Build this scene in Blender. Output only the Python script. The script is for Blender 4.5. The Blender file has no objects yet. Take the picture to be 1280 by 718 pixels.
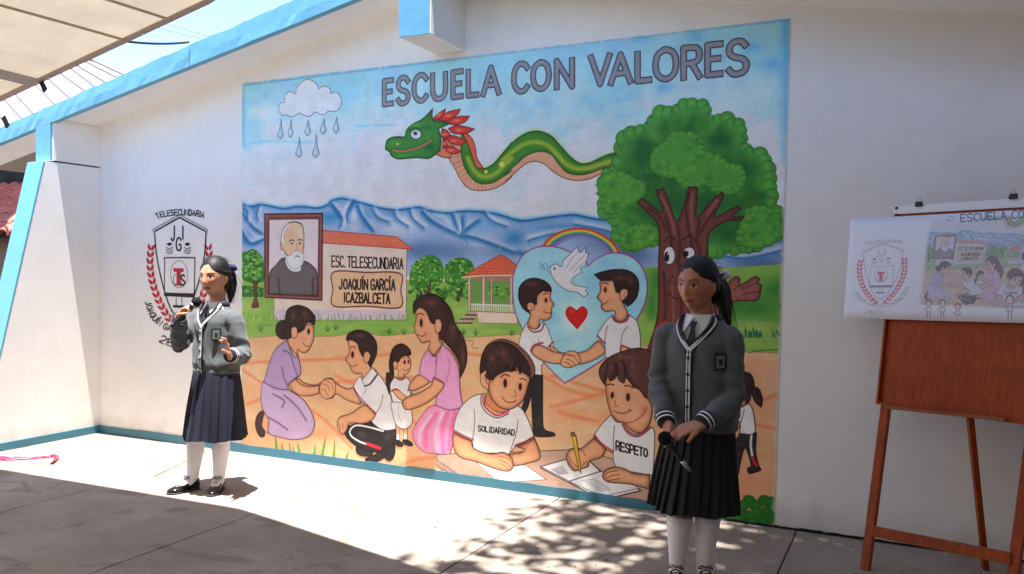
import bpy, bmesh, math, random
import numpy as np
from mathutils import Vector, Matrix
from mathutils.bvhtree import BVHTree
from mathutils.geometry import tessellate_polygon
random.seed(7); RNG = np.random.default_rng(7)
scene = bpy.context.scene
COL = scene.collection
R = math.radians

# ------------------------------------------------------------------ camera
# world: x runs along the painted wall, y into it (wall face at y = 0), z up
CAM_F, CAM_W, CAM_H = 1024.0, 1280.0, 718.0
CAM_POS = np.array([0.0, -4.870, 1.45])
def _frame():
    a = np.array([-2111.0, 43.0, 1024.0]); a /= np.linalg.norm(a)
    ax = -a
    ay = np.array([497.0, 13.744, 1024.0]); ay /= np.linalg.norm(ay)
    az = np.cross(ax, ay)
    if az[1] < 0: az = -az
    return np.array([ax, ay, az])            # rows: world axes in (right, up, forward) camera axes
RC = _frame()
cam_d = bpy.data.cameras.new('camera'); cam = bpy.data.objects.new('camera', cam_d); COL.objects.link(cam)
cam_d.sensor_width = 36.0; cam_d.lens = 36.0 * CAM_F / CAM_W; cam_d.clip_end = 2000; cam_d.clip_start = 0.05
right, up, fwd = RC[:, 0], RC[:, 1], RC[:, 2]
cam.matrix_world = Matrix(((right[0], up[0], -fwd[0], CAM_POS[0]), (right[1], up[1], -fwd[1], CAM_POS[1]),
                           (right[2], up[2], -fwd[2], CAM_POS[2]), (0, 0, 0, 1)))
cam_d.dof.use_dof = False
scene.camera = cam
scene.render.resolution_x, scene.render.resolution_y = 1024, 574

# ------------------------------------------------------------------ sky, sun, exposure
SUNV = Vector((0.07, -0.150, 1.0)).normalized()       # towards the sun
elev = math.asin(SUNV.z); azim = math.atan2(SUNV.x, SUNV.y)
w = bpy.data.worlds.new('World'); scene.world = w; w.use_nodes = True
nt = w.node_tree; nt.nodes.clear()
sky = nt.nodes.new('ShaderNodeTexSky'); sky.sky_type = 'NISHITA'; sky.sun_disc = False
sky.sun_elevation = elev; sky.sun_rotation = azim; sky.air_density = 0.8; sky.dust_density = 0.3; sky.ozone_density = 2.0
bg = nt.nodes.new('ShaderNodeBackground'); bg.inputs[1].default_value = 0.132
wo = nt.nodes.new('ShaderNodeOutputWorld')
nt.links.new(sky.outputs[0], bg.inputs[0]); nt.links.new(bg.outputs[0], wo.inputs[0])
sl = bpy.data.lights.new('sun', 'SUN'); sl.energy = 4.3; sl.angle = R(0.53); sl.color = (1.0, 0.98, 0.95)
so = bpy.data.objects.new('sun', sl); COL.objects.link(so)
so.rotation_euler = SUNV.to_track_quat('Z', 'Y').to_euler(); so.location = (0, -2, 12)
scene.view_settings.view_transform = 'Standard'; scene.view_settings.look = 'None'
scene.view_settings.exposure = 1.9; scene.view_settings.gamma = 1.0
try: scene.cycles.max_bounces = 10; scene.cycles.diffuse_bounces = 6
except Exception: pass

# ------------------------------------------------------------------ helpers
def ray(px, py):
    d = np.array([px - CAM_W / 2, -(py - CAM_H / 2), CAM_F]); return RC @ d
def on_y(px, py, y=0.0):
    """point of the plane y = const that stands where the survey of the photograph puts it"""
    d = ray(px, py); return CAM_POS + d * ((y - CAM_POS[1]) / d[1])
def on_z(px, py, z=0.0):
    d = ray(px, py); return CAM_POS + d * ((z - CAM_POS[2]) / d[2])
def on_x(px, py, x):
    d = ray(px, py); return CAM_POS + d * ((x - CAM_POS[0]) / d[0])

def tag(o, label=None, cat=None, group=None, kind=None):
    if label: o['label'] = label
    if cat: o['category'] = cat
    if group: o['group'] = group
    if kind: o['kind'] = kind
    return o
def empty(name, loc=(0, 0, 0), rz=0.0):
    o = bpy.data.objects.new(name, None); COL.objects.link(o); o.location = loc; o.rotation_euler = (0, 0, rz)
    o.empty_display_size = 0.2
    return o
def link(name, me, mat=None, parent=None, smooth=False):
    me.name = name
    o = bpy.data.objects.new(name, me); COL.objects.link(o)
    if mat is not None and not me.materials: me.materials.append(mat)
    if parent is not None: o.parent = parent
    if smooth: me.polygons.foreach_set('use_smooth', [True] * len(me.polygons))
    return o

class MB:
    """collects shapes and links them as one mesh"""
    def __init__(s): s.v = []; s.f = []
    def add(s, v, f):
        n = len(s.v); s.v += [tuple(map(float, p)) for p in v]; s.f += [tuple(i + n for i in q) for q in f]; return s
    def box(s, lo, hi):
        x0, y0, z0 = lo; x1, y1, z1 = hi
        return s.add([(x0, y0, z0), (x1, y0, z0), (x1, y1, z0), (x0, y1, z0), (x0, y0, z1), (x1, y0, z1), (x1, y1, z1), (x0, y1, z1)],
                     [(0, 3, 2, 1), (4, 5, 6, 7), (0, 1, 5, 4), (1, 2, 6, 5), (2, 3, 7, 6), (3, 0, 4, 7)])
    def prism(s, poly, dvec):
        """poly: 3-D points of one side, extruded by dvec"""
        n = len(poly); d = np.array(dvec, float); P = [np.array(p, float) for p in poly]
        v = P + [p + d for p in P]
        f = [tuple(range(n))[::-1], tuple(range(n, 2 * n))] + [(i, (i + 1) % n, n + (i + 1) % n, n + i) for i in range(n)]
        return s.add(v, f)
    def bar(s, a, b, w, t, upv=(0, 0, 1)):
        a = Vector(a); b = Vector(b); d = (b - a).normalized(); u = Vector(upv); x = d.cross(u).normalized(); y = x.cross(d).normalized()
        x *= w / 2; y *= t / 2
        v = [a - x - y, a + x - y, a + x + y, a - x + y, b - x - y, b + x - y, b + x + y, b - x + y]
        return s.add(v, [(0, 3, 2, 1), (4, 5, 6, 7), (0, 1, 5, 4), (1, 2, 6, 5), (2, 3, 7, 6), (3, 0, 4, 7)])
    def tube(s, pts, rad, n=10, sub=0, flat=None):
        """tapering tube through points; rad a number or a list; flat = (vector, factor) squashes it along a direction"""
        P = np.array(pts, float); r = np.full(len(P), rad, float) if np.isscalar(rad) else np.array(rad, float)
        if sub: P, r = cr3(P, r, sub)
        m = len(P); T = np.zeros_like(P); T[1:-1] = P[2:] - P[:-2]; T[0] = P[1] - P[0]; T[-1] = P[-1] - P[-2]
        T /= np.maximum(np.linalg.norm(T, axis=1, keepdims=True), 1e-9)
        ref = np.array([0, 0, 1.0]) if abs(T[0][2]) < .9 else np.array([0, 1.0, 0])
        u = np.cross(T[0], ref); u /= np.linalg.norm(u)
        V = []; F = []
        for i in range(m):
            u = u - T[i] * np.dot(u, T[i]); u /= max(np.linalg.norm(u), 1e-9); w_ = np.cross(T[i], u)
            for k in range(n):
                a = 2 * math.pi * k / n; o = (u * math.cos(a) + w_ * math.sin(a)) * r[i]
                if flat is not None:
                    fv = np.array(flat[0], float); fv /= np.linalg.norm(fv); o = o - fv * np.dot(o, fv) * (1 - flat[1])
                V.append(P[i] + o)
        for i in range(m - 1):
            for k in range(n):
                F.append((i * n + k, i * n + (k + 1) % n, (i + 1) * n + (k + 1) % n, (i + 1) * n + k))
        F.append(tuple(range(n))[::-1]); F.append(tuple((m - 1) * n + k for k in range(n)))
        return s.add(V, F)
    def rings(s, rings, cap=True):
        n = len(rings[0]); V = [p for r_ in rings for p in r_]; F = []
        for i in range(len(rings) - 1):
            for k in range(n):
                F.append((i * n + k, i * n + (k + 1) % n, (i + 1) * n + (k + 1) % n, (i + 1) * n + k))
        if cap: F.append(tuple(range(n))[::-1]); F.append(tuple((len(rings) - 1) * n + k for k in range(n)))
        return s.add(V, F)
    def ell(s, c, r, n=16, m=10, M=None):
        V = []; F = []
        for i in range(m + 1):
            th = math.pi * (i + .02) / (m + .04)
            for k in range(n):
                a = 2 * math.pi * k / n
                p = np.array([math.sin(th) * math.cos(a) * r[0], math.sin(th) * math.sin(a) * r[1], math.cos(th) * r[2]])
                if M is not None: p = np.array(M) @ p
                V.append(p + np.array(c))
        for i in range(m):
            for k in range(n): F.append((i * n + k, (i + 1) * n + k, (i + 1) * n + (k + 1) % n, i * n + (k + 1) % n))
        F.append(tuple(range(n))); F.append(tuple(m * n + k for k in range(n))[::-1])
        return s.add(V, F)
    def mesh(s, name):
        me = bpy.data.meshes.new(name); me.from_pydata(s.v, [], s.f); me.update(); return me
    def build(s, name, mat, parent=None, smooth=False, bevel=0, seg=2):
        me = s.mesh(name)
        bm = bmesh.new(); bm.from_mesh(me); bmesh.ops.recalc_face_normals(bm, faces=bm.faces)
        if bevel:
            bmesh.ops.bevel(bm, geom=[e for e in bm.edges if e.calc_face_angle(0) > .5], offset=bevel, segments=seg, profile=.6, affect='EDGES')
        bm.to_mesh(me); bm.free()
        return link(name, me, mat, parent, smooth)

def cr3(P, r, sub):
    Q = np.vstack([2 * P[0] - P[1], P, 2 * P[-1] - P[-2]]); rr = np.concatenate([[r[0]], r, [r[-1]]])
    out = []; ro = []
    for i in range(1, len(Q) - 2):
        for k in range(sub):
            t = k / sub
            f = lambda a, b, c, d: .5 * ((2 * b) + (-a + c) * t + (2 * a - 5 * b + 4 * c - d) * t * t + (-a + 3 * b - 3 * c + d) * t ** 3)
            out.append(f(Q[i - 1], Q[i], Q[i + 1], Q[i + 2])); ro.append(max(f(rr[i - 1], rr[i], rr[i + 1], rr[i + 2]), 1e-4))
    out.append(P[-1]); ro.append(r[-1])
    return np.array(out), np.array(ro)

# ------------------------------------------------------------------ materials
def srgb(r, g, b):
    f = lambda c: (c / 255) / 12.92 if c / 255 <= .04045 else ((c / 255 + .055) / 1.055) ** 2.4
    return (f(r), f(g), f(b), 1.0)
class Mt:
    """small node-graph writer"""
    def __init__(s, name):
        s.m = bpy.data.materials.new(name); s.m.use_nodes = True; s.t = s.m.node_tree
        s.b = s.t.nodes['Principled BSDF']; s.out = s.t.nodes['Material Output']; s.c = s.t.nodes.new('ShaderNodeTexCoord')
    def n(s, typ, **kw):
        x = s.t.nodes.new(typ)
        for k, v in kw.items(): setattr(x, k, v)
        return x
    def l(s, a, b): s.t.links.new(a, b)
    def noise(s, scale, detail=6, rough=.6, stretch=None, src='Object', dist=0):
        t = s.n('ShaderNodeTexNoise'); t.inputs['Scale'].default_value = scale; t.inputs['Detail'].default_value = detail
        t.inputs['Roughness'].default_value = rough; t.inputs['Distortion'].default_value = dist
        if stretch:
            mp = s.n('ShaderNodeMapping'); mp.inputs['Scale'].default_value = stretch; s.l(s.c.outputs[src], mp.inputs[0]); s.l(mp.outputs[0], t.inputs['Vector'])
        else: s.l(s.c.outputs[src], t.inputs['Vector'])
        return t.outputs['Fac']
    def ramp(s, fac, stops):
        r_ = s.n('ShaderNodeValToRGB'); e = r_.color_ramp.elements
        while len(e) < len(stops): e.new(.5)
        for q, (p, c) in zip(e, stops):
            q.position = p; q.color = c if len(c) == 4 else (*c, 1)
        s.l(fac, r_.inputs[0]); return r_.outputs[0]
    def mix(s, fac, a, b, mode='MIX'):
        x = s.n('ShaderNodeMix', data_type='RGBA', blend_type=mode)
        for i, v in ((0, fac), (6, a), (7, b)):
            if isinstance(v, (int, float)): x.inputs[i].default_value = v
            elif isinstance(v, tuple): x.inputs[i].default_value = v
            else: s.l(v, x.inputs[i])
        return x.outputs[2]
    def col(s, v):
        if isinstance(v, tuple): s.b.inputs['Base Color'].default_value = v
        else: s.l(v, s.b.inputs['Base Color'])
    def rough(s, v):
        if isinstance(v, (int, float)): s.b.inputs['Roughness'].default_value = v
        else: s.l(v, s.b.inputs['Roughness'])
    def bump(s, h, strength=.3, dist=.01, prev=None):
        b_ = s.n('ShaderNodeBump'); b_.inputs['Strength'].default_value = strength; b_.inputs['Distance'].default_value = dist
        s.l(h, b_.inputs['Height'])
        if prev is not None: s.l(prev, b_.inputs['Normal'])
        s.l(b_.outputs[0], s.b.inputs['Normal']); return b_.outputs[0]
def simple(name, rgb, rough=.6, nscale=30, var=.12, bump=.15, bdist=.003, metal=0, stretch=None, spec=.4):
    m = Mt(name); c = srgb(*rgb); n_ = m.noise(nscale, stretch=stretch)
    lo = tuple(x * (1 - var) for x in c[:3]) + (1,); hi = tuple(min(1, x * (1 + var)) for x in c[:3]) + (1,)
    m.col(m.ramp(n_, [(.3, lo), (.7, hi)])); m.rough(rough); m.b.inputs['Metallic'].default_value = metal
    m.b.inputs['Specular IOR Level'].default_value = spec
    if bump: m.bump(n_, bump, bdist)
    return m.m
def wall_mat():
    m = Mt('white_plaster_paint')
    a = m.noise(1.1, 5); b_ = m.noise(6, 6, .65); c = m.noise(60, 4, .7); st = m.noise(2.2, 6, .6, stretch=(1, 1, .25))
    base = m.ramp(a, [(.3, srgb(242, 240, 236)), (.7, srgb(250, 248, 245))])
    base = m.mix(m.ramp(b_, [(.5, (0, 0, 0, 1)), (.85, (.35, .35, .35, 1))]), base, srgb(220, 217, 212))
    base = m.mix(m.ramp(st, [(.55, (0, 0, 0, 1)), (.8, (.2, .2, .2, 1))]), base, srgb(204, 200, 192))
    # splash dirt close to the ground
    sx = m.n('ShaderNodeSeparateXYZ'); m.l(m.c.outputs['Object'], sx.inputs[0])
    mr = m.n('ShaderNodeMapRange'); mr.inputs[1].default_value = .30; mr.inputs[2].default_value = .03; m.l(sx.outputs[2], mr.inputs[0])
    mu = m.n('ShaderNodeMath', operation='MULTIPLY'); m.l(mr.outputs[0], mu.inputs[0]); m.l(b_, mu.inputs[1])
    base = m.mix(m.ramp(mu.outputs[0], [(.2, (0, 0, 0, 1)), (.7, (.55, .55, .55, 1))]), base, srgb(168, 156, 140))
    m.col(base); m.rough(.62); m.b.inputs['Specular IOR Level'].default_value = .3
    p = m.bump(c, .2, .002); m.bump(b_, .14, .008, p)
    return m.m
def concrete_mat():
    m = Mt('worn_concrete')
    a = m.noise(.9, 8, .6); b_ = m.noise(5, 10, .7); c = m.noise(90, 6, .8); d = m.noise(14, 8, .75, dist=.4); e = m.noise(2.4, 9, .7, stretch=(1, 2.4, 1))
    base = m.ramp(a, [(.3, srgb(136, 123, 111)), (.7, srgb(176, 163, 150))])
    base = m.mix(m.ramp(b_, [(.46, (0, 0, 0, 1)), (.75, (.6, .6, .6, 1))]), base, srgb(132, 120, 109))
    base = m.mix(m.ramp(d, [(.60, (0, 0, 0, 1)), (.72, (.7, .7, .7, 1))]), base, srgb(204, 197, 188))
    base = m.mix(m.ramp(e, [(.60, (0, 0, 0, 1)), (.68, (.75, .75, .75, 1))]), base, srgb(110, 97, 86))
    base = m.mix(m.ramp(c, [(.56, (0, 0, 0, 1)), (.70, (.8, .8, .8, 1))]), base, srgb(92, 82, 74))
    vo = m.n('ShaderNodeTexVoronoi'); vo.feature = 'DISTANCE_TO_EDGE'; vo.inputs['Scale'].default_value = .5
    wn = m.n('ShaderNodeTexNoise'); wn.inputs['Scale'].default_value = 2.5; wn.inputs['Detail'].default_value = 9; m.l(m.c.outputs['Object'], wn.inputs['Vector'])
    va = m.n('ShaderNodeVectorMath', operation='MULTIPLY_ADD'); m.l(wn.outputs['Color'], va.inputs[0]); va.inputs[1].default_value = (.18, .18, .18); m.l(m.c.outputs['Object'], va.inputs[2]); m.l(va.outputs[0], vo.inputs['Vector'])
    ckf = m.mix(m.ramp(a, [(.5, (0, 0, 0, 1)), (.6, (.5, .5, .5, 1))]), (0, 0, 0, 1), m.ramp(vo.outputs['Distance'], [(.0, (1, 1, 1, 1)), (.0028, (0, 0, 0, 1))])); base = m.mix(ckf, base, srgb(84, 76, 70))
    g2 = m.noise(34, 10, .85); base = m.mix(m.ramp(g2, [(.55, (0, 0, 0, 1)), (.66, (.5, .5, .5, 1))]), base, srgb(206, 198, 190))
    sp = m.noise(1.7, 3, .4, dist=2.0); base = m.mix(m.ramp(sp, [(.60, (0, 0, 0, 1)), (.66, (.35, .35, .35, 1))]), base, srgb(104, 92, 84))
    sc = m.noise(3.1, 10, .8, stretch=(.5, 2.5, 1)); base = m.mix(m.ramp(sc, [(.63, (0, 0, 0, 1)), (.70, (.6, .6, .6, 1))]), base, srgb(196, 188, 182))
    m.col(base); m.rough(.85); m.b.inputs['Specular IOR Level'].default_value = .25
    p = m.bump(c, .5, .003); m.bump(b_, .4, .01, p)
    return m.m
def wood_mat(name='varnished_wood'):
    m = Mt(name)
    g = m.noise(9, 8, .65, stretch=(7, 7, .55)); k = m.noise(2.2, 3, .5, dist=1.2)
    base = m.ramp(g, [(.25, srgb(122, 44, 6)), (.55, srgb(166, 66, 8)), (.8, srgb(188, 88, 18))])
    base = m.mix(m.ramp(k, [(.45, (0, 0, 0, 1)), (.75, (.6, .6, .6, 1))]), base, srgb(108, 38, 8))
    m.b.inputs['Specular IOR Level'].default_value = .3; m.col(base); m.rough(m.ramp(g, [(.2, (.42,) * 3 + (1,)), (.8, (.58,) * 3 + (1,))])); m.bump(g, .12, .002)
    return m.m
def paint_blue(name, rgb):
    m = Mt(name); a = m.noise(7, 8, .7); b_ = m.noise(40, 6, .7); c = m.noise(13, 6, .7, stretch=(1, 1, .6), dist=.6)
    c0 = srgb(*rgb); base = m.ramp(a, [(.3, tuple(x * .9 for x in c0[:3]) + (1,)), (.65, c0)])
    base = m.mix(m.ramp(c, [(.68, (0, 0, 0, 1)), (.74, (.45, .45, .45, 1))]), base, srgb(176, 206, 218))
    base = m.mix(m.ramp(b_, [(.70, (0, 0, 0, 1)), (.74, (.6, .6, .6, 1))]), base, srgb(74, 92, 100))
    m.col(base); m.rough(.5); p = m.bump(b_, .3, .002); m.bump(a, .35, .012, p)
    return m.m
def cloth_mat(name, rgb, scale=420, rough=.9, var=.18, bump=.35):
    m = Mt(name); c = srgb(*rgb); n1 = m.noise(scale, 2, .5); n2 = m.noise(9, 5, .6)
    base = m.ramp(n1, [(.3, tuple(x * (1 - var) for x in c[:3]) + (1,)), (.7, tuple(min(1, x * (1 + var)) for x in c[:3]) + (1,))])
    base = m.mix(m.ramp(n2, [(.4, (0, 0, 0, 1)), (.8, (.3, .3, .3, 1))]), base, tuple(x * .8 for x in c[:3]) + (1,))
    m.col(base); m.rough(rough); m.b.inputs['Sheen Weight'].default_value = .15
    p = m.bump(n1, bump, .0015); m.bump(n2, .25, .008, p)
    return m.m
def attr_mat(name, rough=.5, sss=0.0, bump=0.1):
    m = Mt(name); a = m.n('ShaderNodeAttribute'); a.attribute_name = 'Col'
    n_ = m.noise(35, 6); x = m.mix(m.ramp(n_, [(.4, (0, 0, 0, 1)), (.8, (.25, .25, .25, 1))]), a.outputs['Color'], srgb(150, 84, 62), 'MULTIPLY')
    m.col(x); m.rough(rough); m.b.inputs['Subsurface Weight'].default_value = sss; m.b.inputs['Subsurface Scale'].default_value = .01
    if bump: m.bump(m.noise(220, 3), bump, .001)
    return m.m

M_WALL = wall_mat(); M_CONC = concrete_mat(); M_WOOD = wood_mat()
M_FASCIA = paint_blue('sky_blue_paint', (104, 168, 196)); M_BASE = paint_blue('baseboard_blue_paint', (62, 122, 142))
M_BLACK = simple('black_plastic', (22, 22, 24), .45, 60, .2, .1)
M_CRESTK = simple('black_wall_paint', (24, 22, 24), .6, 50, .25, .1)
M_CRESTR = simple('red_wall_paint', (196, 30, 46), .6, 50, .2, .1)

# ================================================================== painter: rasterises paint strokes and fills into an image
VIEWS = dict(A=(300, 60, 3.59), B=(470, 120, 5.129), C=(620, 140, 5.129), D=(740, 110, 3.265), E=(300, 240, 4.4875),
             F=(400, 240, 4.4875), G=(500, 240, 4.4875), H=(630, 270, 3.2636), I=(300, 370, 3.59), J=(400, 400, 3.779),
             K=(470, 350, 3.1217), L=(540, 410, 3.59), M=(670, 420, 3.2636), N=(780, 290, 3.779), O=(880, 440, 3.1217),
             P=(660, 530, 6.527), Q=(560, 420, 7.18), R=(740, 430, 7.978), S=(740, 340, 6.527), T=(640, 340, 5.983),
             U=(330, 260, 5.983), X=(290, 520, 3.879), Z=(630, 320, 2.99), W=(0, 0, 1.0), Y=(160, 240, 3.589))
def parse(st, view='W'):
    """'x,y x,y*' points of a survey sheet (a star marks a sharp corner, @B changes sheet) -> survey points, corner flags"""
    P = []; cn = []
    for tk in st.split():
        if tk[0] == '@': view = tk[1]; continue
        c = tk.endswith('*'); x, y = tk.rstrip('*').split(','); o = VIEWS[view]
        P.append((o[0] + float(x) / o[2], o[1] + float(y) / o[2])); cn.append(c)
    return np.array(P), cn
def smooth(P, cn, closed, sub=6):
    n = len(P); out = []
    for i in range(n if closed else n - 1):
        a, b_ = P[i], P[(i + 1) % n]
        pa = P[(i - 1) % n] if (closed or i > 0) else a; nb = P[(i + 2) % n] if (closed or i + 2 < n) else b_
        t0 = (b_ - pa) * .5 if not cn[i] else (b_ - a) * .5
        t1 = (nb - a) * .5 if not cn[(i + 1) % n] else (b_ - a) * .5
        if cn[i] and cn[(i + 1) % n]: out.append(a); continue
        for k in range(sub):
            t = k / sub; h = t * t * (3 - 2 * t)
            out.append(a * (1 - h) + b_ * h + t0 * (t ** 3 - 2 * t * t + t) + t1 * (t ** 3 - t * t))
    if not closed: out.append(P[-1])
    return np.array(out)
def poly_mask(P, W, H):
    x0 = max(int(P[:, 0].min()) - 1, 0); x1 = min(int(P[:, 0].max()) + 2, W); y0 = max(int(P[:, 1].min()) - 1, 0); y1 = min(int(P[:, 1].max()) + 2, H)
    if x1 <= x0 or y1 <= y0: return None
    SS = 3; ys = y0 + (np.arange((y1 - y0) * SS) + .5) / SS
    A = P; B = np.roll(P, -1, 0); dy = B[:, 1] - A[:, 1]; ok = np.abs(dy) > 1e-9; A, B, dy = A[ok], B[ok], dy[ok]
    lo = np.minimum(A[:, 1], B[:, 1]); hi = np.maximum(A[:, 1], B[:, 1])
    hit = (ys[:, None] >= lo) & (ys[:, None] < hi)
    xs = np.where(hit, A[:, 0] + (ys[:, None] - A[:, 1]) * (B[:, 0] - A[:, 0]) / dy, 1e9); xs.sort(axis=1)
    npair = int(hit.sum(1).max()) // 2; X = np.arange(x0, x1); m = np.zeros((len(ys), x1 - x0), np.float32)
    for k in range(npair):
        a = xs[:, 2 * k][:, None]; b_ = xs[:, 2 * k + 1][:, None]
        m += np.clip(X + 1 - a, 0, 1) - np.clip(X + 1 - b_, 0, 1)
    m = m.reshape(y1 - y0, SS, x1 - x0).mean(1)
    return x0, y0, np.clip(m, 0, 1)
def box_blur(m, r):
    r = max(int(r), 1)
    for _ in range(2):
        for ax in (0, 1):
            pad = [(0, 0), (0, 0)]; pad[ax] = (r + 1, r); c = np.cumsum(np.pad(m, pad, mode='edge'), axis=ax)
            m = (np.take(c, np.arange(2 * r + 1, c.shape[ax]), ax) - np.take(c, np.arange(0, c.shape[ax] - 2 * r - 1), ax)) / (2 * r + 1)
    return m
def vnoise(W, H, cell, seed):
    g = np.random.default_rng(seed).random((int(H / cell) + 3, int(W / cell) + 3)).astype(np.float32)
    y = np.arange(H) / cell; x = np.arange(W) / cell; yi = y.astype(int); xi = x.astype(int); fy = (y - yi)[:, None]; fx = (x - xi)[None]
    fy = fy * fy * (3 - 2 * fy); fx = fx * fx * (3 - 2 * fx)
    a = g[yi][:, xi]; b_ = g[yi][:, xi + 1]; c = g[yi + 1][:, xi]; d = g[yi + 1][:, xi + 1]
    return (a * (1 - fx) + b_ * fx) * (1 - fy) + (c * (1 - fx) + d * fx) * fy

# stroke alphabet, unit box, y down
ALPHA = {
 'A': ['0,1 .5,0 1,1', '.18,.66 .82,.66'], 'B': ['0,0 0,1', '0,0 .6,0 .9,.12 .9,.36 .6,.48 0,.48', '.6,.48 1,.62 1,.88 .65,1 0,1'],
 'C': ['1,.16 .75,.01 .4,0 .08,.2 0,.5 .08,.8 .4,1 .75,.99 1,.84'], 'D': ['0,0 0,1', '0,0 .5,0 .9,.2 1,.5 .9,.8 .5,1 0,1'],
 'E': ['1,0 0,0 0,1 1,1', '0,.48 .85,.48'], 'G': ['1,.16 .7,0 .3,.03 .05,.3 0,.6 .15,.92 .5,1 .9,.92 .95,.55 .55,.55'],
 'I': ['.5,0 .5,1'], 'J': ['.8,0 .8,.75 .6,.97 .3,1 0,.85'], 'L': ['0,0 0,1 1,1'], 'N': ['0,1 0,0 1,1 1,0'],
 'O': ['.5,0 .12,.15 0,.5 .12,.85 .5,1 .88,.85 1,.5 .88,.15 .5,0 .3,.05'], 'P': ['0,1 0,0 .7,.02 1,.15 1,.38 .7,.52 0,.52'],
 'Q': ['.5,0 .12,.15 0,.5 .12,.85 .5,1 .88,.85 1,.5 .88,.15 .5,0', '.6,.75 1,1.1'], 'R': ['0,1 0,0 .7,.02 .95,.14 .95,.38 .7,.5 0,.52', '.5,.52 1,1'],
 'S': ['.95,.14 .7,.0 .3,.0 .05,.14 .05,.34 .3,.47 .75,.55 .97,.7 .92,.9 .65,1 .25,1 0,.86'], 'T': ['0,0 1,0', '.5,0 .5,1'],
 'U': ['0,0 0,.7 .2,.95 .5,1 .8,.95 1,.7 1,0'], 'V': ['0,0 .5,1 1,0'], 'Z': ['0,0 1,0 0,1 1,1'], '.': ['.45,.95 .55,1'],
 '1': ['.2,.2 .6,0 .6,1'], '2': ['0,.2 .3,0 .7,0 1,.25 .8,.55 0,1 1,1'], '\u00cd': ['.5,0 .5,1', '.3,-.15 .8,-.32']}
def glyph(ch):
    return [np.array([tuple(map(float, q.split(','))) for q in s_.split()]) for s_ in ALPHA.get(ch, [])]
CURVY = set('SCUOGJDBRPQ2')
def text_strokes(text, tl, tr, bl, br, gap=.28, thin='I\u00cd.1', space=.5):
    """letters laid into the quad tl-tr-br-bl (survey points)"""
    wd = [(.35 if c in thin else space if c == ' ' else 1.0) for c in text]; tot = sum(wd) + gap * (len(text) - 1)
    tl, tr, bl, br = map(np.array, (tl, tr, bl, br)); x = 0; out = []
    for c, w_ in zip(text, wd):
        for g_ in glyph(c):
            if c in CURVY: g_ = smooth(g_, [len(g_) > 3 and c in 'DBRPJU' and i in (0, len(g_) - 1) for i in range(len(g_))], False, 4)
            u = (x + (g_[:, 0] * w_ if c not in thin else (g_[:, 0] - .5) * .6 + .5 * w_)) / tot; v = g_[:, 1]
            out.append(((tl * (1 - u)[:, None] + tr * u[:, None]) * (1 - v)[:, None] + (bl * (1 - u)[:, None] + br * u[:, None]) * v[:, None]))
        x += w_ + gap
    return out

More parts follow.
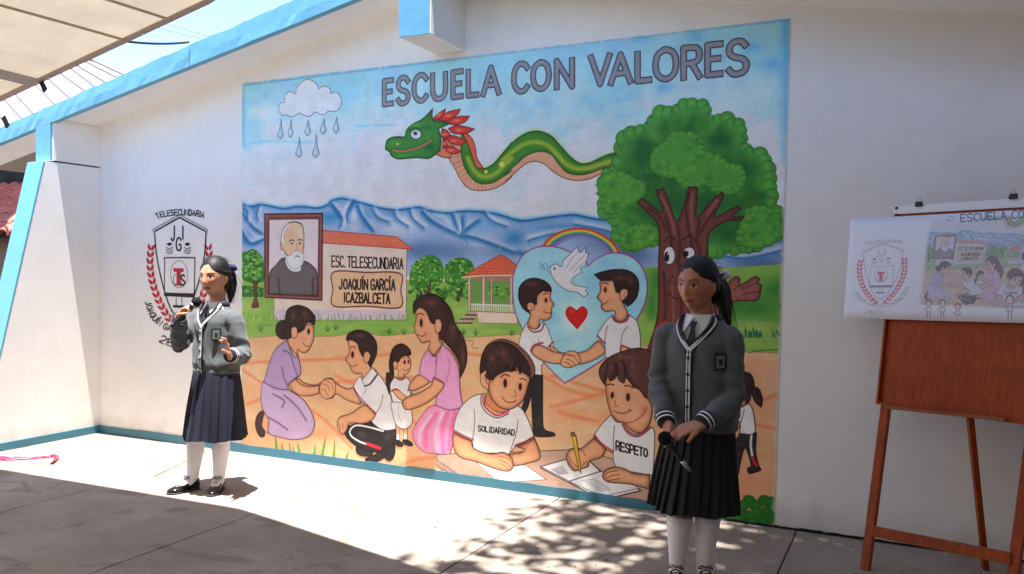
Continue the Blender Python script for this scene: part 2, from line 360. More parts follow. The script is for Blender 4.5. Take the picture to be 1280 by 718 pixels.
class Painter:
    def __init__(s, W, H, tomap, pxs):
        s.W, s.H, s.map, s.k = W, H, tomap, pxs; s.a = np.ones((H, W, 3), np.float32); s.last = None; s.group = None; s.shapes = {}
    def comp(s, x0, y0, m, col, alpha=1.0):
        h, w_ = m.shape; m = (m * alpha)[..., None]; r_ = s.a[y0:y0 + h, x0:x0 + w_]
        r_ *= 1 - m; r_ += m * (np.array(col, np.float32) / 255)
    def fill(s, st, col, line=(72, 48, 46), lw=.9, ed=.28, er=3.0, view='W', part=True, alpha=1.0):
        if isinstance(st, str): P, cn = parse(st, view); Q = smooth(P, cn, True)
        else: Q = np.array(st)
        T = s.map(Q); r_ = poly_mask(T, s.W, s.H)
        if r_ is None: return
        x0, y0, m = r_; s.comp(x0, y0, m, col, alpha)
        if ed:
            pm = np.pad(m, 1); bl = box_blur(pm, er * s.k / 2)[1:-1, 1:-1]
            e_ = np.clip((1 - bl) * m * 1.7, 0, 1) * ed
            s.comp(x0, y0, e_, tuple(c * .42 for c in col))
        s.last = (x0, y0, m)
        if part and s.group: s.shapes.setdefault(s.group, []).append(Q)
        if line is not None: s.stroke(np.vstack([Q, Q[:1]]), line, lw)
    def stroke(s, st, col, w_=1.0, alpha=1.0, soft=0.0, view='W', closed=False, butt=False, clip=False):
        if isinstance(st, str): P, cn = parse(st, view); Q = smooth(P, cn, closed)
        else: Q = np.array(st)
        T = s.map(Q); hw = w_ * s.k / 2; pad = hw + soft * s.k + 2
        x0 = max(int(T[:, 0].min() - pad), 0); x1 = min(int(T[:, 0].max() + pad) + 1, s.W); y0 = max(int(T[:, 1].min() - pad), 0); y1 = min(int(T[:, 1].max() + pad) + 1, s.H)
        if x1 <= x0 or y1 <= y0: return
        D = np.full((y1 - y0, x1 - x0), 1e6, np.float32)
        for i in range(len(T) - 1):
            a, b_ = T[i], T[i + 1]; d = b_ - a; L2 = float(d @ d)
            if L2 < 1e-9: continue
            e0 = pad if not (butt and i == 0) else pad; 
            u0 = max(int(min(a[0], b_[0]) - pad), x0); u1 = min(int(max(a[0], b_[0]) + pad) + 1, x1); v0 = max(int(min(a[1], b_[1]) - pad), y0); v1 = min(int(max(a[1], b_[1]) + pad) + 1, y1)
            if u1 <= u0 or v1 <= v0: continue
            X = np.arange(u0, u1)[None] + .5 - a[0]; Y = np.arange(v0, v1)[:, None] + .5 - a[1]
            t = (X * d[0] + Y * d[1]) / L2; tc = np.clip(t, 0, 1)
            dd = np.sqrt((X - tc * d[0]) ** 2 + (Y - tc * d[1]) ** 2)
            if butt:
                L = math.sqrt(L2)
                if i == 0: dd = np.where(t < 0, np.maximum(dd, hw - .5 - t * L), dd)
                if i == len(T) - 2: dd = np.where(t > 1, np.maximum(dd, hw - .5 + (t - 1) * L), dd)
            sub = D[v0 - y0:v1 - y0, u0 - x0:u1 - x0]; np.minimum(sub, dd, out=sub)
        m = np.clip((hw + .5 - D), 0, 1) if not soft else np.clip(1 - (D - hw) / (soft * s.k), 0, 1) ** 2
        if clip and s.last is not None:
            lx, ly, lm = s.last; full = np.zeros_like(m); a0, a1 = max(x0, lx), min(x1, lx + lm.shape[1]); b0, b1 = max(y0, ly), min(y1, ly + lm.shape[0])
            if a1 > a0 and b1 > b0: full[b0 - y0:b1 - y0, a0 - x0:a1 - x0] = lm[b0 - ly:b1 - ly, a0 - lx:a1 - lx]
            m = m * full
        s.comp(x0, y0, m, col, alpha)
    def blob(s, x, y, rx, ry, col, alpha=.6, view='W', clip=True):
        o = VIEWS[view]; px, py = o[0] + x / o[2], o[1] + y / o[2]; rx /= o[2]; ry /= o[2]
        c = s.map(np.array([[px, py], [px + rx, py], [px, py + ry]])); ex = abs(c[1] - c[0]).max(); ey = abs(c[2] - c[0]).max()
        x0 = max(int(c[0, 0] - ex * 1.6), 0); x1 = min(int(c[0, 0] + ex * 1.6) + 1, s.W); y0 = max(int(c[0, 1] - ey * 1.6), 0); y1 = min(int(c[0, 1] + ey * 1.6) + 1, s.H)
        if x1 <= x0 or y1 <= y0: return
        X = (np.arange(x0, x1)[None] - c[0, 0]) / ex; Y = (np.arange(y0, y1)[:, None] - c[0, 1]) / ey
        m = np.exp(-(X * X + Y * Y) * 1.8).astype(np.float32) * np.clip(2.56 - (X * X + Y * Y), 0, 1)
        if clip and s.last is not None:
            lx, ly, lm = s.last; full = np.zeros_like(m); a0, a1 = max(x0, lx), min(x1, lx + lm.shape[1]); b0, b1 = max(y0, ly), min(y1, ly + lm.shape[0])
            if a1 <= a0 or b1 <= b0: return
            full[b0 - y0:b1 - y0, a0 - x0:a1 - x0] = lm[b0 - ly:b1 - ly, a0 - lx:a1 - lx]; m = m * full
        s.comp(x0, y0, m, col, alpha)
    def dot(s, x, y, rx, ry, col, view='W', line=None, lw=.6, part=False, ed=0):
        o = VIEWS[view]; t = np.linspace(0, 2 * np.pi, 25)[:-1]
        Q = np.stack([o[0] + (x + rx * np.cos(t)) / o[2], o[1] + (y + ry * np.sin(t)) / o[2]], 1)
        s.fill(Q, col, line, lw, ed, part=part)
    def text(s, *a, col=(40, 38, 40), w_=1.2, **kw):
        for q in text_strokes(*a, **kw): s.stroke(q, col, w_)
    def image(s, name):
        img = bpy.data.images.new(name, s.W, s.H, alpha=False, float_buffer=False)
        buf = np.ones((s.H, s.W, 4), np.float32); buf[..., :3] = np.clip(s.a[::-1], 0, 1)
        img.pixels.foreach_set(buf.ravel()); img.update(); img.pack(); return img

# ------------------------------------------------------------------ the mural
MX0, MX1, MZ0, MZ1, MS = -4.74, -.62, -.02, 2.91, 460.0
PXM = MS / 190.0                                    # picture px of paint per survey px
def wall_pts(Q):
    Q = np.atleast_2d(Q); d = (RC @ np.stack([Q[:, 0] - CAM_W / 2, -(Q[:, 1] - CAM_H / 2), np.full(len(Q), CAM_F)])).T
    t = -CAM_POS[1] / d[:, 1]; return CAM_POS[0] + d[:, 0] * t, CAM_POS[2] + d[:, 2] * t
def mural_map(Q):
    x, z = wall_pts(Q); return np.stack([(x - MX0) * MS, (MZ1 - z) * MS], 1)
W_, H_ = int((MX1 - MX0) * MS), int((MZ1 - MZ0) * MS)
p = Painter(W_, H_, mural_map, PXM)
F_, S_, B_, D_ = p.fill, p.stroke, p.blob, p.dot
SK = (232, 168, 128); SKD = (196, 112, 84); HB = (60, 38, 36); WH = (240, 238, 238); LN = (72, 48, 46)

# sky
yy = np.linspace(0, 1, H_)[:, None]; xx = np.linspace(0, 1, W_)[None]
n1 = vnoise(W_, H_, 210, 1) * .5 + vnoise(W_, H_, 90, 2) * .3 + vnoise(W_, H_, 28, 3) * .2
tb = np.clip(1.05 - yy * 4.4 - .25 * (n1 - .5) * 6 + .35 * np.clip(xx - .5, 0, 1) * 1.2 + .5 * np.clip(.10 - xx, 0, 1) * 6, 0, 1) ** 1.2
for k, (a_, b_) in enumerate(zip((238, 240, 242), (104, 190, 220))): p.a[..., k] = (a_ * (1 - tb * .58) + b_ * tb * .58) / 255
tb2 = np.clip((n1 - .52) * 5, 0, 1) * np.clip(1 - yy * 2.0, 0, 1) * .55
for k, b_ in enumerate((120, 182, 222)): p.a[..., k] = p.a[..., k] * (1 - tb2) + b_ / 255 * tb2
S_('@W 304,106 500,82 700,57 985,24', (60, 150, 190), 2.5, .55, 3)
S_('@W 303,104 303,180', (60, 160, 200), 3, .5, 8)
S_('@W 984,26 985,110 984,200', (60, 160, 205), 5, .5, 12)
B_(330, 140, 25, 14, (235, 238, 242), .7, clip=False); B_(345, 160, 40, 12, (232, 234, 240), .6, clip=False)
B_(520, 160, 60, 10, (225, 230, 236), .5, clip=False); B_(880, 105, 90, 18, (190, 214, 230), .5, clip=False)
for x_, y_ in ((940, 60), (965, 80), (830, 110), (800, 45), (870, 45)): B_(x_, y_, 16, 10, (70, 160, 210), .45, clip=False)
S_('@A 20,438 120,420 330,425', (140, 196, 214), 2, .5, 3); S_('@A 520,352 700,345', (130, 196, 214), 1.5, .5, 2)

# mountains
p.group = 'painted_mountains'
ridge = '@E 8,66* 60,82 120,73 180,83 250,95 310,85 370,85 440,92 500,70 @F 60,55 120,38 180,50 260,70 340,92 420,103 490,97 560,88 620,108 @G 270,120 330,112 380,110 480,115 560,130 640,155 700,163 @C 150,700 220,695 320,680 480,662 560,672 640,688 740,692 @W 800,274 900,272 976,271 984,273 '
F_(ridge + '@W 990,273* 990,345* 300,345* 300,255*', (162, 184, 212), None, ed=0)
for x_, y_, rx, ry, c_, a_ in ((40, 90, 60, 40, (52, 128, 178), .8), (30, 260, 50, 60, (54, 128, 180), .7), (120, 180, 60, 50, (176, 194, 214), .6), (500, 160, 60, 50, (80, 150, 196), .6)):
    B_(x_, y_, rx, ry, c_, a_, 'E')
for x_, y_, rx, ry, c_, a_ in ((60, 140, 80, 40, (58, 136, 184), .8), (190, 120, 40, 70, (190, 202, 218), .85), (260, 150, 34, 70, (50, 130, 180), .7), (420, 200, 110, 60, (188, 200, 216), .7), (380, 130, 80, 22, (96, 154, 196), .6),
                            (640, 240, 90, 60, (140, 172, 206), .5), (560, 330, 160, 70, (70, 104, 150), .65)):
    B_(x_, y_, rx, ry, tuple(min(255, int(v * 1.08)) for v in c_), a_, 'F')
for x_, y_, rx, ry, c_, a_ in ((60, 180, 80, 60, (196, 206, 220), .7), (200, 150, 60, 30, (84, 150, 196), .7), (330, 170, 60, 50, (150, 190, 214), .6), (480, 190, 120, 50, (104, 164, 202), .7), (450, 290, 110, 26, (186, 200, 216), .75),
                            (640, 260, 80, 60, (40, 118, 172), .8), (250, 330, 220, 70, (80, 116, 160), .75), (560, 340, 140, 60, (92, 128, 168), .6)):
    B_(x_, y_, rx, ry, tuple(min(255, int(v * 1.08)) for v in c_), a_, 'G')
for x_, y_, rx, ry, c_, a_ in ((700, 285, 60, 12, (70, 140, 188), .7), (760, 300, 50, 20, (90, 120, 165), .7), (930, 300, 60, 16, (60, 110, 160), .8), (950, 330, 60, 22, (84, 104, 148), .8), (790, 320, 40, 18, (70, 100, 150), .7)):
    B_(x_, y_, rx, ry, c_, a_)
S_(ridge, (60, 136, 184), 2, .6, 9); S_(ridge, (34, 112, 164), 1.5, .95, 1.6)
for st in ('@F 70,75 130,150 190,60', '@E 20,120 70,190 130,230', '@E 10,210 60,290 130,260', '@F 215,80 250,150 300,215', '@G 130,112 180,160 260,205 340,238 420,255 520,290 640,335 700,350', '@G 345,235 400,190 440,150', '@G 305,135 330,200 345,235', '@G 335,140 350,190 345,235'):
    S_(st, (28, 104, 160), 1.4, .75, 7)
S_('@G 350,250 380,290', (90, 120, 160), 1.2, .5, 2)
for st in ('@E 20,150 80,240 130,255', '@F 150,90 170,180 200,210', '@G 200,130 260,150 320,225'): S_(st, (206, 216, 228), 1.5, .6, 8)
def crest_line(st, dark=(24, 92, 150), lite=(226, 232, 240)):
    P_, cn = parse(st); Q = smooth(P_, cn, False, 8); d = np.gradient(Q, axis=0); n_ = np.stack([-d[:, 1], d[:, 0]], 1); n_ /= np.maximum(np.linalg.norm(n_, axis=1, keepdims=True), 1e-6)
    if n_[:, 1].mean() < 0: n_ = -n_
    S_(Q + n_ * 3.0, (54, 128, 180), 2.2, .45, 6); S_(Q + n_ * 1.2, dark, .6, .85, 1.6); S_(Q - n_ * 2.8, lite, 1.0, .5, 6)
for st in ('@E 20,120 70,190 130,235', '@E 8,210 60,285 132,262', '@E 30,90 50,120 44,160', '@E 110,85 100,130 108,160', '@F 70,70 110,110 130,160 120,200', '@F 215,80 235,130 270,175 300,215', '@F 180,55 150,110 150,170', '@F 300,95 330,140 390,165', '@F 420,105 440,150 500,190', '@G 130,112 180,160 260,205 340,238 420,255 520,290 640,335', '@G 345,235 390,190 445,155', '@G 300,130 322,190 345,235', '@G 345,135 348,190 345,232', '@G 480,118 520,160 600,190', '@G 60,100 80,150 140,200', '@W 660,300 690,292 730,290', '@W 720,280 760,288 800,300', '@W 900,290 930,300 975,296', '@W 890,315 930,322 978,312'):
    crest_line(st)
p.group = None

# meadow
F_('@W 303,330* 345,345 420,345 505,350 560,352 640,360 690,350 800,335 900,335 984,330* 984,445* 303,445*', (142, 182, 88), None, ed=0)
for i in range(150):
    x_ = random.uniform(300, 984); y_ = random.uniform(340, 440); B_(x_, y_, random.uniform(8, 26), random.uniform(2, 7), random.choice([(110, 166, 70), (172, 204, 110), (94, 150, 66), (186, 206, 120)]), .45)
for x_, y_, rx, ry in ((815, 380, 12, 36), (940, 385, 60, 22), (900, 372, 60, 20), (820, 350, 12, 20), (970, 360, 30, 20)): B_(x_, y_, rx, ry, (52, 128, 56), .75)
B_(850, 410, 150, 12, (168, 200, 110), .6); B_(950, 425, 50, 10, (150, 186, 96), .6)

# ground
F_('@W 303,424* 345,420 380,421 420,420 450,415 480,420 520,417 560,423 600,421 660,418 720,424 800,432 860,438 930,440 984,442* 984,665* 303,665*', (238, 180, 138), (150, 110, 70), .7, 0)
for i in range(170):
    x_ = random.uniform(300, 984); y_ = random.uniform(425, 660); B_(x_, y_, random.uniform(15, 50), random.uniform(6, 16), random.choice([(242, 196, 158), (238, 182, 138), (230, 154, 112), (240, 200, 168), (226, 146, 108)]), .5)
B_(940, 500, 60, 60, (218, 150, 112), .55); B_(930, 590, 60, 50, (216, 156, 120), .55); B_(600, 470, 60, 30, (240, 190, 140), .5)
B_(400, 440, 90, 12, (230, 172, 130), .5)
for st in ('@W 303,455 350,451 420,449 500,442', '@W 303,462 345,490 400,520 440,560', '@W 310,505 340,495 420,478 560,470', '@W 690,470 760,490 800,495', '@M 60,290 180,260 290,230', '@M 40,170 120,215 220,245', '@M 90,310 160,330 250,350', '@W 560,440 620,445 660,440', '@O 225,190 300,160', '@O 205,285 300,305', '@W 930,620 980,640', '@W 480,590 520,575 545,572', '@W 420,470 480,500 560,560'):
    S_(st, (222, 130, 90), .8, .8, 5)
S_('@K 350,235 380,240 375,262 400,268', (120, 80, 60), .7)
p.group = None

def lobes(name, pts, r, light=(86, 156, 62), dark=(44, 112, 52), view='D', line=True, jit=.25, seed=3):
    rr = random.Random(seed)
    for x_, y_ in pts:
        q = r * rr.uniform(1 - jit, 1 + jit); c_ = tuple(int(l_ + (d_ - l_) * rr.uniform(0, .5)) for l_, d_ in zip(light, dark))
        D_(x_, y_, q, q, c_, view, (40, 98, 44) if line else None, .5, ed=.16); B_(x_ - q * .15, y_ - q * .15, q * .7, q * .7, tuple(min(255, v + 34) for v in c_), .6, view)
def leafy(cx, cy, rx, ry, view, n=60, seed=5, cols=((70, 140, 50), (100, 168, 66), (46, 108, 42), (140, 190, 90)), s=9):
    rr = random.Random(seed)
    for i in range(n):
        a = rr.uniform(0, 6.28); q = math.sqrt(rr.random()); x_ = cx + rx * q * math.cos(a); y_ = cy + ry * q * math.sin(a)
        D_(x_, y_, s * rr.uniform(.6, 1.4), s * rr.uniform(.5, 1.1), rr.choice(cols), view)

# far trees
p.group = 'painted_tree'
F_('@E 12,350 40,335 70,320 100,335 130,370* 138,420* 138,500* 100,510 60,505 12,480', (60, 128, 52), None, ed=.3); leafy(70, 420, 62, 85, 'E', 90, 6)
F_('@E 10,530 60,530 135,540* 135,590* 10,590*', (52, 116, 52), None, ed=0, part=False); leafy(70, 555, 66, 26, 'E', 30, 16, s=8)
leafy(70, 430, 55, 70, 'E', 40, 8)
F_('@E 66,645 82,590 75,520 62,500 90,505 110,495 98,530 96,590 108,640 90,650', (110, 72, 60), (60, 40, 40), .6)
p.group = 'painted_grove'
leafy(300, 560, 330, 46, 'G', 170, 9, s=13); leafy(580, 560, 120, 50, 'G', 50, 19, s=12)
F_('@G 60,450 90,400 160,355 220,375 245,430 240,500 200,530 120,540 60,520', (74, 142, 54), None, ed=.3); leafy(150, 450, 88, 88, 'G', 110, 10)
F_('@G 250,450 280,390 340,368 400,390 420,450 390,500 320,530 260,510', (66, 132, 52), None, ed=.3); leafy(330, 450, 84, 76, 'G', 100, 11)
for st in ('@G 150,600 155,540 135,500 160,530 175,495 172,540 172,600', '@G 120,590 110,560 85,540 115,550 130,585', '@G 320,610 322,570 300,545 325,560 350,540 338,575 335,612', '@G 415,560 425,520 430,565'):
    F_(st, (112, 78, 62), (64, 44, 44), .6)
p.group = None

# school building
p.group = 'painted_school'
F_('@W 342,292* 405,295* 509,312* 508,400* 343,400*', (240, 206, 190), (110, 90, 90), .8, .1)
F_('@W 343,387* 508,389* 508,400* 343,400*', (204, 190, 202), None, ed=0)
F_('@W 400,288* 404,288* 496,296* 517,312* 404,304*', (226, 120, 92), (150, 60, 50), .8, .2)
F_('@F 78,450 260,452 450,458 455,550 450,648 260,642 78,640 74,550', (236, 186, 150), (110, 52, 48), 1.8, .3)
p.text('ESC. TELESECUNDARIA', (415.2, 320.3), (504, 323.6), (415.2, 333.5), (504, 336.5), col=(30, 24, 28), w_=1.95, gap=.32, space=.1)
p.text('JOAQU\u00cdN GARC\u00cdA', (424.3, 349.5), (494, 350), (424.3, 361), (494, 363), col=(26, 20, 24), w_=2.3, gap=.34, space=.3)
p.text('ICAZBALCETA', (430.3, 366.5), (487.5, 367.5), (430.3, 377.8), (487.5, 379.8), col=(26, 20, 24), w_=2.3, gap=.34)
p.group = None
for x_ in list(range(345, 510, 9)) + list(range(310, 345, 9)):
    for k in range(2): S_('@W %.1f,402 %.1f,%.1f' % (x_ + k * 3, x_ + k * 3 + random.uniform(-3, 3), 395 + random.uniform(-3, 2)), (90, 150, 60), 1.2, .6, .8)
for x_, y_ in ((410, 412), (420, 410), (487, 415), (505, 416), (595, 417), (580, 416), (640, 417), (326, 412), (390, 411)):
    for k in (-4, -2, 0, 2, 4): S_('@W %f,%f %f,%f' % (x_, y_ + 3, x_ + k, y_ - 6 + abs(k)), (46, 112, 52), .8)

# gazebo
p.group = 'painted_gazebo'
F_('@G 395,480* 650,480* 650,640* 395,630*', (120, 158, 90), None, ed=0, part=False); leafy(560, 560, 70, 46, 'G', 40, 12, s=11)
F_('@G 385,470* 650,465* 650,500* 430,498*', (176, 130, 110), None, ed=0)
F_('@G 430,670* 660,680* 660,740* 440,735*', (226, 204, 186), (130, 100, 90), .6, .1)
for x_, w_ in ((390, 14), (470, 16), (515, 10), (625, 14)): F_('@G %d,478* %d,478* %d,672* %d,668*' % (x_ - w_ / 2, x_ + w_ / 2, x_ + w_ / 2, x_ - w_ / 2), (226, 196, 172), (120, 88, 78), .6, .2)
for k in range(24): S_('@G %d,%d %d,%d' % (405 + k * 10, 632 + k * .4, 405 + k * 10, 668 + k * .5), (238, 232, 228), 1.0)
S_('@G 400,630 640,638', (240, 234, 230), 1.6); S_('@G 400,668 645,680', (150, 120, 110), 1)
for k in range(6): F_('@G %d,%d* %d,%d* %d,%d* %d,%d*' % (385 - k * 14, 672 + k * 12, 440 - k * 6, 676 + k * 11, 436 - k * 6, 686 + k * 11, 375 - k * 14, 682 + k * 12), (196, 172, 160) if k % 2 == 0 else (120, 92, 84), None, ed=0)
F_('@G 348,478* 440,422 540,365 562,352* 600,370 655,412* 662,468* 480,468*', (226, 112, 80), (140, 62, 52), .8, .25)
for k in range(1, 7): S_('@G %f,%f %f,%f %f,%f' % (562 - 34 * k, 352 + 19 * k, 562, 362 + 16.5 * k, 562 + 16 * k, 356 + 12 * k), (176, 70, 54), .7, .7)
for x_ in (420, 480, 540, 600): S_('@G %d,468 562,352' % x_, (190, 84, 64), .6, .7)
S_('@G 348,480 480,470 660,470', (238, 208, 180), 1.8); S_('@G 562,352 560,340 562,310', (150, 140, 150), 2); S_('@G 560,335 548,345', (130, 120, 130), 1)
p.group = None

# portrait in its frame
p.group = 'painted_portrait'
F_('@U 5,45* 442,40* 437,693* 8,670*', (124, 70, 66), (58, 32, 34), 1.2, .45, 4)
F_('@U 42,88* 412,82* 405,662* 35,645*', (222, 208, 208), (84, 42, 42), 1.2, .15)
B_(200, 120, 160, 60, (236, 204, 180), .7, 'U'); B_(120, 220, 60, 120, (214, 196, 206), .6, 'U')
S_('@U 22,62* 428,58* 422,678* 20,658* 22,62*', (168, 104, 92), 1.4, .7, 1)
F_('@U 38,643* 45,490 90,430 150,375 200,455 260,465 300,400 360,430 400,490 403,658*', (112, 104, 106), (48, 42, 48), .9, .4, 6)
for st in ('@U 110,530 120,640', '@U 370,530 365,650'): S_(st, (60, 54, 60), 2, .6, 3)
F_('@U 160,365 185,420 235,455 280,440 268,475 210,475 170,430', (234, 232, 236), (90, 84, 90), .7, .1)
F_('@U 135,215 145,160 190,115 240,108 285,130 300,190 298,300 280,360 230,380 180,360 155,320 130,310 125,270 135,250', (230, 190, 160), (70, 60, 66), .9, .25)
B_(180, 190, 40, 50, (236, 176, 146), .7, 'U'); B_(270, 180, 40, 60, (236, 212, 190), .6, 'U')
S_('@U 143,262 138,210 152,160 185,122', (238, 238, 242), 3.2, .9, .8); S_('@U 130,265 132,215 148,155 190,112 240,104 285,125 302,190 300,300', (62, 60, 74), .9)
F_('@U 156,335 180,362 215,345 245,336 280,345 298,345 296,410 262,452 222,455 182,420', (242, 241, 244), (110, 108, 116), .6, .12)
for st in ('@U 192,250 210,240 228,246', '@U 256,243 272,237 288,244'): S_(st, (60, 50, 50), 1.5)
for x_ in (212, 270): D_(x_, 266, 8, 6, (50, 42, 44), 'U')
S_('@U 246,270 252,310 228,326', (176, 120, 96), .9); S_('@U 236,366 252,360 268,368', (120, 60, 56), 1.4); S_('@U 222,345 250,332 284,345', (225, 224, 230), 2.2); S_('@U 130,275 140,290 145,305', (150, 96, 80), 1)
p.group = None

# feathered serpent
p.group = 'painted_serpent'
gl = '@B 545,330 560,430 600,510 660,560 740,560 800,530 872,480 @C 60,400 130,340 200,280 280,255 350,270 400,330 450,385 520,405 600,395 680,365 790,340 '
gu = '@C 790,268 720,275 650,305 600,328 540,330 480,290 420,225 360,160 300,130 240,125 170,150 100,205 40,275 @B 872,300 820,360 760,430 710,462 680,462 640,420 610,350 590,270 560,240 '
bel = '@B 470,380 500,450 540,530 590,590 660,608 740,600 810,570 872,520 @C 60,450 130,385 190,335 250,318 310,335 370,385 440,425 520,440 600,430 680,395 790,350 '
S_(bel, (196, 214, 150), 5, .35, 5); S_(gu, (176, 204, 110), 5, .45, 6)
F_(bel + gu, (240, 168, 134), (140, 70, 66), 1.1, .3)
for k in range(11):
    t = k / 10; a = (480 + 230 * t ** 1.2, 400 + 205 * min(1, t * 1.25) ** .8); b_ = (545 + 150 * t ** 1.3, 385 + 175 * min(1, t * 1.2) ** .8); S_('@B %f,%f %f,%f' % (a + b_), (190, 96, 76), .8)
F_(gl + gu, (74, 142, 46), (36, 84, 36), 1.1, .55, 5)
mid = '@B 590,400 630,480 690,520 760,505 830,440 872,400 @C 40,320 110,255 190,205 260,195 330,215 390,270 450,335 520,365 600,360 680,335 780,305'
S_(mid, (172, 190, 60), 3, .85, 4)
for x_, y_, r_, v_ in ((808, 440, 20, 'B'), (707, 487, 12, 'B'), (40, 338, 20, 'C')): D_(x_, y_, r_, r_ * 1.05, (216, 214, 92), v_, (130, 140, 40), .6)
RD = (218, 62, 48); RL = (110, 30, 32)
F_('@B 580,240 620,280 640,340 650,400 690,465* 650,460 620,400 600,330 560,245', (226, 110, 72), RL, .9, .4)
F_('@B 385,375* 420,340 440,280 480,300 500,350 475,400* 430,395', (234, 130, 90), RL, .9, .35)
for st in ('@B 425,210* 460,225 490,265* 440,285 420,250', '@B 430,260* 450,300 470,330* 430,330', '@B 440,330* 490,325 548,358* 510,375 460,360', '@B 445,270* 500,255 588,295* 530,318 480,302', '@B 465,210* 530,190 635,213* 580,243 500,243', '@B 440,165* 520,135 602,130* 570,170 500,188', '@B 400,155* 460,105 543,85* 520,125 450,162', '@B 360,152* 400,115 448,82* 440,112 402,152'):
    F_(st, RD, RL, .9, .35)
    P_, _ = parse(st); c_ = P_.mean(0); B_(c_[0] - 2, c_[1], 6, 2.4, (244, 160, 110), .8)
F_('@B 62,330 70,290 100,268 150,262 185,262 200,215 240,180 290,155 330,120 364,83* 366,150 420,165 478,178* 430,200 405,215 418,270 415,330 390,370 340,402 270,398 200,402 140,405 100,385 88,360 65,345', (72, 142, 58), (34, 80, 38), 1.2, .55, 5)
B_(250, 190, 60, 24, (110, 172, 64), .8, 'B'); B_(130, 300, 50, 22, (104, 166, 58), .8, 'B'); B_(350, 330, 50, 40, (34, 96, 50), .7, 'B'); B_(170, 385, 70, 12, (110, 172, 66), .7, 'B'); B_(330, 200, 60, 20, (40, 104, 52), .6, 'B'); B_(345, 130, 16, 24, (130, 80, 50), .5, 'B')
S_('@B 112,348 180,352 260,332 320,308 352,285', (190, 120, 96), 2.6, .95, 1); S_('@B 85,352 112,342 180,346 260,326 320,300 362,270', (24, 70, 34), .8)
D_(258, 248, 34, 31, (236, 240, 240), 'B', (24, 60, 34), 1); D_(254, 241, 14, 13, (110, 100, 110), 'B'); D_(254, 240, 6, 6, (30, 30, 36), 'B'); S_('@B 215,222 245,205 290,215', (24, 70, 34), 1.2)
D_(140, 310, 8, 6, (200, 220, 170), 'B')
p.group = None

# rain cloud
p.group = 'painted_cloud'
F_('@W 348.7,137 351,129.6 356,128 357,120 362.7,115 369.6,117.7* 372.4,108.7 383.6,99.5 394.7,104 398.9,111.5* 405.8,108 412.8,111.5 413.6,117.5* 421,115.7 427,124 425.3,135 419.8,139.4 410.9,139* 404.5,144 394,140* 386,146.3 374.7,141.5* 365.5,146.5 358.5,143.6* 353,144.6', (234, 234, 238), (96, 104, 118), .9, .08)
p.group = 'painted_raindrop'
for x_, t_, b_, w_ in ((351, 149, 174, 3.4), (363.5, 150, 172, 3), (385, 150, 170, 3.6), (404.5, 148, 168, 3.6), (420.5, 146, 167, 3.6), (374, 172, 197, 4), (395, 168, 197, 4.4)):
    F_('@W %f,%f* %f,%f %f,%f %f,%f %f,%f %f,%f' % (x_ + .8, t_, x_ + w_ * .6, b_ - 11, x_ + w_, b_ - 5, x_, b_, x_ - w_, b_ - 5, x_ - w_ * .4, b_ - 12), (176, 200, 212), (92, 108, 122), .9, .25)
    B_(x_ - 1, b_ - 7, 1.5, 4, (230, 238, 240), .8)
p.group = None

# title
LET = [('E', 478, 492.5, 98.5, 133), ('S', 495.4, 513.4, 95.3, 131.8), ('C', 515.3, 536, 92, 128.5), ('U', 538.4, 559.8, 90.4, 126.5), ('E', 563.8, 579.8, 87.5, 124), ('L', 583, 599.3, 86.3, 122),
       ('A', 601.5, 626.6, 82, 120.5), ('C', 640, 662.4, 78, 117), ('O', 664, 689, 75.4, 114.2), ('N', 693.5, 718, 73, 112), ('V', 736, 765, 67.5, 107.9), ('A', 761, 791, 66, 106.7), ('L', 794.5, 815.5, 63.5, 103.7),
       ('O', 817, 848, 59.6, 102), ('R', 852, 877.4, 57, 100.2), ('E', 882, 904.4, 53.4, 96), ('S', 908.5, 936, 50, 95)]
for ch, x0, x1, y0, y1 in LET:
    lw = 6.9; i_ = 2.7; sh = .085 * (x1 - x0) / 2
    box_ = ((x0 + i_, y0 + i_ + sh), (x1 - i_, y0 + i_ - sh), (x0 + i_, y1 - i_ + sh), (x1 - i_, y1 - i_ - sh))
    G = []
    for g_ in glyph(ch):
        if ch in 'SCOUR': g_ = smooth(g_, [ch in 'UR' and i in (0, 1, len(g_) - 1) for i in range(len(g_))], False, 5)
        u, v = g_[:, :1], g_[:, 1:]; a = np.array(box_)
        G.append((a[0] * (1 - u) + a[1] * u) * (1 - v) + (a[2] * (1 - u) + a[3] * u) * v)
    def ext(q, e):
        q = q.copy()
        if ch != 'O':
            for a_, b__ in ((0, 1), (-1, -2)):
                d = q[a_] - q[b__]; q[a_] = q[a_] + d / np.linalg.norm(d) * e
        return q
    for col_, wd_, e in (((40, 38, 42), lw + 1.0, 2.7), ((136, 134, 138), lw - 1.0, 1.9)):
        for q in G: S_(ext(q, e), col_, wd_, butt=True)
    for q in G: S_(q, (192, 190, 194), 1.3, .6, 1)
    for q in G: S_(ext(q, .5), (84, 74, 82), .55, .55)
    p.shapes.setdefault('painted_letter', []).append(('letter', box_))

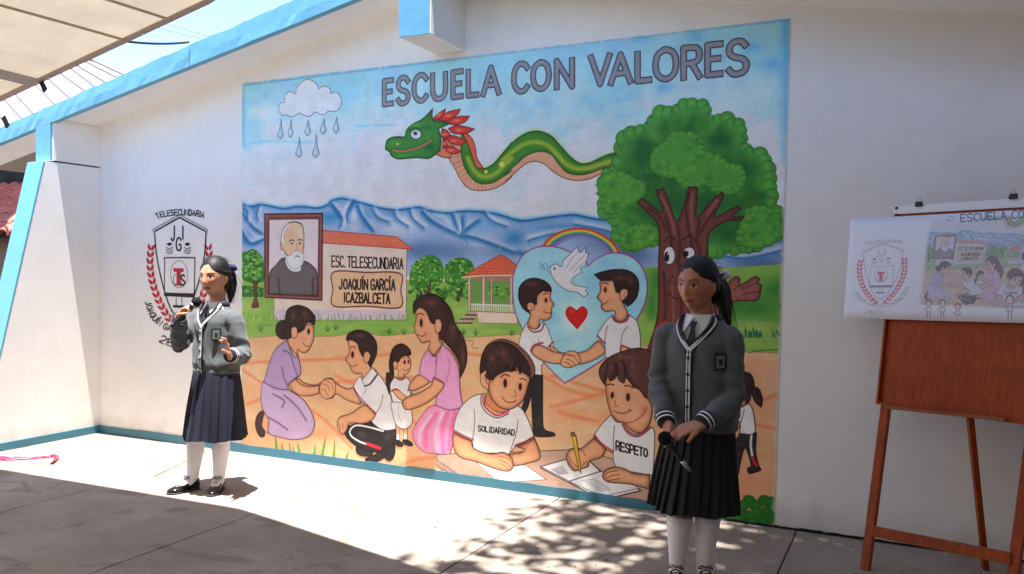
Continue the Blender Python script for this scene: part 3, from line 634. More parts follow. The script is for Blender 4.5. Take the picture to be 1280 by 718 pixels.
# rainbow and heart
p.group = 'painted_rainbow'
arc = '@H 157,132 185,95 240,65 300,54 360,62 420,92 455,125 473,158'
A0, _ = parse(arc); A0 = smooth(A0, [False] * len(A0), False); cc = np.array([630 + 315 / 3.2636, 270 + 190 / 3.2636])
inner = [(c_ + 0) for c_ in A0]
F_(np.vstack([A0, cc + (A0[::-1] - cc) * .74]), (236, 190, 60), None, ed=0)
for f_, c_ in ((1.0, (222, 74, 58)), (.955, (238, 140, 52)), (.915, (240, 206, 84)), (.875, (96, 176, 90)), (.84, (70, 130, 184)), (.805, (132, 104, 166)), (.76, (134, 144, 186))):
    S_(cc + (A0 - cc) * f_, c_, 2.8, 1, .6)
S_(A0 + np.array([0, -.8]), (176, 60, 70), .9)
p.group = 'painted_heart'
F_('@H 248,683* 150,580 60,430 38,330 40,240 75,165 130,130 200,125 265,145 320,175 345,205* 380,175 430,155 490,155 550,190 583,260 580,340 550,410 480,510 400,590', (158, 210, 228), (158, 84, 142), 1.8, .0)
for i in range(40): B_(random.uniform(60, 560), random.uniform(150, 600), 50, 40, random.choice([(186, 224, 236), (124, 192, 220), (148, 206, 226)]), .45, 'H')
p.group = 'painted_small_heart'
B_(297, 415, 70, 70, (250, 246, 248), .9, 'H')
F_('@H 300,462* 262,420 253,390 270,370 297,386* 320,370 340,385 336,415', (206, 32, 36), (150, 24, 30), .6, .2); B_(280, 388, 14, 12, (236, 84, 74), .6, 'H')
p.group = 'painted_dove'
F_('@H 190,222 196,203 215,197 235,208 245,180 268,158 300,125* 312,150 336,125* 334,150 346,152* 340,180 331,205* 312,215 320,232* 292,245 275,270 300,285 345,292* 334,306 346,320* 326,332* 300,312 270,308 235,290 205,260', (240, 241, 246), (86, 100, 124), .9, .1)
for st in ('@H 255,215 275,180 305,145', '@H 270,225 295,195 330,160', '@H 285,235 310,205 335,185'): S_(st, (130, 144, 164), .7)
D_(207, 216, 4, 5, (40, 40, 50), 'H')
for st in ('@H 190,236 170,215 145,190', '@H 170,215 160,200 172,195 178,208', '@H 160,208 148,208 152,216 170,218', '@H 178,225 182,205 190,212'): S_(st, (110, 140, 160), .8)
p.group = None

def face(view, eyes, brows, mouth, nose=None, blush=True, lw=1.0):
    for x_, y_, rx, ry in eyes:
        if blush: B_(x_, y_ - ry * .3, rx * 2.6, ry * 1.7, (206, 110, 92), .55, view, clip=False)
        D_(x_, y_, rx, ry, (42, 26, 26), view)
        B_(x_, y_ + ry * .5, rx * .8, ry * .4, (140, 50, 40), .5, view, clip=False)
    for st in brows: S_('@%s %s' % (view, st), (74, 44, 40), lw * 1.2)
    S_('@%s %s' % (view, mouth), (110, 44, 40), lw)
    if nose: S_('@%s %s' % (view, nose), (160, 84, 62), lw * .9)
def hair(st, col=HB, hl=None):
    F_(st, col, (40, 26, 28), .9, .35, 5)
    if hl:
        for x_, y_, rx, ry, v_ in hl: B_(x_, y_, rx, ry, (128, 84, 70), .6, v_)
def trim(st, w_=1.0):
    P_, cn = parse(st); Q = smooth(P_, cn, False); S_(Q, (206, 60, 80), w_ * 1.2); d = np.gradient(Q, axis=0); n_ = np.stack([-d[:, 1], d[:, 0]], 1); n_ /= np.maximum(np.linalg.norm(n_, axis=1, keepdims=True), 1e-6)
    S_(Q + n_ * 1.35 * w_, (56, 42, 58), w_ * 1.0)

# boys shaking hands in the heart
p.group = 'painted_boy_on_left'
F_('@Z 100,445* 146,445* 146,600 152,648 185,660 190,673 150,677 115,672 108,640 104,560', (46, 40, 44), (30, 24, 28), .8, .3)
F_('@Z 98,450* 104,500 92,560 70,602* 60,592 76,540 84,500', (46, 40, 44), (30, 24, 28), .8, .3)
F_('@H 95,435* 72,480 62,530 70,590 110,645* 155,650* 160,600 215,560* 195,505 180,460 160,430* 135,462 105,450', WH, (86, 66, 76), .9, .12)
S_('@H 140,500 150,540 160,580', (120, 110, 124), .8)
F_('@H 190,528 230,556 262,562 255,580 200,558', SK, LN, .9, .25); F_('@H 112,550 130,528 160,530 200,552 262,566 270,590 230,604 170,596 125,572', SK, LN, .95, .6, 5.5)
trim('@H 108,552 122,526 160,515'); trim('@H 175,540 192,520 202,512', .8)
F_('@T 190,180 240,135 290,150 290,200 318,245 300,270 300,305 290,345 250,365 212,358 206,400 180,430 140,418 118,385 138,320 118,275 115,245 138,228 170,235 185,245', SK, LN, .95, .6, 5.5)
B_(240, 290, 40, 30, (232, 138, 104), .5, 'T')
trim('@H 98,448 118,470 150,466 163,438', .9)
D_(262, 128, 34, 22, HB, 'T'); hair('@T 50,180 60,110 110,60 180,48 250,70 290,110 298,150* 270,130 255,120 235,140 190,180 185,245* 165,240 140,230 120,240 118,275 140,315* 90,280 60,230', hl=[(150, 90, 60, 20, 'T')])
F_('@T 118,240 140,228 165,240 172,262 160,285 135,290 118,275', SK, LN, .8, .4); S_('@T 132,250 150,258 145,278', (150, 80, 60), .8)
face('T', [(256, 214, 10, 18)], ['235,172 252,160 270,165'], '242,298 265,308 295,306', None)
p.group = 'painted_boy_on_right'
F_('@H 385,510 340,548 290,562 270,580 300,606 360,592 412,560 412,540', SK, LN, .95, .6, 5.5)
F_('@S 170,350* 110,410 70,470 42,525* 75,560 108,585* 112,700* 230,700* 232,615* 300,625 395,640* 395,520 370,410 330,370 285,340* 290,380 240,410 190,400', WH, (86, 66, 76), .9, .12)
F_('@S 238,608* 320,626* 300,650 236,660*', SK, LN, .8, .3); S_('@S 128,440 112,510 108,585', (86, 66, 76), .9); S_('@S 292,445 250,510 235,610', (86, 66, 76), .9)
trim('@S 108,588 75,560 42,522'); trim('@S 325,640 280,618 235,602', .9)
F_('@S 75,75 70,130 65,170 42,208 60,230 78,250 80,300 120,325 180,318 190,345 185,380 230,405 280,380 292,330 270,280 250,235 290,200 290,150 260,140 220,170 200,80', SK, LN, .95, .6, 5.5)
B_(150, 230, 40, 34, (234, 138, 104), .5, 'S')
trim('@S 172,355 190,395 240,408 285,390 302,345', .9)
D_(215, 140, 26, 34, HB, 'S'); D_(120, 62, 50, 14, HB, 'S'); hair('@S 20,22* 100,-5 200,-20 300,-10 365,40 385,110 370,200 330,255 290,282* 270,260 250,240 290,210 295,150 265,138 235,150 225,168* 190,130 180,90 170,68 120,60 75,70', hl=[(230, 50, 60, 24, 'S'), (310, 70, 30, 40, 'S')])
F_('@S 232,160 260,138 292,150 292,190 270,220 245,235 230,210', SK, LN, .8, .4); S_('@S 280,165 262,185 268,210', (150, 80, 60), .8)
face('S', [(110, 148, 11, 24)], ['85,100 108,88 135,102'], '78,262 108,260 132,240', None)
p.group = 'painted_handshake'
F_('@H 232,600 240,575 258,555 290,553 310,575 311,600 290,612 262,620 238,612', SK, LN, .9, .35)
for st in ('@H 262,570 285,572 305,600', '@H 255,585 275,590 292,610', '@H 248,598 262,600 275,616', '@H 240,575 260,565 290,572'): S_(st, (140, 76, 58), .9)

# the big tree with a face
p.group = 'painted_big_tree'
rr0 = random.Random(31)
crown = [(28, 385), (45, 350), (90, 335), (115, 345), (100, 300), (115, 270), (110, 240), (125, 230), (120, 200), (150, 182), (190, 170), (225, 178), (240, 190), (232, 150), (245, 125), (262, 120), (275, 92), (310, 95), (335, 110), (348, 105), (345, 75), (375, 57), (410, 52), (455, 58), (470, 80), (465, 115), (495, 125), (505, 145), (525, 120), (560, 118), (575, 140), (610, 138), (620, 165), (622, 200), (605, 220), (610, 248), (640, 250), (655, 272), (700, 270), (718, 295), (732, 330), (740, 370), (735, 410), (748, 445), (745, 475), (770, 520), (778, 575), (768, 610), (735, 632), (700, 640), (690, 660), (650, 670), (620, 660), (590, 675), (550, 670), (520, 685), (485, 680), (475, 640), (400, 600), (300, 600), (265, 630), (240, 640), (200, 640), (165, 660), (130, 655), (120, 630), (95, 615), (95, 580), (110, 560), (80, 540), (70, 520), (40, 510), (35, 480), (45, 450), (30, 420)]
F_('@D ' + ' '.join('%d,%d' % q for q in crown), (52, 116, 50), (28, 78, 36), 1.4, .3)
cl_ = p.last
ctr = np.array([400, 360]); edge = [tuple(ctr + (np.array(q) - ctr) * .955) for q in crown if not (270 < q[0] < 480 and q[1] > 590)]
edge2 = [tuple(ctr + (np.array(q) - ctr) * .87) for q in crown if not (270 < q[0] < 480 and q[1] > 590)]
for x_, y_ in edge2: B_(x_, y_, 40, 36, rr0.choice([(98, 170, 72), (84, 156, 66), (64, 138, 60)]), .75, 'D')
lobes('crown', edge, 29, light=(92, 166, 68), dark=(62, 136, 58), seed=4)
inn = []
rr = random.Random(12)
for k in range(150):
    a = rr.uniform(0, 6.28); q = math.sqrt(rr.random()) * .86; i_ = int((a / 6.28) * len(crown)) % len(crown); c_ = ctr + (np.array(crown[i_]) - ctr) * q; inn.append(tuple(c_))
p.last = cl_
for x_, y_ in edge2: B_(x_, y_, 30, 26, rr0.choice([(98, 170, 72), (78, 150, 62)]), .7, 'D')
for x_, y_ in inn: B_(x_, y_, 34, 30, rr.choice([(70, 140, 58), (48, 114, 54), (58, 132, 60), (98, 164, 66)]), .6, 'D')
for x_, y_, rx, ry in ((200, 260, 70, 60), (520, 210, 80, 50), (330, 480, 120, 50), (620, 330, 50, 60), (560, 610, 70, 50), (470, 470, 60, 60), (250, 360, 80, 30), (690, 440, 50, 30)):
    B_(x_, y_, rx, ry, (34, 98, 52), .7, 'D')
for st in ('@D 240,300 255,255 300,220 330,185 400,185 440,215 450,265 520,285 560,320 610,330 625,375 600,420 550,430 505,415 470,380 430,400 380,400 340,360 290,350 250,330',
           '@D 32,400 60,360 120,350 170,380 210,400 200,440 150,470 100,500 60,500 40,460', '@D 615,560 640,500 700,490 750,520 765,580 740,620 690,640 640,640 600,620', '@D 130,600 180,570 240,570 262,600 230,635 170,650 130,640'):
    P_, cn = parse(st); Q = smooth(P_, cn, True); F_(Q, (88, 160, 66), None, ed=.1, part=False); c0 = Q.mean(0); l0 = p.last
    for k in range(0, len(Q), 3):
        q = Q[k] + (c0 - Q[k]) * .06; D_(q[0], q[1], 5.6, 5.2, (90, 162, 68), 'W', None, .5, ed=.22); S_('@W %f,%f %f,%f %f,%f' % tuple(np.concatenate([q + (q - c0) / np.linalg.norm(q - c0) * 4.6 + np.array([-3.5, 1]), q + (q - c0) / np.linalg.norm(q - c0) * 5.6, q + (q - c0) / np.linalg.norm(q - c0) * 4.6 + np.array([3.5, 1])])), (36, 92, 40), .6, .6, .5); B_(q[0] - .6, q[1] - 1, 3.4, 3.2, (118, 176, 76), .5)
    p.last = l0
    for k in range(36):
        t = rr.random(); q = Q[rr.randrange(len(Q))]; q = c0 + (q - c0) * math.sqrt(t) * .9; B_(q[0], q[1], 5, 4.4, rr.choice([(120, 180, 76), (62, 130, 54), (96, 160, 64)]), .6)
p.group = 'painted_tree_trunk'
TB = (124, 72, 64)
F_('@D 272,718 275,640 270,560 240,520 185,470* 205,450* 270,500 290,500 262,418* 295,412* 320,480 345,545 370,500 395,405* 430,405* 428,470 425,520 440,520 480,470 530,425* 540,435* 520,480 500,530 560,500 600,482* 610,495* 570,525 622,525* 610,540* 550,545 490,580 475,620 475,718 @W 886,350 888,420 905,470* 798,470* 812,430 820,405 823,380', TB, (60, 34, 36), 1.2, .45, 5)
l0 = p.last
for st in ('@D 300,520 320,600 330,700', '@D 400,420 385,500 400,600 420,700', '@D 440,540 430,620 450,700', '@D 350,560 360,640 350,718', '@W 830,340 832,390 822,430', '@W 870,340 872,400 880,440', '@W 850,330 852,400 846,450', '@D 230,490 280,530 300,580', '@D 500,500 460,560 440,600'):
    S_(st, (78, 40, 42), 1.6, .7, 2.5)
for st in ('@D 410,430 405,500 412,580', '@W 840,350 842,410 834,450', '@D 280,440 320,520 340,600', '@D 510,460 470,520'): S_(st, (176, 118, 104), 1.4, .5, 2.5)
S_('@N 150,470 172,440 200,425', (206, 50, 56), 3, .8, 2)
p.group = 'painted_tree_hand'
F_('@N 385,300 430,320 470,290 495,240 525,213 548,222 546,250 575,238 618,212 640,225 632,243 650,252 645,280 641,305 620,325 560,325 520,332 490,357 440,400 385,420', (150, 92, 82), (70, 40, 40), 1.1, .4, 5)
for st in ('@N 546,250 520,275', '@N 632,243 590,258 555,272', '@N 645,282 600,288 560,295'): S_(st, (80, 44, 44), .9)
p.group = 'painted_tree_face'
D_(215, 112, 28, 43, (240, 240, 240), 'N', (50, 30, 34), 1, True); D_(203, 118, 12, 24, (26, 22, 26), 'N'); D_(208, 105, 3, 6, (230, 230, 235), 'N')
D_(308, 99, 28, 27, (240, 240, 240), 'N', (50, 30, 34), 1, True); D_(292, 104, 14, 15, (26, 22, 26), 'N')
S_('@N 190,46 215,24 245,40', (60, 34, 36), 1.5); S_('@N 275,38 310,20 342,45', (60, 34, 36), 1.5); S_('@N 230,210 215,235 240,245', (70, 38, 38), 1.3); S_('@N 210,290 250,315 300,290', (70, 38, 38), 1.4)
p.group = None
for k in range(34):
    x_ = random.uniform(560, 745); S_('@N %f,%f %f,%f' % (x_, 498, x_ + random.uniform(-18, 18), random.uniform(450, 485)), (36, 110, 84), .9)
S_('@N 585,572 640,562 735,556', (40, 90, 50), .8)

# woman in lilac
p.group = 'painted_woman_in_lilac'
LI = (178, 152, 190)
F_('@I 108,512 82,530 70,565 75,605 92,632 110,630 112,604 98,585 104,545 118,525', (78, 52, 50), (40, 28, 30), .9, .3)
F_('@I 112,528 132,545 128,590 134,618 112,604 102,575', SK, LN, .8, .3)
F_('@I 265,370 290,390 345,400 385,372 400,380 360,410 290,412 255,390', SK, LN, .95, .6, 5.5)
F_('@I 110,380 95,440 100,500 130,560 130,615 180,635 250,645 310,630 335,590 330,540 290,470 235,430 215,420 160,412', (194, 170, 202), (76, 54, 76), 1, .3, 5)
for st in ('@I 150,440 200,470 190,500', '@I 200,445 260,500 300,560', '@I 130,545 180,575 215,600'): S_(st, (116, 88, 124), 1.8, .7, 2)
F_('@I 215,195* 160,240 130,310 108,388* 160,415 215,420 222,395 275,350* 272,310 262,265* 247,275 228,240', LI, (76, 54, 76), 1, .3, 5)
S_('@I 195,245 225,260 243,310 258,352', (96, 70, 106), 1.2, .9, .8); S_('@I 190,320 200,370 215,400', (116, 88, 124), 1.6, .6, 3)
F_('@I 222,393* 240,430 290,450 350,440 380,425 372,400 330,405 285,400 255,375 268,360*', SK, LN, .95, .6, 5.5)
F_('@I 310,115 330,135 333,190 326,212 305,250 278,254 264,240 258,268* 240,250 218,215 218,190 232,165 245,140 265,165 290,140', SK, LN, .95, .6, 5.5)
B_(285, 190, 20, 18, (236, 138, 108), .5, 'I')
F_('@I 190,110 165,130 162,165 180,190 205,195 225,180 215,120', HB, (40, 26, 28), .9, .4)
D_(262, 138, 34, 26, HB, 'I'); hair('@I 205,120 212,65 255,42 305,55 340,92* 335,130 310,118 290,138 262,165* 252,140 232,148 232,185 212,190 205,160', hl=[(240, 90, 16, 30, 'I'), (290, 80, 14, 20, 'I')])
F_('@I 232,150 245,138 258,148 258,180 245,192 234,180', SK, LN, .8, .4)
face('I', [(310, 160, 6, 14)], ['300,135 312,128 322,136'], '283,210 298,226 314,224', None)
# kneeling boy
p.group = 'painted_kneeling_boy'
F_('@J 165,320 188,370 190,398 130,380 80,350 60,368 30,372 5,350 -5,325 20,290 55,275 80,300 130,325', SK, LN, .95, .6, 5.5)
BK = (54, 48, 50)
F_('@J 175,598 240,605 250,635 215,645 178,632', BK, (30, 26, 28), .8, .3); F_('@J 305,585 345,575 357,615 345,655 322,665 302,640', BK, (30, 26, 28), .8, .4); F_('@J 218,655 270,630 300,600 322,610 305,650 250,676 222,670', BK, (30, 26, 28), .8, .4)
F_('@J 125,510 170,490 240,480 300,515 358,515 354,580 320,600 290,625 240,620 180,600 140,570 118,540', BK, (30, 26, 28), 1, .35, 5)
B_(200, 540, 30, 20, (104, 98, 104), .5, 'J'); B_(320, 550, 20, 20, (104, 98, 104), .4, 'J')
S_('@J 300,525 240,508 175,498 145,520 150,548 190,575 235,590', (232, 230, 234), 2.6); S_('@J 225,586 250,594 284,606', (206, 50, 60), 4.5)
F_('@J 250,225* 275,250 320,320 350,420 360,515* 300,520 245,478 268,442* 190,380 158,318* 190,268 215,300 270,262', WH, (80, 64, 76), .9, .12)
S_('@J 300,355 290,400 265,445', (80, 64, 76), .9); S_('@J 205,355 220,330 222,320', (120, 104, 120), .7)
F_('@J 215,400 262,442 246,475 200,490 145,488 128,520 108,542 90,520 82,490 95,460 150,440', SK, LN, .95, .6, 5.5)
for st in ('@J 100,520 95,490', '@J 112,520 108,490'): S_(st, (150, 84, 64), .8)
S_('@J 158,312 190,362 266,440', (206, 52, 70), 1.3); S_('@J 163,325 192,374 262,446', (50, 44, 66), 1.1)
F_('@J 135,95 180,100 195,150 210,165 222,150 240,165 236,200 245,225 235,260 210,282 195,255 170,255 150,240 140,212 122,190 138,160 138,130', SK, LN, .95, .6, 5.5)
B_(175, 205, 20, 20, (236, 138, 108), .5, 'J')
F_('@J 200,285* 250,225* 272,255* 238,300* 215,315*', WH, (80, 64, 76), .8, .1); S_('@J 274,258 240,302 212,312', (50, 44, 76), 1.8)
D_(208, 150, 14, 26, HB, 'J'); hair('@J 126,97 135,65 180,48 230,60 265,100 270,150 258,190 240,224* 228,200 235,170 220,155 207,172* 190,150 178,112 150,95', hl=[(190, 75, 30, 12, 'J')])
F_('@J 212,155 228,150 240,168 232,195 218,205 208,185', SK, LN, .8, .4)
face('J', [(156, 165, 7, 16)], ['143,135 156,126 172,134'], '140,212 158,220 175,212', None)
# handshake between them
p.group = 'painted_greeting_hands'
F_('@W 400,487 402,479 408,474 417,475 420,484 418,494 410,499 403,496', SK, LN, .9, .35)
for st in ('@W 404,480 410,482 413,490', '@W 402,487 407,488 411,495', '@W 408,476 415,480 417,488'): S_(st, (140, 76, 58), .8)

# little girl
p.group = 'painted_little_girl'
for x_ in (369, 404): S_('@J %d,500 %d,550' % (x_, x_), SK, 4.6); S_('@J %d,545 %d,570' % (x_, x_), (238, 238, 240), 4.4); S_('@J %f,500 %f,572' % (x_ - 9.5, x_ - 8.5), LN, .7); S_('@J %f,500 %f,572' % (x_ + 9.5, x_ + 8.5), LN, .7)
F_('@J 352,570 372,568 392,585 390,598 368,596 350,582', (50, 44, 48), (30, 26, 28), .7, .3); F_('@J 392,568 412,566 436,582 438,595 415,594 395,585', (50, 44, 48), (30, 26, 28), .7, .3)
F_('@J 342,385 345,440 362,495 395,515 430,500 438,460 418,388', WH, (80, 64, 76), .9, .15)
for st in ('@J 372,400 375,450 385,480', '@J 400,400 405,440'): S_(st, (170, 160, 176), .8)
F_('@J 330,250 328,200 345,135 385,113 422,135 430,165 400,172 380,200 350,225 350,260 338,310 328,350* 314,300 316,250', (60, 40, 40), (34, 24, 26), .9, .3)
F_('@J 355,270* 335,300 335,335 345,388* 418,390* 432,335* 428,295 405,265* 385,280', WH, (80, 64, 76), .9, .12)
F_('@J 345,332 372,330 395,350 425,368 430,345 440,350 440,375 410,388 372,370', SK, LN, .8, .3); trim('@J 338,335 355,325 372,328', .8); trim('@J 415,332 432,328', .8)
F_('@J 360,200 400,170 425,180 430,220 415,253 400,258 398,272 372,268 370,235 350,228 347,208', SK, LN, .8, .3); trim('@J 360,268 380,282 405,272', .8)
hair('@J 340,190 350,140 385,118 420,135 428,160 405,165 385,180 372,200 355,195', (64, 42, 42))
F_('@J 347,205 358,194 368,205 366,225 355,232', SK, LN, .7, .4)
face('J', [(402, 200, 5, 10), (420, 198, 4, 9)], ['395,182 405,178', '414,180 424,180'], '395,232 408,240 420,230', None, lw=.8)
# woman in pink
p.group = 'painted_woman_in_pink'
hair('@K 148,130 150,85 190,58 240,60 290,110 310,170 345,230 356,290 350,340 330,382* 325,330 300,280 265,240 245,210 240,150 200,130 170,110', (72, 46, 42), hl=[(340, 300, 10, 50, 'K'), (300, 190, 12, 30, 'K')])
F_('@K 172,368 140,395 128,425 150,432 205,405 205,385', SK, LN, .95, .6, 5.5)
F_('@K 225,490 180,530 145,590 155,640 200,675 290,680* 312,600 335,500*', (240, 150, 188), (150, 76, 110), 1, .25, 5)
for st in ('@K 240,520 200,580 195,650', '@K 280,520 260,590 265,670', '@K 310,520 295,590 285,660'): S_(st, (224, 92, 146), 3.4, .5, 4)
for st in ('@K 215,530 175,590 172,640', '@K 262,520 235,590 235,660'): S_(st, (252, 206, 222), 3, .6, 3)
F_('@K 260,250* 300,290 325,350 330,430 342,495* 290,508 232,488* 245,430 265,405* 228,382 224,405* 168,368* 180,310 208,265* 225,298 245,285', (222, 160, 200), (104, 58, 86), 1, .25, 5)
S_('@K 232,330 240,300 232,385', (120, 70, 100), .9); S_('@K 275,400 290,330 280,300', (180, 110, 160), 1, .5, 2)
F_('@K 228,383 268,405 250,440 200,480 150,502 118,506 103,480 122,458 170,440 215,412', SK, LN, .95, .6, 5.5)
for st in ('@K 112,495 108,478', '@K 122,500 116,480'): S_(st, (150, 84, 64), .8)
S_('@K 226,378 248,395 270,404', (140, 70, 110), 1)
F_('@K 155,110 190,112 220,165 240,155 258,172 248,205 250,240 262,248 228,298* 205,268 212,240 182,246 165,225 150,190 158,150', SK, LN, .95, .6, 5.5)
B_(195, 215, 24, 22, (236, 138, 108), .5, 'K')
D_(232, 140, 26, 34, (72, 46, 42), 'K'); hair('@K 148,132 152,85 190,60 240,64 280,110 285,160 270,215 255,238* 246,205 258,172 240,155 222,172* 205,130 172,108', (72, 46, 42), hl=[(215, 90, 30, 14, 'K')])
F_('@K 234,158 248,154 258,170 254,198 240,208 232,190', SK, LN, .8, .4)
face('K', [(178, 168, 6, 17)], ['160,138 175,130 190,138'], '165,214 182,220 198,208', None)

# desk and the two boys writing
p.group = 'painted_desk'
F_('@X 992,188* 1105,182 1270,178 @W 700,563 722,561 760,572 830,590* 830,650* 760,642* 700,634* 640,620* @X 1180,340* 1000,215*', (192, 158, 140), (110, 80, 72), .9, .12)
for i in range(24): B_(random.uniform(560, 830), random.uniform(565, 640), 26, 8, random.choice([(206, 176, 158), (172, 138, 122)]), .5)
F_('@X 992,188* 1000,215* 1190,345* 1150,335* 1070,285* 992,238*', (170, 140, 128), (120, 90, 84), .8, .1)
F_('@X 1018,255* 1042,268* 1042,318* 1018,312*', (186, 158, 146), (120, 90, 84), .8, .1); F_('@X 1044,270* 1070,286* 1070,322* 1044,318*', (156, 124, 114), (120, 90, 84), .7, .1)
p.group = 'painted_boy_writing_on_paper'
F_('@L 200,605* 300,695* 515,680* 420,615*', (242, 240, 240), (120, 96, 92), .8, .05)
F_('@L 240,295* 190,305 140,345 110,400 97,465* 180,505* 185,520 200,555 300,562 345,565 375,530* 460,490* 440,430 410,370 385,350* 340,370 290,395 240,350', WH, (80, 64, 76), .9, .12)
S_('@L 190,365 194,420 183,505', (80, 64, 76), .9); S_('@L 388,415 380,470 350,562', (80, 64, 76), .9)
F_('@L 97,473 100,540 130,580 200,600 280,630 340,643 366,625 368,600 350,575 320,558 260,565 190,540 182,508* 140,492', SK, LN, 1.1, .6, 8)
F_('@L 378,532* 430,515 461,494* 486,560 482,590 440,605 372,618 362,590 348,568 400,560 416,546', SK, LN, 1.1, .6, 8)
B_(150, 550, 40, 16, (238, 150, 112), .5, 'L'); B_(440, 560, 30, 16, (238, 150, 112), .5, 'L')
for st in ('@L 300,575 340,585 362,605', '@L 305,592 335,605 355,625', '@L 308,608 330,620 345,638', '@L 415,546 425,538'): S_(st, (150, 84, 64), .9)
trim('@L 186,506 140,486 97,462', 1.1); trim('@L 462,490 420,514 376,530', 1.1)
F_('@Q 370,480 345,540 340,600 400,660 470,690 540,665 520,640 400,570', (214, 136, 100), LN, .8, .3)
S_('@Q 320,520 320,610 380,680 450,712 530,690 552,668', (216, 90, 110), 2.4); S_('@Q 302,530 303,620 365,700 450,735 545,700', (60, 48, 72), 1.3)
F_('@Q 345,310 300,330 292,400 318,455 370,478 395,400', SK, LN, 1, .35); S_('@Q 335,345 345,400 358,430', (150, 80, 60), 1.4, .8, .8)
F_('@Q 370,490 380,400 440,345 560,300 640,310 735,370 722,440 685,560 632,620 560,658 470,640 400,570', SK, LN, 1.2, .58, 8)
B_(440, 500, 40, 50, (240, 178, 140), .6, 'Q'); B_(660, 540, 30, 30, (236, 140, 110), .4, 'Q')
F_('@Q 300,330 300,200 350,90 430,40 510,33 620,75 720,165 778,270 778,350 740,388* 730,300 640,180 500,80 400,100 330,200', (128, 86, 80), (60, 36, 38), 1, .2)
D_(560, 300, 60, 22, HB, 'Q'); D_(380, 350, 40, 50, HB, 'Q'); hair('@Q 290,335 300,200 350,100 430,58 510,55 600,95 680,180 735,270 742,368* 700,340 668,320 650,342* 630,295 600,280 575,318* 555,305 450,350 402,402* 385,345 345,308', hl=[(500, 150, 60, 60, 'Q'), (560, 220, 40, 40, 'Q'), (400, 200, 40, 60, 'Q')])
for st in ('@Q 600,200 600,260 575,315', '@Q 640,210 655,270 650,335', '@Q 560,180 560,240 520,300'): S_(st, (36, 24, 26), 1.6, .8, 1.4)
face('Q', [(517, 425, 17, 40), (652, 457, 15, 35)], ['475,372 515,347 560,362', '650,388 680,383 704,402'], '487,548 530,592 595,592 612,575', '600,490 616,535 590,550', lw=1.2)
p.text('SOLIDARIDAD', (598.3, 532), (643.5, 537.5), (598.3, 538.5), (643.5, 544.3), col=(30, 26, 30), w_=1.5, gap=.34)
p.group = 'painted_boy_writing_in_book'
F_('@M 310,320* 270,360 238,405* 270,440 315,470* 320,520 340,545 400,555 478,570* 485,400 465,370* 420,400 380,390 355,355*', WH, (80, 64, 76), .9, .12)
S_('@M 322,365 317,420 317,472', (80, 64, 76), 1)
F_('@M 285,190 310,160 400,170 450,240 475,290 470,340 460,365 430,395 390,385 358,355 330,350 308,320 293,270', SK, LN, 1.2, .58, 8)
B_(410, 260, 30, 40, (240, 160, 124), .5, 'M'); B_(440, 300, 20, 30, (216, 110, 90), .5, 'M'); S_('@M 312,325 350,354 400,348 440,318 452,290', (150, 80, 60), .9, .8, .8)
trim('@M 356,358 380,395 420,405 466,372', 1.1)
S_('@M 318,470 272,440 240,402', (210, 50, 76), 1.7); S_('@M 316,478 268,448 236,408', (50, 40, 60), 1.2)
hair('@R 130,412* 80,330 78,240 150,150 250,95 400,50 500,45 600,90 640,200 640,400 565,548* 525,525 480,460 420,430 380,380 335,330* 322,392* 280,370 248,300* 232,345 182,372* 170,335 150,318 135,360', (98, 62, 58), hl=[(320, 130, 120, 24, 'R'), (130, 240, 24, 50, 'R'), (420, 230, 40, 60, 'R')])
for st in ('@R 225,190 240,260 190,360', '@R 310,180 330,260 325,380', '@R 250,200 262,260 250,300', '@R 330,200 360,320 420,420', '@R 160,200 140,280 135,340'): S_(st, (52, 32, 34), 1.6, .8, 1.6)
face('R', [(206, 512, 17, 34), (362, 532, 20, 42)], ['150,412 185,400 222,410', '325,420 368,415 412,440'], '222,668 300,692 388,665 372,655', '240,560 228,608 268,625', lw=1.2)
p.text('RESPETO', (770.6, 551.5), (809.6, 561.5), (770.6, 562.5), (809.6, 571.3), col=(28, 24, 28), w_=1.9, gap=.34)
p.group = 'painted_open_book'
F_('@P 105,350* 310,290* 500,300* 600,388* 915,535* 920,545* 610,618* 340,478* 110,360*', (224, 216, 214), (70, 52, 54), 1.5, .05)
F_('@P 110,348* 310,290* 500,302* 590,385* 340,465*', (242, 241, 243), (96, 76, 78), .8, .05, part=False); F_('@P 340,468* 590,390* 740,400* 905,525* 608,590*', (242, 241, 243), (96, 76, 78), .8, .05, part=False)
for k in range(9): S_('@P %d,%d %d,%d' % (190 + k * 8, 372 + k * 5, 285 + k * 6, 342 + k * 8), (100, 96, 104), .7, .8)
for k in range(8): S_('@P %d,%d %d,%d' % (440 + k * 20, 462 + k * 12, 560 + k * 17, 448 + k * 12), (100, 96, 104), .7, .8)
p.group = 'painted_writing_arms'
F_('@P 540,112* 640,205* 600,270 510,300 495,345 450,362 380,382 335,335 315,265 345,210 400,195 440,200', SK, LN, 1.2, .58, 8)
B_(580, 220, 30, 40, (238, 150, 112), .5, 'P')
for st in ('@P 340,270 370,320 410,350', '@P 335,300 360,345 390,375', '@P 445,335 480,310 490,330', '@P 400,210 450,225 470,260'): S_(st, (150, 80, 60), 1)
F_('@P 360,98* 392,92* 432,350* 436,402* 415,362*', (238, 200, 60), (90, 60, 30), 1, .2); F_('@P 350,75* 378,68* 385,98* 358,102*', (170, 90, 90), (80, 50, 40), 1, .2); S_('@P 378,120 425,350', (196, 150, 40), .8)
F_('@P 612,415 640,372 720,350 800,370 870,405 995,412* 990,530* 880,500 820,488 740,482 650,470 614,440', SK, LN, 1.2, .58, 8)
for st in ('@P 625,420 660,395 735,380', '@P 640,445 680,425 750,410', '@P 650,468 690,455 760,445'): S_(st, (150, 80, 60), 1)
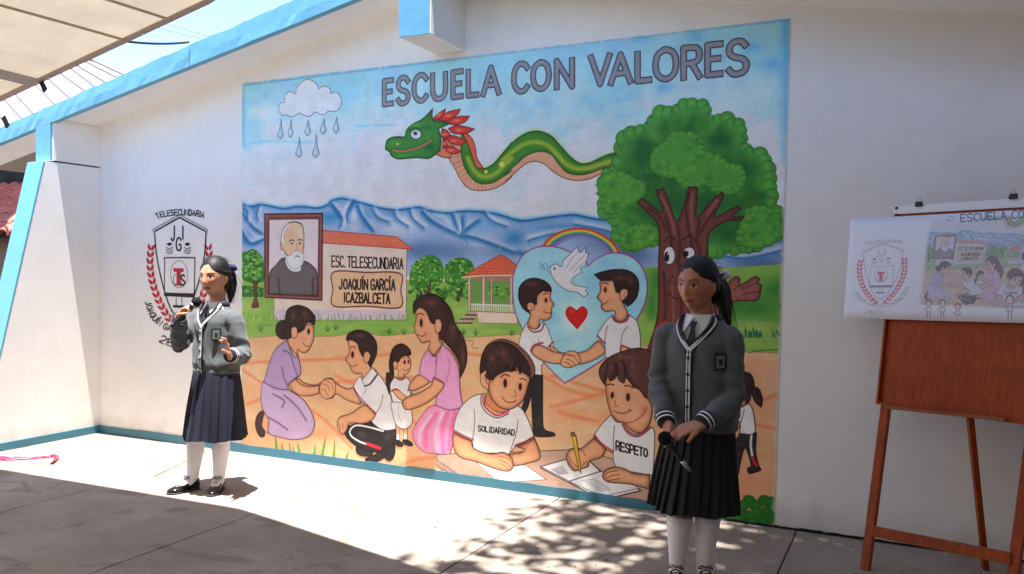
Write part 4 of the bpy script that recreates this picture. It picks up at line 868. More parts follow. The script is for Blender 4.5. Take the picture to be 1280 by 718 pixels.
# small girl behind
p.group = 'painted_walking_girl'
F_('@O 112,262* 142,268 135,300 115,305*', SK, LN, .8, .3)
F_('@O 140,316* 205,316* 202,390 215,445 222,460 200,470 176,474 170,455 184,440 162,375 146,415 135,475* 110,470* 112,380', (56, 46, 50), (30, 24, 28), .9, .35)
S_('@O 186,325 183,365 190,410', (226, 222, 226), 2.4); S_('@O 190,412 198,430 206,442', (196, 44, 50), 3.4)
F_('@O 118,212* 160,195 190,225 202,308* 185,322 138,316* 142,285 112,262*', WH, (84, 50, 56), .9, .15); S_('@O 158,225 148,260 142,280', (84, 50, 56), .9)
F_('@O 140,150 168,142 165,185 162,205 140,208 125,200*', (216, 140, 110), LN, .8, .3); trim('@O 125,205 150,212 168,196', .8); trim('@O 115,262 142,272', .8)
hair('@O 130,110 150,80 185,90 198,140 188,155 178,190 165,205 160,170 162,145 140,150 128,150', (60, 42, 42)); F_('@O 192,142 212,142 228,180 224,218* 200,195 188,165', (60, 42, 42), (36, 24, 26), .8, .3)
# bushes
p.group = 'painted_bush'
for cl in ([(60, 650), (85, 640), (110, 650), (120, 630), (95, 655), (70, 665)], [(150, 600), (175, 580), (200, 600), (235, 580), (262, 585), (268, 610), (245, 625), (210, 630), (175, 640), (145, 630), (130, 655), (260, 650), (230, 660), (190, 662), (150, 662)]):
    for q in cl: D_(q[0], q[1], 25, 22, (44, 118, 46), 'O', None, ed=.12, part=True); B_(q[0], q[1] - 5, 9, 7, (80, 156, 62), .7, 'O')
p.group = 'painted_grass_blades'
for b_, t_ in (((220, 190), (212, 95)), ((255, 195), (240, 130)), ((285, 202), (280, 130)), ((310, 204), (295, 140)), ((335, 210), (318, 125)), ((345, 210), (322, 150)), ((398, 220), (405, 130)), ((430, 222), (458, 92)), ((492, 235), (500, 110)), ((543, 246), (566, 168))):
    F_('@X %d,%d* %d,%d* %d,%d*' % (b_[0] - 9, b_[1] + 5, t_[0], t_[1], b_[0] + 9, b_[1] + 5), (110, 168, 60), None, ed=.3)
p.group = None
# the painted field ends softly: brushed edges and dry paint grain
mott = (vnoise(W_, H_, 9, 21) - .5) * .035 + (vnoise(W_, H_, 40, 22) - .5) * .05
p.a = np.clip((p.a - .5) * 1.2 + .53, 0.02, .97) * (1 + mott)[..., None]
# brush drag, thin patches where the wall shows through, a few chips
drag = (vnoise(W_, H_, 5, 51)[:, ::1] * .5 + np.repeat(vnoise(W_ // 14 + 2, H_, 3, 52), 14, axis=1)[:, :W_] * .5 - .5) * .05
p.a *= (1 + drag)[..., None]
thin = np.clip((vnoise(W_, H_, 60, 53) * .6 + vnoise(W_, H_, 12, 54) * .4 - .70) * 5, 0, .07)[..., None]; p.a = p.a * (1 - thin) + .90 * thin
dE = np.minimum(np.minimum(xx * W_ - 3, (1 - xx) * W_ - 3 - 20 * np.clip(yy, 0, 1)), np.minimum(yy * H_ - 3, 1e3)) + (vnoise(W_, H_, 14, 31) - .5) * 8
fE = np.clip(1 - dE / 9, 0, 1)[..., None] ** 1.3; p.a = p.a * (1 - fE) + np.array([.90, .89, .865], np.float32) * fE
# poster base is cut from this picture later
MURAL = p

# ================================================================== the school building and its setting
XW = -6.366
def zs(x): return 2.664 + .195 * (x + 6.4) if x < -2.85 else 3.356 - .175 * (x + 2.85)
bld = empty('school_building', (XW, 0, 0)); bld.location = (0, 0, 0)
tag(bld, 'white painted school gable with sky blue roof edge, carrying the big mural', 'building')
X1 = 5.2
MB().prism([(XW - .2, 0, -.3), (X1, 0, -.3), (X1, 0, zs(X1) + .05), (-2.85, 0, 3.40), (XW - .2, 0, zs(XW - .2) + .05)], (0, .2, 0)).build('gable_wall', M_WALL, bld)
# return wall, its front edge leaning outwards, with a dark gap under the upper block
def ret(zz): return -.505 - (2.31 - zz) * .2325
pr = [(XW, -.001, -.2), (XW, ret(0) - .047, -.2), (XW, ret(2.31), 2.31), (XW, -.001, 2.31)]
MB().prism(pr, (-.2, 0, 0)).build('return_wall', M_WALL, bld)
MB().prism([(XW + .002, -.001, 2.323), (XW + .002, -.435, 2.323), (XW + .002, -.435, zs(XW) - .003), (XW + .002, -.001, zs(XW) - .003)], (-.202, 0, 0)).build('upper_block', M_WALL, bld)
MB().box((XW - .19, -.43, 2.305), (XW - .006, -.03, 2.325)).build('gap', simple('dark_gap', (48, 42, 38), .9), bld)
fr = MB(); t_ = .014
fr.prism([(XW + .001, ret(2.306), 2.306), (XW + .001, ret(0), 0.001), (XW + .001, ret(0) - t_, 0.001), (XW + .001, ret(2.306) - t_, 2.306)], (-.204, 0, 0))
fr.build('front_edge', M_FASCIA, bld)
MB().box((XW - .198, -.452, 2.325), (XW - .012, -.436, 2.66)).build('post_face', M_FASCIA, bld)
# baseboard
def wob(a, b_, n, f):
    return [(a + (b_ - a) * i / n, f(i)) for i in range(n + 1)]
bb = MB(); rb = random.Random(4); N_ = 60; xs_ = [XW + .013 + (-.95 - XW - .013) * i / N_ for i in range(N_ + 1)]
tops = [.064 + rb.uniform(-.003, .003) - (.02 * max(0, (x + 1.9)) if x > -1.9 else 0) for x in xs_]
for i in range(N_): bb.prism([(xs_[i], -.0005, .0), (xs_[i + 1], -.0005, .0), (xs_[i + 1], -.0005, tops[i + 1]), (xs_[i], -.0005, tops[i])], (0, -.0115, 0))
bb.build('baseboard', M_BASE, bld)
MB().prism([(XW + .0005, -.0005, 0), (XW + .0005, ret(0) - .012, 0), (XW + .0005, ret(.064) - .012, .064), (XW + .0005, -.0005, .064)], (.012, 0, 0)).build('baseboard', M_BASE, bld)
gp = MB()
for i in range(60):
    xa = -.95 + i * .06; gp.prism([(xa, -.0005, 0), (xa + .06, -.0005, 0), (xa + .06, -.0005, .010 + rb.uniform(0, .008)), (xa, -.0005, .010 + rb.uniform(0, .008))], (0, -.009, 0))
gp.build('floor_gap', simple('dark_joint', (30, 27, 26), .9), bld)
# roof slab with soffit, fascia, ridge beam
MB().prism([(-7.9, 0, zs(-7.9)), (-2.85, 0, 3.356), (5.6, 0, zs(5.6)), (5.6, 0, zs(5.6) + .09), (-2.85, 0, 3.446), (-7.9, 0, zs(-7.9) + .09)], (0, -.402, 0)).build('soffit', M_WALL, bld)
MB().prism([(-7.9, 0, zs(-7.9) + .002), (-2.85, 0, 3.358), (5.6, 0, zs(5.6) + .002), (5.6, 0, zs(5.6) + .088), (-2.85, 0, 3.444), (-7.9, 0, zs(-7.9) + .088)], (0, 5.5, 0)).build('roof', simple('grey_roofing', (150, 140, 130), .8), bld)
def fascia(xa, xb):
    m = MB(); n = 70; r_ = random.Random(8); ring = []
    for i in range(n + 1):
        x = xa + (xb - xa) * i / n; z = zs(x); tw = r_.uniform(-.006, .006); grow = .024 * max(0, min(1, (x + 7) / 3))
        ring.append([(x, -.40, z - .036), (x, -.452 + r_.uniform(-.003, .003), z - .036 + r_.uniform(-.002, .002)), (x, -.452 + r_.uniform(-.003, .003), z + .03), (x, -.45, z + .10 + grow + tw), (x, -.40, z + .10 + grow + tw)])
    m.rings(ring); m.build('fascia', M_FASCIA, bld)
fascia(-7.9, -2.85); fascia(-2.851, 5.6)
MB().box((-2.968, -.444, 2.94), (-2.735, -.001, 3.36)).build('ridge_beam', M_WALL, bld, bevel=.004)
MB().box((-2.970, -.452, 2.938), (-2.742, -.4445, 3.34)).build('beam_end', M_FASCIA, bld, bevel=.002)

# ground: slabs of worn concrete with open joints
gm = simple('dark_soil_joint', (92, 80, 70), .95, 20)
g_ = MB(); g_.add([(-60, -60, -.013), (60, -60, -.013), (60, 60, -.013), (-60, 60, -.013)], [(0, 1, 2, 3)])
ground = g_.build('ground', gm); tag(ground, kind='structure')
cx_ = [-14, -11, -9.4, -7.9, -6.372, -4.79, -3.46, -2.0, -.55, .9, 2.4, 4.0, 6.0]; cy_ = [-11, -8, -5.2, -2.9 + .2, -.0]
for i in range(len(cx_) - 1):
    for j in range(len(cy_) - 1):
        x0, x1, y0, y1 = cx_[i] + .004, cx_[i + 1] - .004, cy_[j] + .004, cy_[j + 1] - .0
        if x1 <= XW and False: continue
        MB().box((x0, y0, -.012), (x1, y1 - (.004 if j < 3 else 0), 0)).build('slab', M_CONC, ground, bevel=.003, seg=1)
# paint flakes and crumbs swept to the foot of the wall
cr = MB(); rc = random.Random(5)
for i in range(420):
    x = rc.uniform(-2.2, 1.2); y = -abs(rc.gauss(0, .16)) - .015 if rc.random() < .6 else rc.uniform(-1.6, -.02); s_ = rc.uniform(.002, .006)
    a = rc.uniform(0, 3); c_, d_ = math.cos(a) * s_, math.sin(a) * s_
    cr.add([(x - c_, y - d_, .0005), (x + d_, y - c_, .0005), (x + c_, y + d_, .0005 + s_ * .3), (x - d_, y + c_, .0005 + s_ * .4), (x, y, s_ * .8)], [(0, 1, 4), (1, 2, 4), (2, 3, 4), (3, 0, 4)])
o = cr.build('crumbs', simple('pale_crumbs', (190, 182, 170), .9)); tag(o, 'pale crumbs and paint flakes scattered on the shaded floor by the wall', 'debris', kind='stuff')
# dry leaves
dl = MB()
for i in range(70):
    x = rc.uniform(-2.4, 1.0); y = rc.uniform(-1.7, -.03); s_ = rc.uniform(.006, .016); a = rc.uniform(0, 6.28); c_, d_ = math.cos(a) * s_, math.sin(a) * s_
    dl.add([(x - c_, y - d_, .001), (x + d_ * .4, y - c_ * .4, .003), (x + c_, y + d_, .001), (x - d_ * .4, y + c_ * .4, .005)], [(0, 1, 2), (0, 2, 3)])
o = dl.build('dry_leaves', simple('dry_leaf', (120, 92, 60), .8)); tag(o, 'small dry leaves scattered over the floor in the shade', 'leaves', kind='stuff')

# ------------------------------------------------------------------ mural on the wall
img = MURAL.image('mural_paint')
mm = Mt('mural_paint'); ti = mm.n('ShaderNodeTexImage'); ti.image = img; ti.extension = 'EXTEND'
gr = mm.noise(140, 5, .7); mo = mm.noise(5, 6, .6)
c_ = mm.mix(mm.ramp(gr, [(.3, (0, 0, 0, 1)), (.8, (.25, .25, .25, 1))]), ti.outputs[0], (.84, .84, .84, 1), 'MULTIPLY')
mm.col(c_); mm.rough(.55); mm.b.inputs['Specular IOR Level'].default_value = .35
pb = mm.bump(gr, .35, .002); mm.bump(mo, .4, .014, pb); M_MURAL = mm.m
LAY = [0]
def paint_mesh(name, polys, y, parent, label=None):
    V = []; Fc = []; y0_ = y
    for Q in polys:
        LAY[0] += 1; y = y0_ if parent is None else -.0033 - .000018 * LAY[0]
        x, z = wall_pts(np.array(Q)); P_ = [Vector((a, b_, 0)) for a, b_ in zip(x, z)]
        if parent is not None: P_ = [Vector((min(max(q.x, -4.722), -.680 + .0135 * q.y), max(q.y, -.01), 0)) for q in P_]
        b0 = len(V); V += [(q.x, y, q.y) for q in P_]
        for t in tessellate_polygon([P_]): 
            a, b_, c = [P_[i] for i in t]; cr_ = (b_ - a).cross(c - a).z
            Fc.append(tuple(b0 + i for i in (t if cr_ > 0 else t[::-1])))
    me = bpy.data.meshes.new(name); me.from_pydata(V, [], Fc); me.update(); uv = me.uv_layers.new(name='UV')
    for lp in me.loops:
        v = me.vertices[lp.vertex_index].co; uv.data[lp.index].uv = ((v.x - MX0) * MS / W_, 1 - (MZ1 - v.z) * MS / H_)
    o = link(name, me, M_MURAL, parent)
    if label: o['label'] = label
    return o
def from_wall(pts):   # wall (x, z) -> survey points, so one routine serves all
    out = []
    for x, z in pts:
        d = np.array([x, 0, z]) - CAM_POS; c = RC.T @ d; out.append((CAM_W / 2 + CAM_F * c[0] / c[2], CAM_H / 2 - CAM_F * c[1] / c[2]))
    return np.array(out)
mural = paint_mesh('mural', [from_wall([(-4.729, 2.903), (-.633, 2.899), (-.672, .012), (-4.712, .0)])], -.0030, None)
tag(mural, 'large hand painted mural headed ESCUELA CON VALORES on the white wall', 'mural')
PL = {'painted_mountains': 'blue mountain range painted across the middle of the mural', 'painted_tree': 'small painted tree left of the framed portrait', 'painted_grove': 'two painted trees right of the school house',
 'painted_school': 'pink school house with red roof, lettered ESC. TELESECUNDARIA JOAQU\u00cdN GARC\u00cdA ICAZBALCETA', 'painted_gazebo': 'bandstand with red tiled roof and white railing', 'painted_portrait': 'framed portrait of a bald bearded old man',
 'painted_serpent': 'green feathered serpent flying under the title', 'painted_cloud': 'white rain cloud in the upper left', 'painted_rainbow': 'rainbow above the heart', 'painted_heart': 'large pale blue heart with violet outline',
 'painted_small_heart': 'small red heart', 'painted_dove': 'white dove with olive sprig', 'painted_boy_on_left': 'boy in the left half of the heart shaking hands', 'painted_boy_on_right': 'boy in the right half of the heart shaking hands',
 'painted_handshake': 'clasped hands of the boys in the heart', 'painted_big_tree': 'round green crown of the tree with a face', 'painted_tree_trunk': 'brown trunk of the tree with a face', 'painted_tree_hand': 'open wooden hand of the tree', 'painted_tree_face': 'white eyes on the trunk',
 'painted_woman_in_lilac': 'kneeling woman with bun in a lilac dress', 'painted_kneeling_boy': 'squatting boy in white shirt and black tracksuit trousers', 'painted_greeting_hands': 'joined hands of the woman and the squatting boy', 'painted_little_girl': 'little girl in white with long dark hair',
 'painted_woman_in_pink': 'woman with long brown hair in a pink blouse and skirt', 'painted_desk': 'wooden desk', 'painted_boy_writing_on_paper': 'boy in a shirt lettered SOLIDARIDAD with arms on the desk', 'painted_boy_writing_in_book': 'boy in a shirt lettered RESPETO',
 'painted_open_book': 'open book on the desk', 'painted_writing_arms': 'arms of the boy and his yellow pencil', 'painted_walking_girl': 'girl with ponytail walking at the right edge', 'painted_bush': 'green bush in the lower right corner', 'painted_grass_blades': 'grass blades along the bottom'}
for k, (nm, shp) in enumerate(MURAL.shapes.items()):
    yk = -.0034 - .00022 * k
    if nm == 'painted_letter':
        for s_ in shp:
            (a, b_), (c, d), (e, f), (g, h) = s_[1]; m_ = 3.4
            paint_mesh(nm, [np.array([(a - m_, b_ - m_), (c + m_, d - m_), (g + m_, h + m_), (e - m_, f + m_)])], yk, mural)
    elif nm == 'painted_raindrop':
        for s_ in shp: paint_mesh(nm, [s_], yk, mural)
    else: paint_mesh(nm, shp, yk, mural, PL.get(nm))

# ------------------------------------------------------------------ the school crest painted left of the mural
crest = empty('wall_crest', (0, 0, 0)); tag(crest, 'black and red school crest with open shield and laurel, painted left of the mural', 'emblem')
def wall_ribbon(m, Q, w_, y=-.0025):
    Q = np.atleast_2d(Q); x, z = wall_pts(Q); P_ = np.stack([x, z], 1); w_ = w_ * 1.6 / 180.0
    if len(P_) < 2: return
    d = np.gradient(P_, axis=0); n_ = np.stack([-d[:, 1], d[:, 0]], 1); n_ /= np.maximum(np.linalg.norm(n_, axis=1, keepdims=True), 1e-9)
    P_ = P_.copy(); t = P_[-1] - P_[-2]; P_[-1] += t / max(np.linalg.norm(t), 1e-9) * w_ * .3; t = P_[0] - P_[1]; P_[0] += t / max(np.linalg.norm(t), 1e-9) * w_ * .3
    V = []; 
    for a, b_ in zip(P_, n_): V += [(a[0] + b_[0] * w_ / 2, y, a[1] + b_[1] * w_ / 2), (a[0] - b_[0] * w_ / 2, y, a[1] - b_[1] * w_ / 2)]
    m.add(V, [(2 * i, 2 * i + 1, 2 * i + 3, 2 * i + 2) for i in range(len(P_) - 1)])
def wall_poly(m, Q, y=-.0025):
    x, z = wall_pts(np.array(Q)); P_ = [Vector((a, b_, 0)) for a, b_ in zip(x, z)]; m.add([(q.x, y, q.y) for q in P_], [tuple(t) for t in tessellate_polygon([P_])])
def arc_text(text, pts, h, gap=.3, rot=None):
    """letters standing on a smooth baseline (survey points); returns strokes"""
    B = smooth(np.array(pts, float), [False] * len(pts), False, 12); L = np.concatenate([[0], np.cumsum(np.linalg.norm(np.diff(B, axis=0), axis=1))])
    wd = [(.35 if c in 'I\u00cd.1' else .45 if c == ' ' else 1.0) for c in text]; tot = sum(wd) + gap * (len(text) - 1); sc = L[-1] / tot; x = 0; out = []
    for c, w_ in zip(text, wd):
        s_ = (x + w_ / 2) * sc; q = np.array([np.interp(s_, L, B[:, 0]), np.interp(s_, L, B[:, 1])]); q2 = np.array([np.interp(s_ + 1, L, B[:, 0]), np.interp(s_ + 1, L, B[:, 1])]); q1 = np.array([np.interp(s_ - 1, L, B[:, 0]), np.interp(s_ - 1, L, B[:, 1])])
        t = (q2 - q1); t /= np.linalg.norm(t); n_ = np.array([t[1], -t[0]])
        for g_ in glyph(c):
            if c in CURVY: g_ = smooth(g_, [len(g_) > 3 and c in 'DBRPJU' and i in (0, len(g_) - 1) for i in range(len(g_))], False, 4)
            ww = w_ if c not in 'I\u00cd1.' else .6
            out.append(q + (g_[:, :1] - .5) * ww * sc * t + (1 - g_[:, 1:]) * h * n_)
        x += w_ + gap
    return out
Yv = lambda st: parse('@Y ' + st)
CR = dict(line=[], thin=[], leaf=[], top=[], bot=[], code=[], ts=[], cap=[])
P_, cn = Yv('232,115* 350,178* 348,240 338,320 310,430 270,530 236,575* 195,530 160,430 135,320 124,240 120,178*'); CR['line'].append(('shield', smooth(P_, cn, True), 2.0)); 
P_, cn = Yv('232,103* 358,170* 356,186'); CR['thin'].append(smooth(P_, cn, False)); P_, cn = Yv('232,103* 112,170* 114,186'); CR['thin'].append(smooth(P_, cn, False))
CR['mon'] = smooth(*[(lambda a: (a[0], a[1], True))(Yv('165,300* 175,296 290,296 300,304 299,380 298,462 298,472* 164,466*'))][0])
def crest_strokes():
    """list of (part name, 'k' or 'r', kind, points, width in survey px)"""
    o = []
    sh = CR['line'][0][1]; o.append(('shield_outline', 'k', 's', np.vstack([sh, sh[:1]]), 1.5))
    for q in CR['thin']: o.append(('shield_outline', 'k', 's', q, .6))
    for q in arc_text('TELESECUNDARIA', [(197.5, 274), (205, 271), (224, 269), (243, 270), (254.5, 272.5)], 6.8): o.append(('top_lettering', 'k', 's', q, 1.15))
    for q in arc_text('JOAQU\u00cdN GARC\u00cdA ICAZBALCETA', [(181.5, 378), (186, 392), (193, 402), (203, 410), (214, 415), (226, 418), (240, 416), (252, 409), (262, 398), (268, 386), (272, 374)], 7.2, .34): o.append(('lower_lettering', 'k', 's', q, 1.15))
    for q in arc_text('21ETV', [(199, 427), (209, 432), (221, 434), (232, 433)], 9, .3): o.append(('code_lettering', 'k', 's', q, 1.2))
    for c, b_ in (('J', ((214, 282.5), (219, 283), (214, 300.5), (219, 301))), ('I', ((227, 283), (230.5, 283), (227, 299), (230.5, 299))), ('G', ((220.5, 297.5), (226.5, 298), (220.5, 313), (226.5, 313.5)))):
        for q in text_strokes(c, *b_): o.append(('initials', 'k', 's', q, 1.7))
    for cx, in ((212.0,), (234.5,)):
        s_ = 1 if cx > 224 else -1
        o.append(('graduation_cap', 'k', 'p', np.array([(cx - 4, 305.5), (cx, 303.2), (cx + 4, 305), (cx, 308)]), 0))
        for k in range(3):
            y_ = 310 + k * 3
            o.append(('book', 'k', 's', np.array([(cx - 4, y_ - .5), (cx - 1.5 * s_ * 0, y_ + 1.6), (cx + 4, y_ - .8)]), .75))
    mq = CR['mon']; o.append(('monitor', 'k', 's', np.vstack([mq, mq[:1]]), 1.1))
    o.append(('monitor', 'k', 'p', parse('@Y 166,452 298,456 298,474 166,468')[0], 0))
    for x_ in (217, 242): o.append(('monitor', 'k', 's', parse('@Y %d,475 %d,510' % (x_, x_))[0], .7))
    o.append(('monitor', 'k', 'p', parse('@Y 203,508 256,510 256,521 203,519')[0], 0))
    t = np.linspace(0, 2 * np.pi, 33); e = VIEWS['Y']; o.append(('monitor_logo', 'k', 's', np.stack([e[0] + (230 + 38 * np.cos(t)) / e[2], e[1] + (370 + 61 * np.sin(t)) / e[2]], 1), .45))
    o.append(('monitor_logo', 'r', 'p', parse('@Y 205,342 250,344 250,360 237,360 237,415 246,418 246,422 208,420 208,416 219,413 219,360 205,358')[0], 0))
    for q in text_strokes('S', *[tuple(v) for v in parse('@Y 240,374 255,374 238,418 255,418')[0]]): o.append(('monitor_logo', 'k', 's', q, 1.6))
    o.append(('monitor_logo', 'k', 's', smooth(*parse('@Y 218,368 208,376 204,395 208,412 214,418'), False), .6))
    # laurel: pairs of leaves following the shield
    lft = smooth(*parse('@Y 104,255 100,310 104,370 118,430 140,490 170,545 205,590 240,602'), False, 10); L = np.concatenate([[0], np.cumsum(np.linalg.norm(np.diff(lft, axis=0), axis=1))]); axx = 224.8
    for side in (0, 1):
        n = 13
        for k in range(n):
            s_ = L[-1] * (k + .3) / n
            for off in (-1, 1):
                q = np.array([np.interp(s_, L, lft[:, 0]), np.interp(s_, L, lft[:, 1])]); q2 = np.array([np.interp(s_ + 2, L, lft[:, 0]), np.interp(s_ + 2, L, lft[:, 1])]); d = q - q2; d /= np.linalg.norm(d); n_ = np.array([-d[1], d[0]]) * off
                a = q + n_ * .8; tip = q + d * 9 + n_ * 4.4; mid = (a + tip) / 2; pn = np.array([-(tip - a)[1], (tip - a)[0]]); pn /= np.linalg.norm(pn)
                leaf = np.array([a, mid + pn * 1.9 - (tip - a) * .08, tip, mid - pn * 1.9 - (tip - a) * .08])
                if side: leaf[:, 0] = 2 * axx - leaf[:, 0] + (leaf[:, 1] - 290) * 0; leaf = leaf[::-1]
                o.append(('laurel_leaf', 'r', 'p', smooth(leaf, [False, False, True, False], True, 4), 0))
    return o
CS = crest_strokes(); byname = {}
for nm, c, kd, q, w_ in CS:
    if nm in ('laurel_leaf', 'book', 'graduation_cap'):
        m_ = MB(); (wall_poly(m_, q) if kd == 'p' else wall_ribbon(m_, q, w_)); m_.build(nm, M_CRESTR if c == 'r' else M_CRESTK, crest)
    else: byname.setdefault((nm, c), []).append((kd, q, w_))
for k, ((nm, c), lst) in enumerate(byname.items()):
    m_ = MB()
    for j, (kd, q, w_) in enumerate(lst):
        (wall_poly(m_, q, -.0025 - .00001 * j) if kd == 'p' else wall_ribbon(m_, q, w_, -.0025 - .00001 * j))
    m_.build(nm, M_CRESTR if c[0] == 'r' else M_CRESTK, crest)

# ------------------------------------------------------------------ shade cloth over the yard
def edge_pt(x):
    z = 2.502 + .213 * (x + 5.21) if x < -3.39 else 2.89 + .17 * (x + 3.39)
    y = -1.6 if x < -3.39 else -1.6 - .25 * (x + 3.39) - .03 * (x + 3.39) ** 2 * 0
    return y, z
can = empty('shade_cloth', (0, 0, 0)); tag(can, 'beige shade cloth with stitched seams stretched over the yard, upper left', 'awning')
mc = Mt('beige_tarpaulin'); na = mc.noise(3, 8, .7); nb = mc.noise(26, 6, .7, stretch=(1, 3, 1)); nc = mc.noise(300, 2)
cb = mc.ramp(na, [(.3, srgb(178, 164, 144)), (.7, srgb(204, 190, 168))]); cb = mc.mix(mc.ramp(nb, [(.58, (0, 0, 0, 1)), (.7, (.5, .5, .5, 1))]), cb, srgb(160, 146, 128)); mc.col(cb); mc.rough(.8)
tr = mc.n('ShaderNodeBsdfTranslucent'); mc.l(cb, tr.inputs[0]); ms = mc.n('ShaderNodeMixShader'); ms.inputs[0].default_value = .22
mc.l(mc.b.outputs[0], ms.inputs[1]); mc.l(tr.outputs[0], ms.inputs[2]); mc.l(ms.outputs[0], mc.out.inputs[0]); mc.bump(nc, .2, .001)
M_TARP = mc.m
V = []; Fc = []; nx, ny = 64, 30
def can_pt(x, t):
    y0, z0 = edge_pt(x); d = t * 7.6; return (x, y0 - d, z0 + .05 * math.sin(min(d, 3.0) * 1.2) * .6 - .10 * min(d, 2.5) * .25 + .03 * math.sin(x * 2.1) * min(1, d))
for i in range(nx + 1):
    for j in range(ny + 1):
        x = -9.2 + 13.0 * i / nx; V.append(can_pt(x, (j / ny) ** 1.6))
for i in range(nx):
    for j in range(ny): a = i * (ny + 1) + j; Fc.append((a, a + 1, a + ny + 2, a + ny + 1))
MB().add(V, Fc).build('cloth', M_TARP, can, smooth=True)
hem = MB(); hp = [edge_pt(-9.2 + 13 * i / 90) for i in range(91)]
hem.rings([[(-9.2 + 13 * i / 90, y + .012, z - .008), (-9.2 + 13 * i / 90, y - .035, z - .012), (-9.2 + 13 * i / 90, y - .035, z + .012), (-9.2 + 13 * i / 90, y + .012, z + .010)] for i, (y, z) in enumerate(hp)])
hem.build('hem', simple('hem_webbing', (186, 168, 158), .85), can, smooth=False)
M_SEAM = simple('seam_thread', (196, 178, 154), .9); M_GROM = simple('grommet_metal', (196, 196, 200), .35, metal=.8)
for px_, py_ in ((160, 40), (215, 14), (47, 102)):
    x = on_y(px_, py_, -1.6)[0]; wd = .007 if px_ != 47 else .055
    m_ = MB(); m_.rings([[(x - wd, *(lambda q: (q[1], q[2] - .012))(can_pt(x - wd, (j / 30) ** 1.6))), (x + wd, *(lambda q: (q[1], q[2] - .012))(can_pt(x + wd, (j / 30) ** 1.6))), (x + wd, *(lambda q: (q[1], q[2] - .004))(can_pt(x + wd, (j / 30) ** 1.6))), (x - wd, *(lambda q: (q[1], q[2] - .004))(can_pt(x - wd, (j / 30) ** 1.6)))] for j in range(31)])
    m_.build('seam' if px_ != 47 else 'strap', M_SEAM if px_ != 47 else simple('grey_strap', (186, 182, 176), .8), can)
for px_, py_ in ((138, 56), (101, 74), (64, 93), (180, 36)):
    x = on_y(px_, py_, -1.6)[0]; y, z = edge_pt(x); MB().tube([(x, y - .012, z - .016), (x, y - .012, z + .012)], .011, 10).build('grommet', M_GROM, can)
for px_, py_, r_ in ((54, 107, 1), (7, 152, 0)):
    q = on_y(px_, py_, -1.6); MB().bar((q[0] - .022, -1.60, q[2] + .03), (q[0] + .022, -1.60, q[2] - .035), .035, .012, (0, 1, 0)).build('buckle', M_BLACK, can, bevel=.003)

# black cable from the cloth to the roof edge, thin wires above
def cable(name, a, b_, sag, r_, label, cat):
    P_ = [tuple(np.array(a) * (1 - t) + np.array(b_) * t + np.array([0, 0, -sag * 4 * t * (1 - t)])) for t in np.linspace(0, 1, 14)]
    o = MB().tube(P_, r_, 8).build(name, M_BLACK, None, smooth=True); tag(o, label, cat)
cable('cable', on_y(150, 51, -1.3), on_y(236, 53, -.46), .015, .008, 'thick black cable running from the shade cloth to the blue roof edge', 'cable')
for a, b_, lb in (((190, 33), (245, 47), 'thin wire crossing the sky just above the thick black cable'), ((203, 29), (256, 44), 'thin wire crossing the sky, the higher of two beside the roof edge')):
    p0, p1 = on_y(*a, 2.0), on_y(*b_, 2.0); d = p1 - p0; o = MB().tube([p0 - d * 4, p1 + d * 4], .006, 6).build('overhead_wire', simple('grey_wire', (120, 124, 136), .6), None); tag(o, lb, 'wire')

# white ribbed sheet roof of the neighbouring building
M_SHEET = simple('white_sheet_metal', (196, 198, 202), .4, 8, .05, .05)
sr = empty('neighbour_shed', (0, 0, 0)); tag(sr, 'white ribbed sheet metal roof beyond the blue roof edge, upper left', 'building')
_a, _b, _c = on_y(100, 76, 5.0), on_y(160, 89, 5.0), on_y(20, 170, 1.2); pn = np.cross(_b - _a, _c - _a); pn /= np.linalg.norm(pn); pn = pn if pn[2] > 0 else -pn
def on_sheet(px, py): d = ray(px, py); return CAM_POS + d * (np.dot(_a - CAM_POS, pn) / np.dot(d, pn))
corn = [on_sheet(*q) for q in ((-90, 38), (158, 88.5), (185, 112), (-90, 208))]
MB().prism(corn, pn * .03).build('sheet_roof', M_SHEET, sr)
M_RIB = simple('pinkish_grey_rib', (118, 102, 110), .5)  # ribs coloured a darker pinkish grey than the sheet
for a_, b_ in (((-60, 160), (-36, 186)), ((-38, 148), (-14, 172)), ((-12, 138), (14, 164)), ((-4, 118), (38 - 20, 142)), ((17.8, 119.6), (38, 142)), ((42.6, 107.8), (64, 130)), ((59, 101), (80, 120)), ((73, 93.5), (97, 111)), ((85, 86), (119, 113)), ((92, 83), (124, 102)), ((104, 79), (137, 96)), ((120, 81), (150, 95))):
    a_, b_ = np.array(a_, float), np.array(b_, float); t_ = b_ - a_; MB().bar(on_sheet(*(a_ - t_ * .8)) + pn * .04, on_sheet(*(b_ + t_ * .6)) + pn * .04, .022, .05, pn).build('rib', M_RIB, sr)
for q in (corn[1] + (corn[3] - corn[1]) * .12, corn[0] + (corn[2] - corn[0]) * .06, corn[3] + (corn[0] - corn[3]) * .05 + (corn[2] - corn[3]) * .05, corn[2] + (corn[3] - corn[2]) * .2 + (corn[0] - corn[2]) * .05):
    if q[1] > .3: MB().bar((q[0], q[1], -.012), (q[0], q[1], q[2]), .12, .12, (1, 0, 0)).build('post', simple('steel_post', (120, 124, 128), .5, metal=.5), sr)

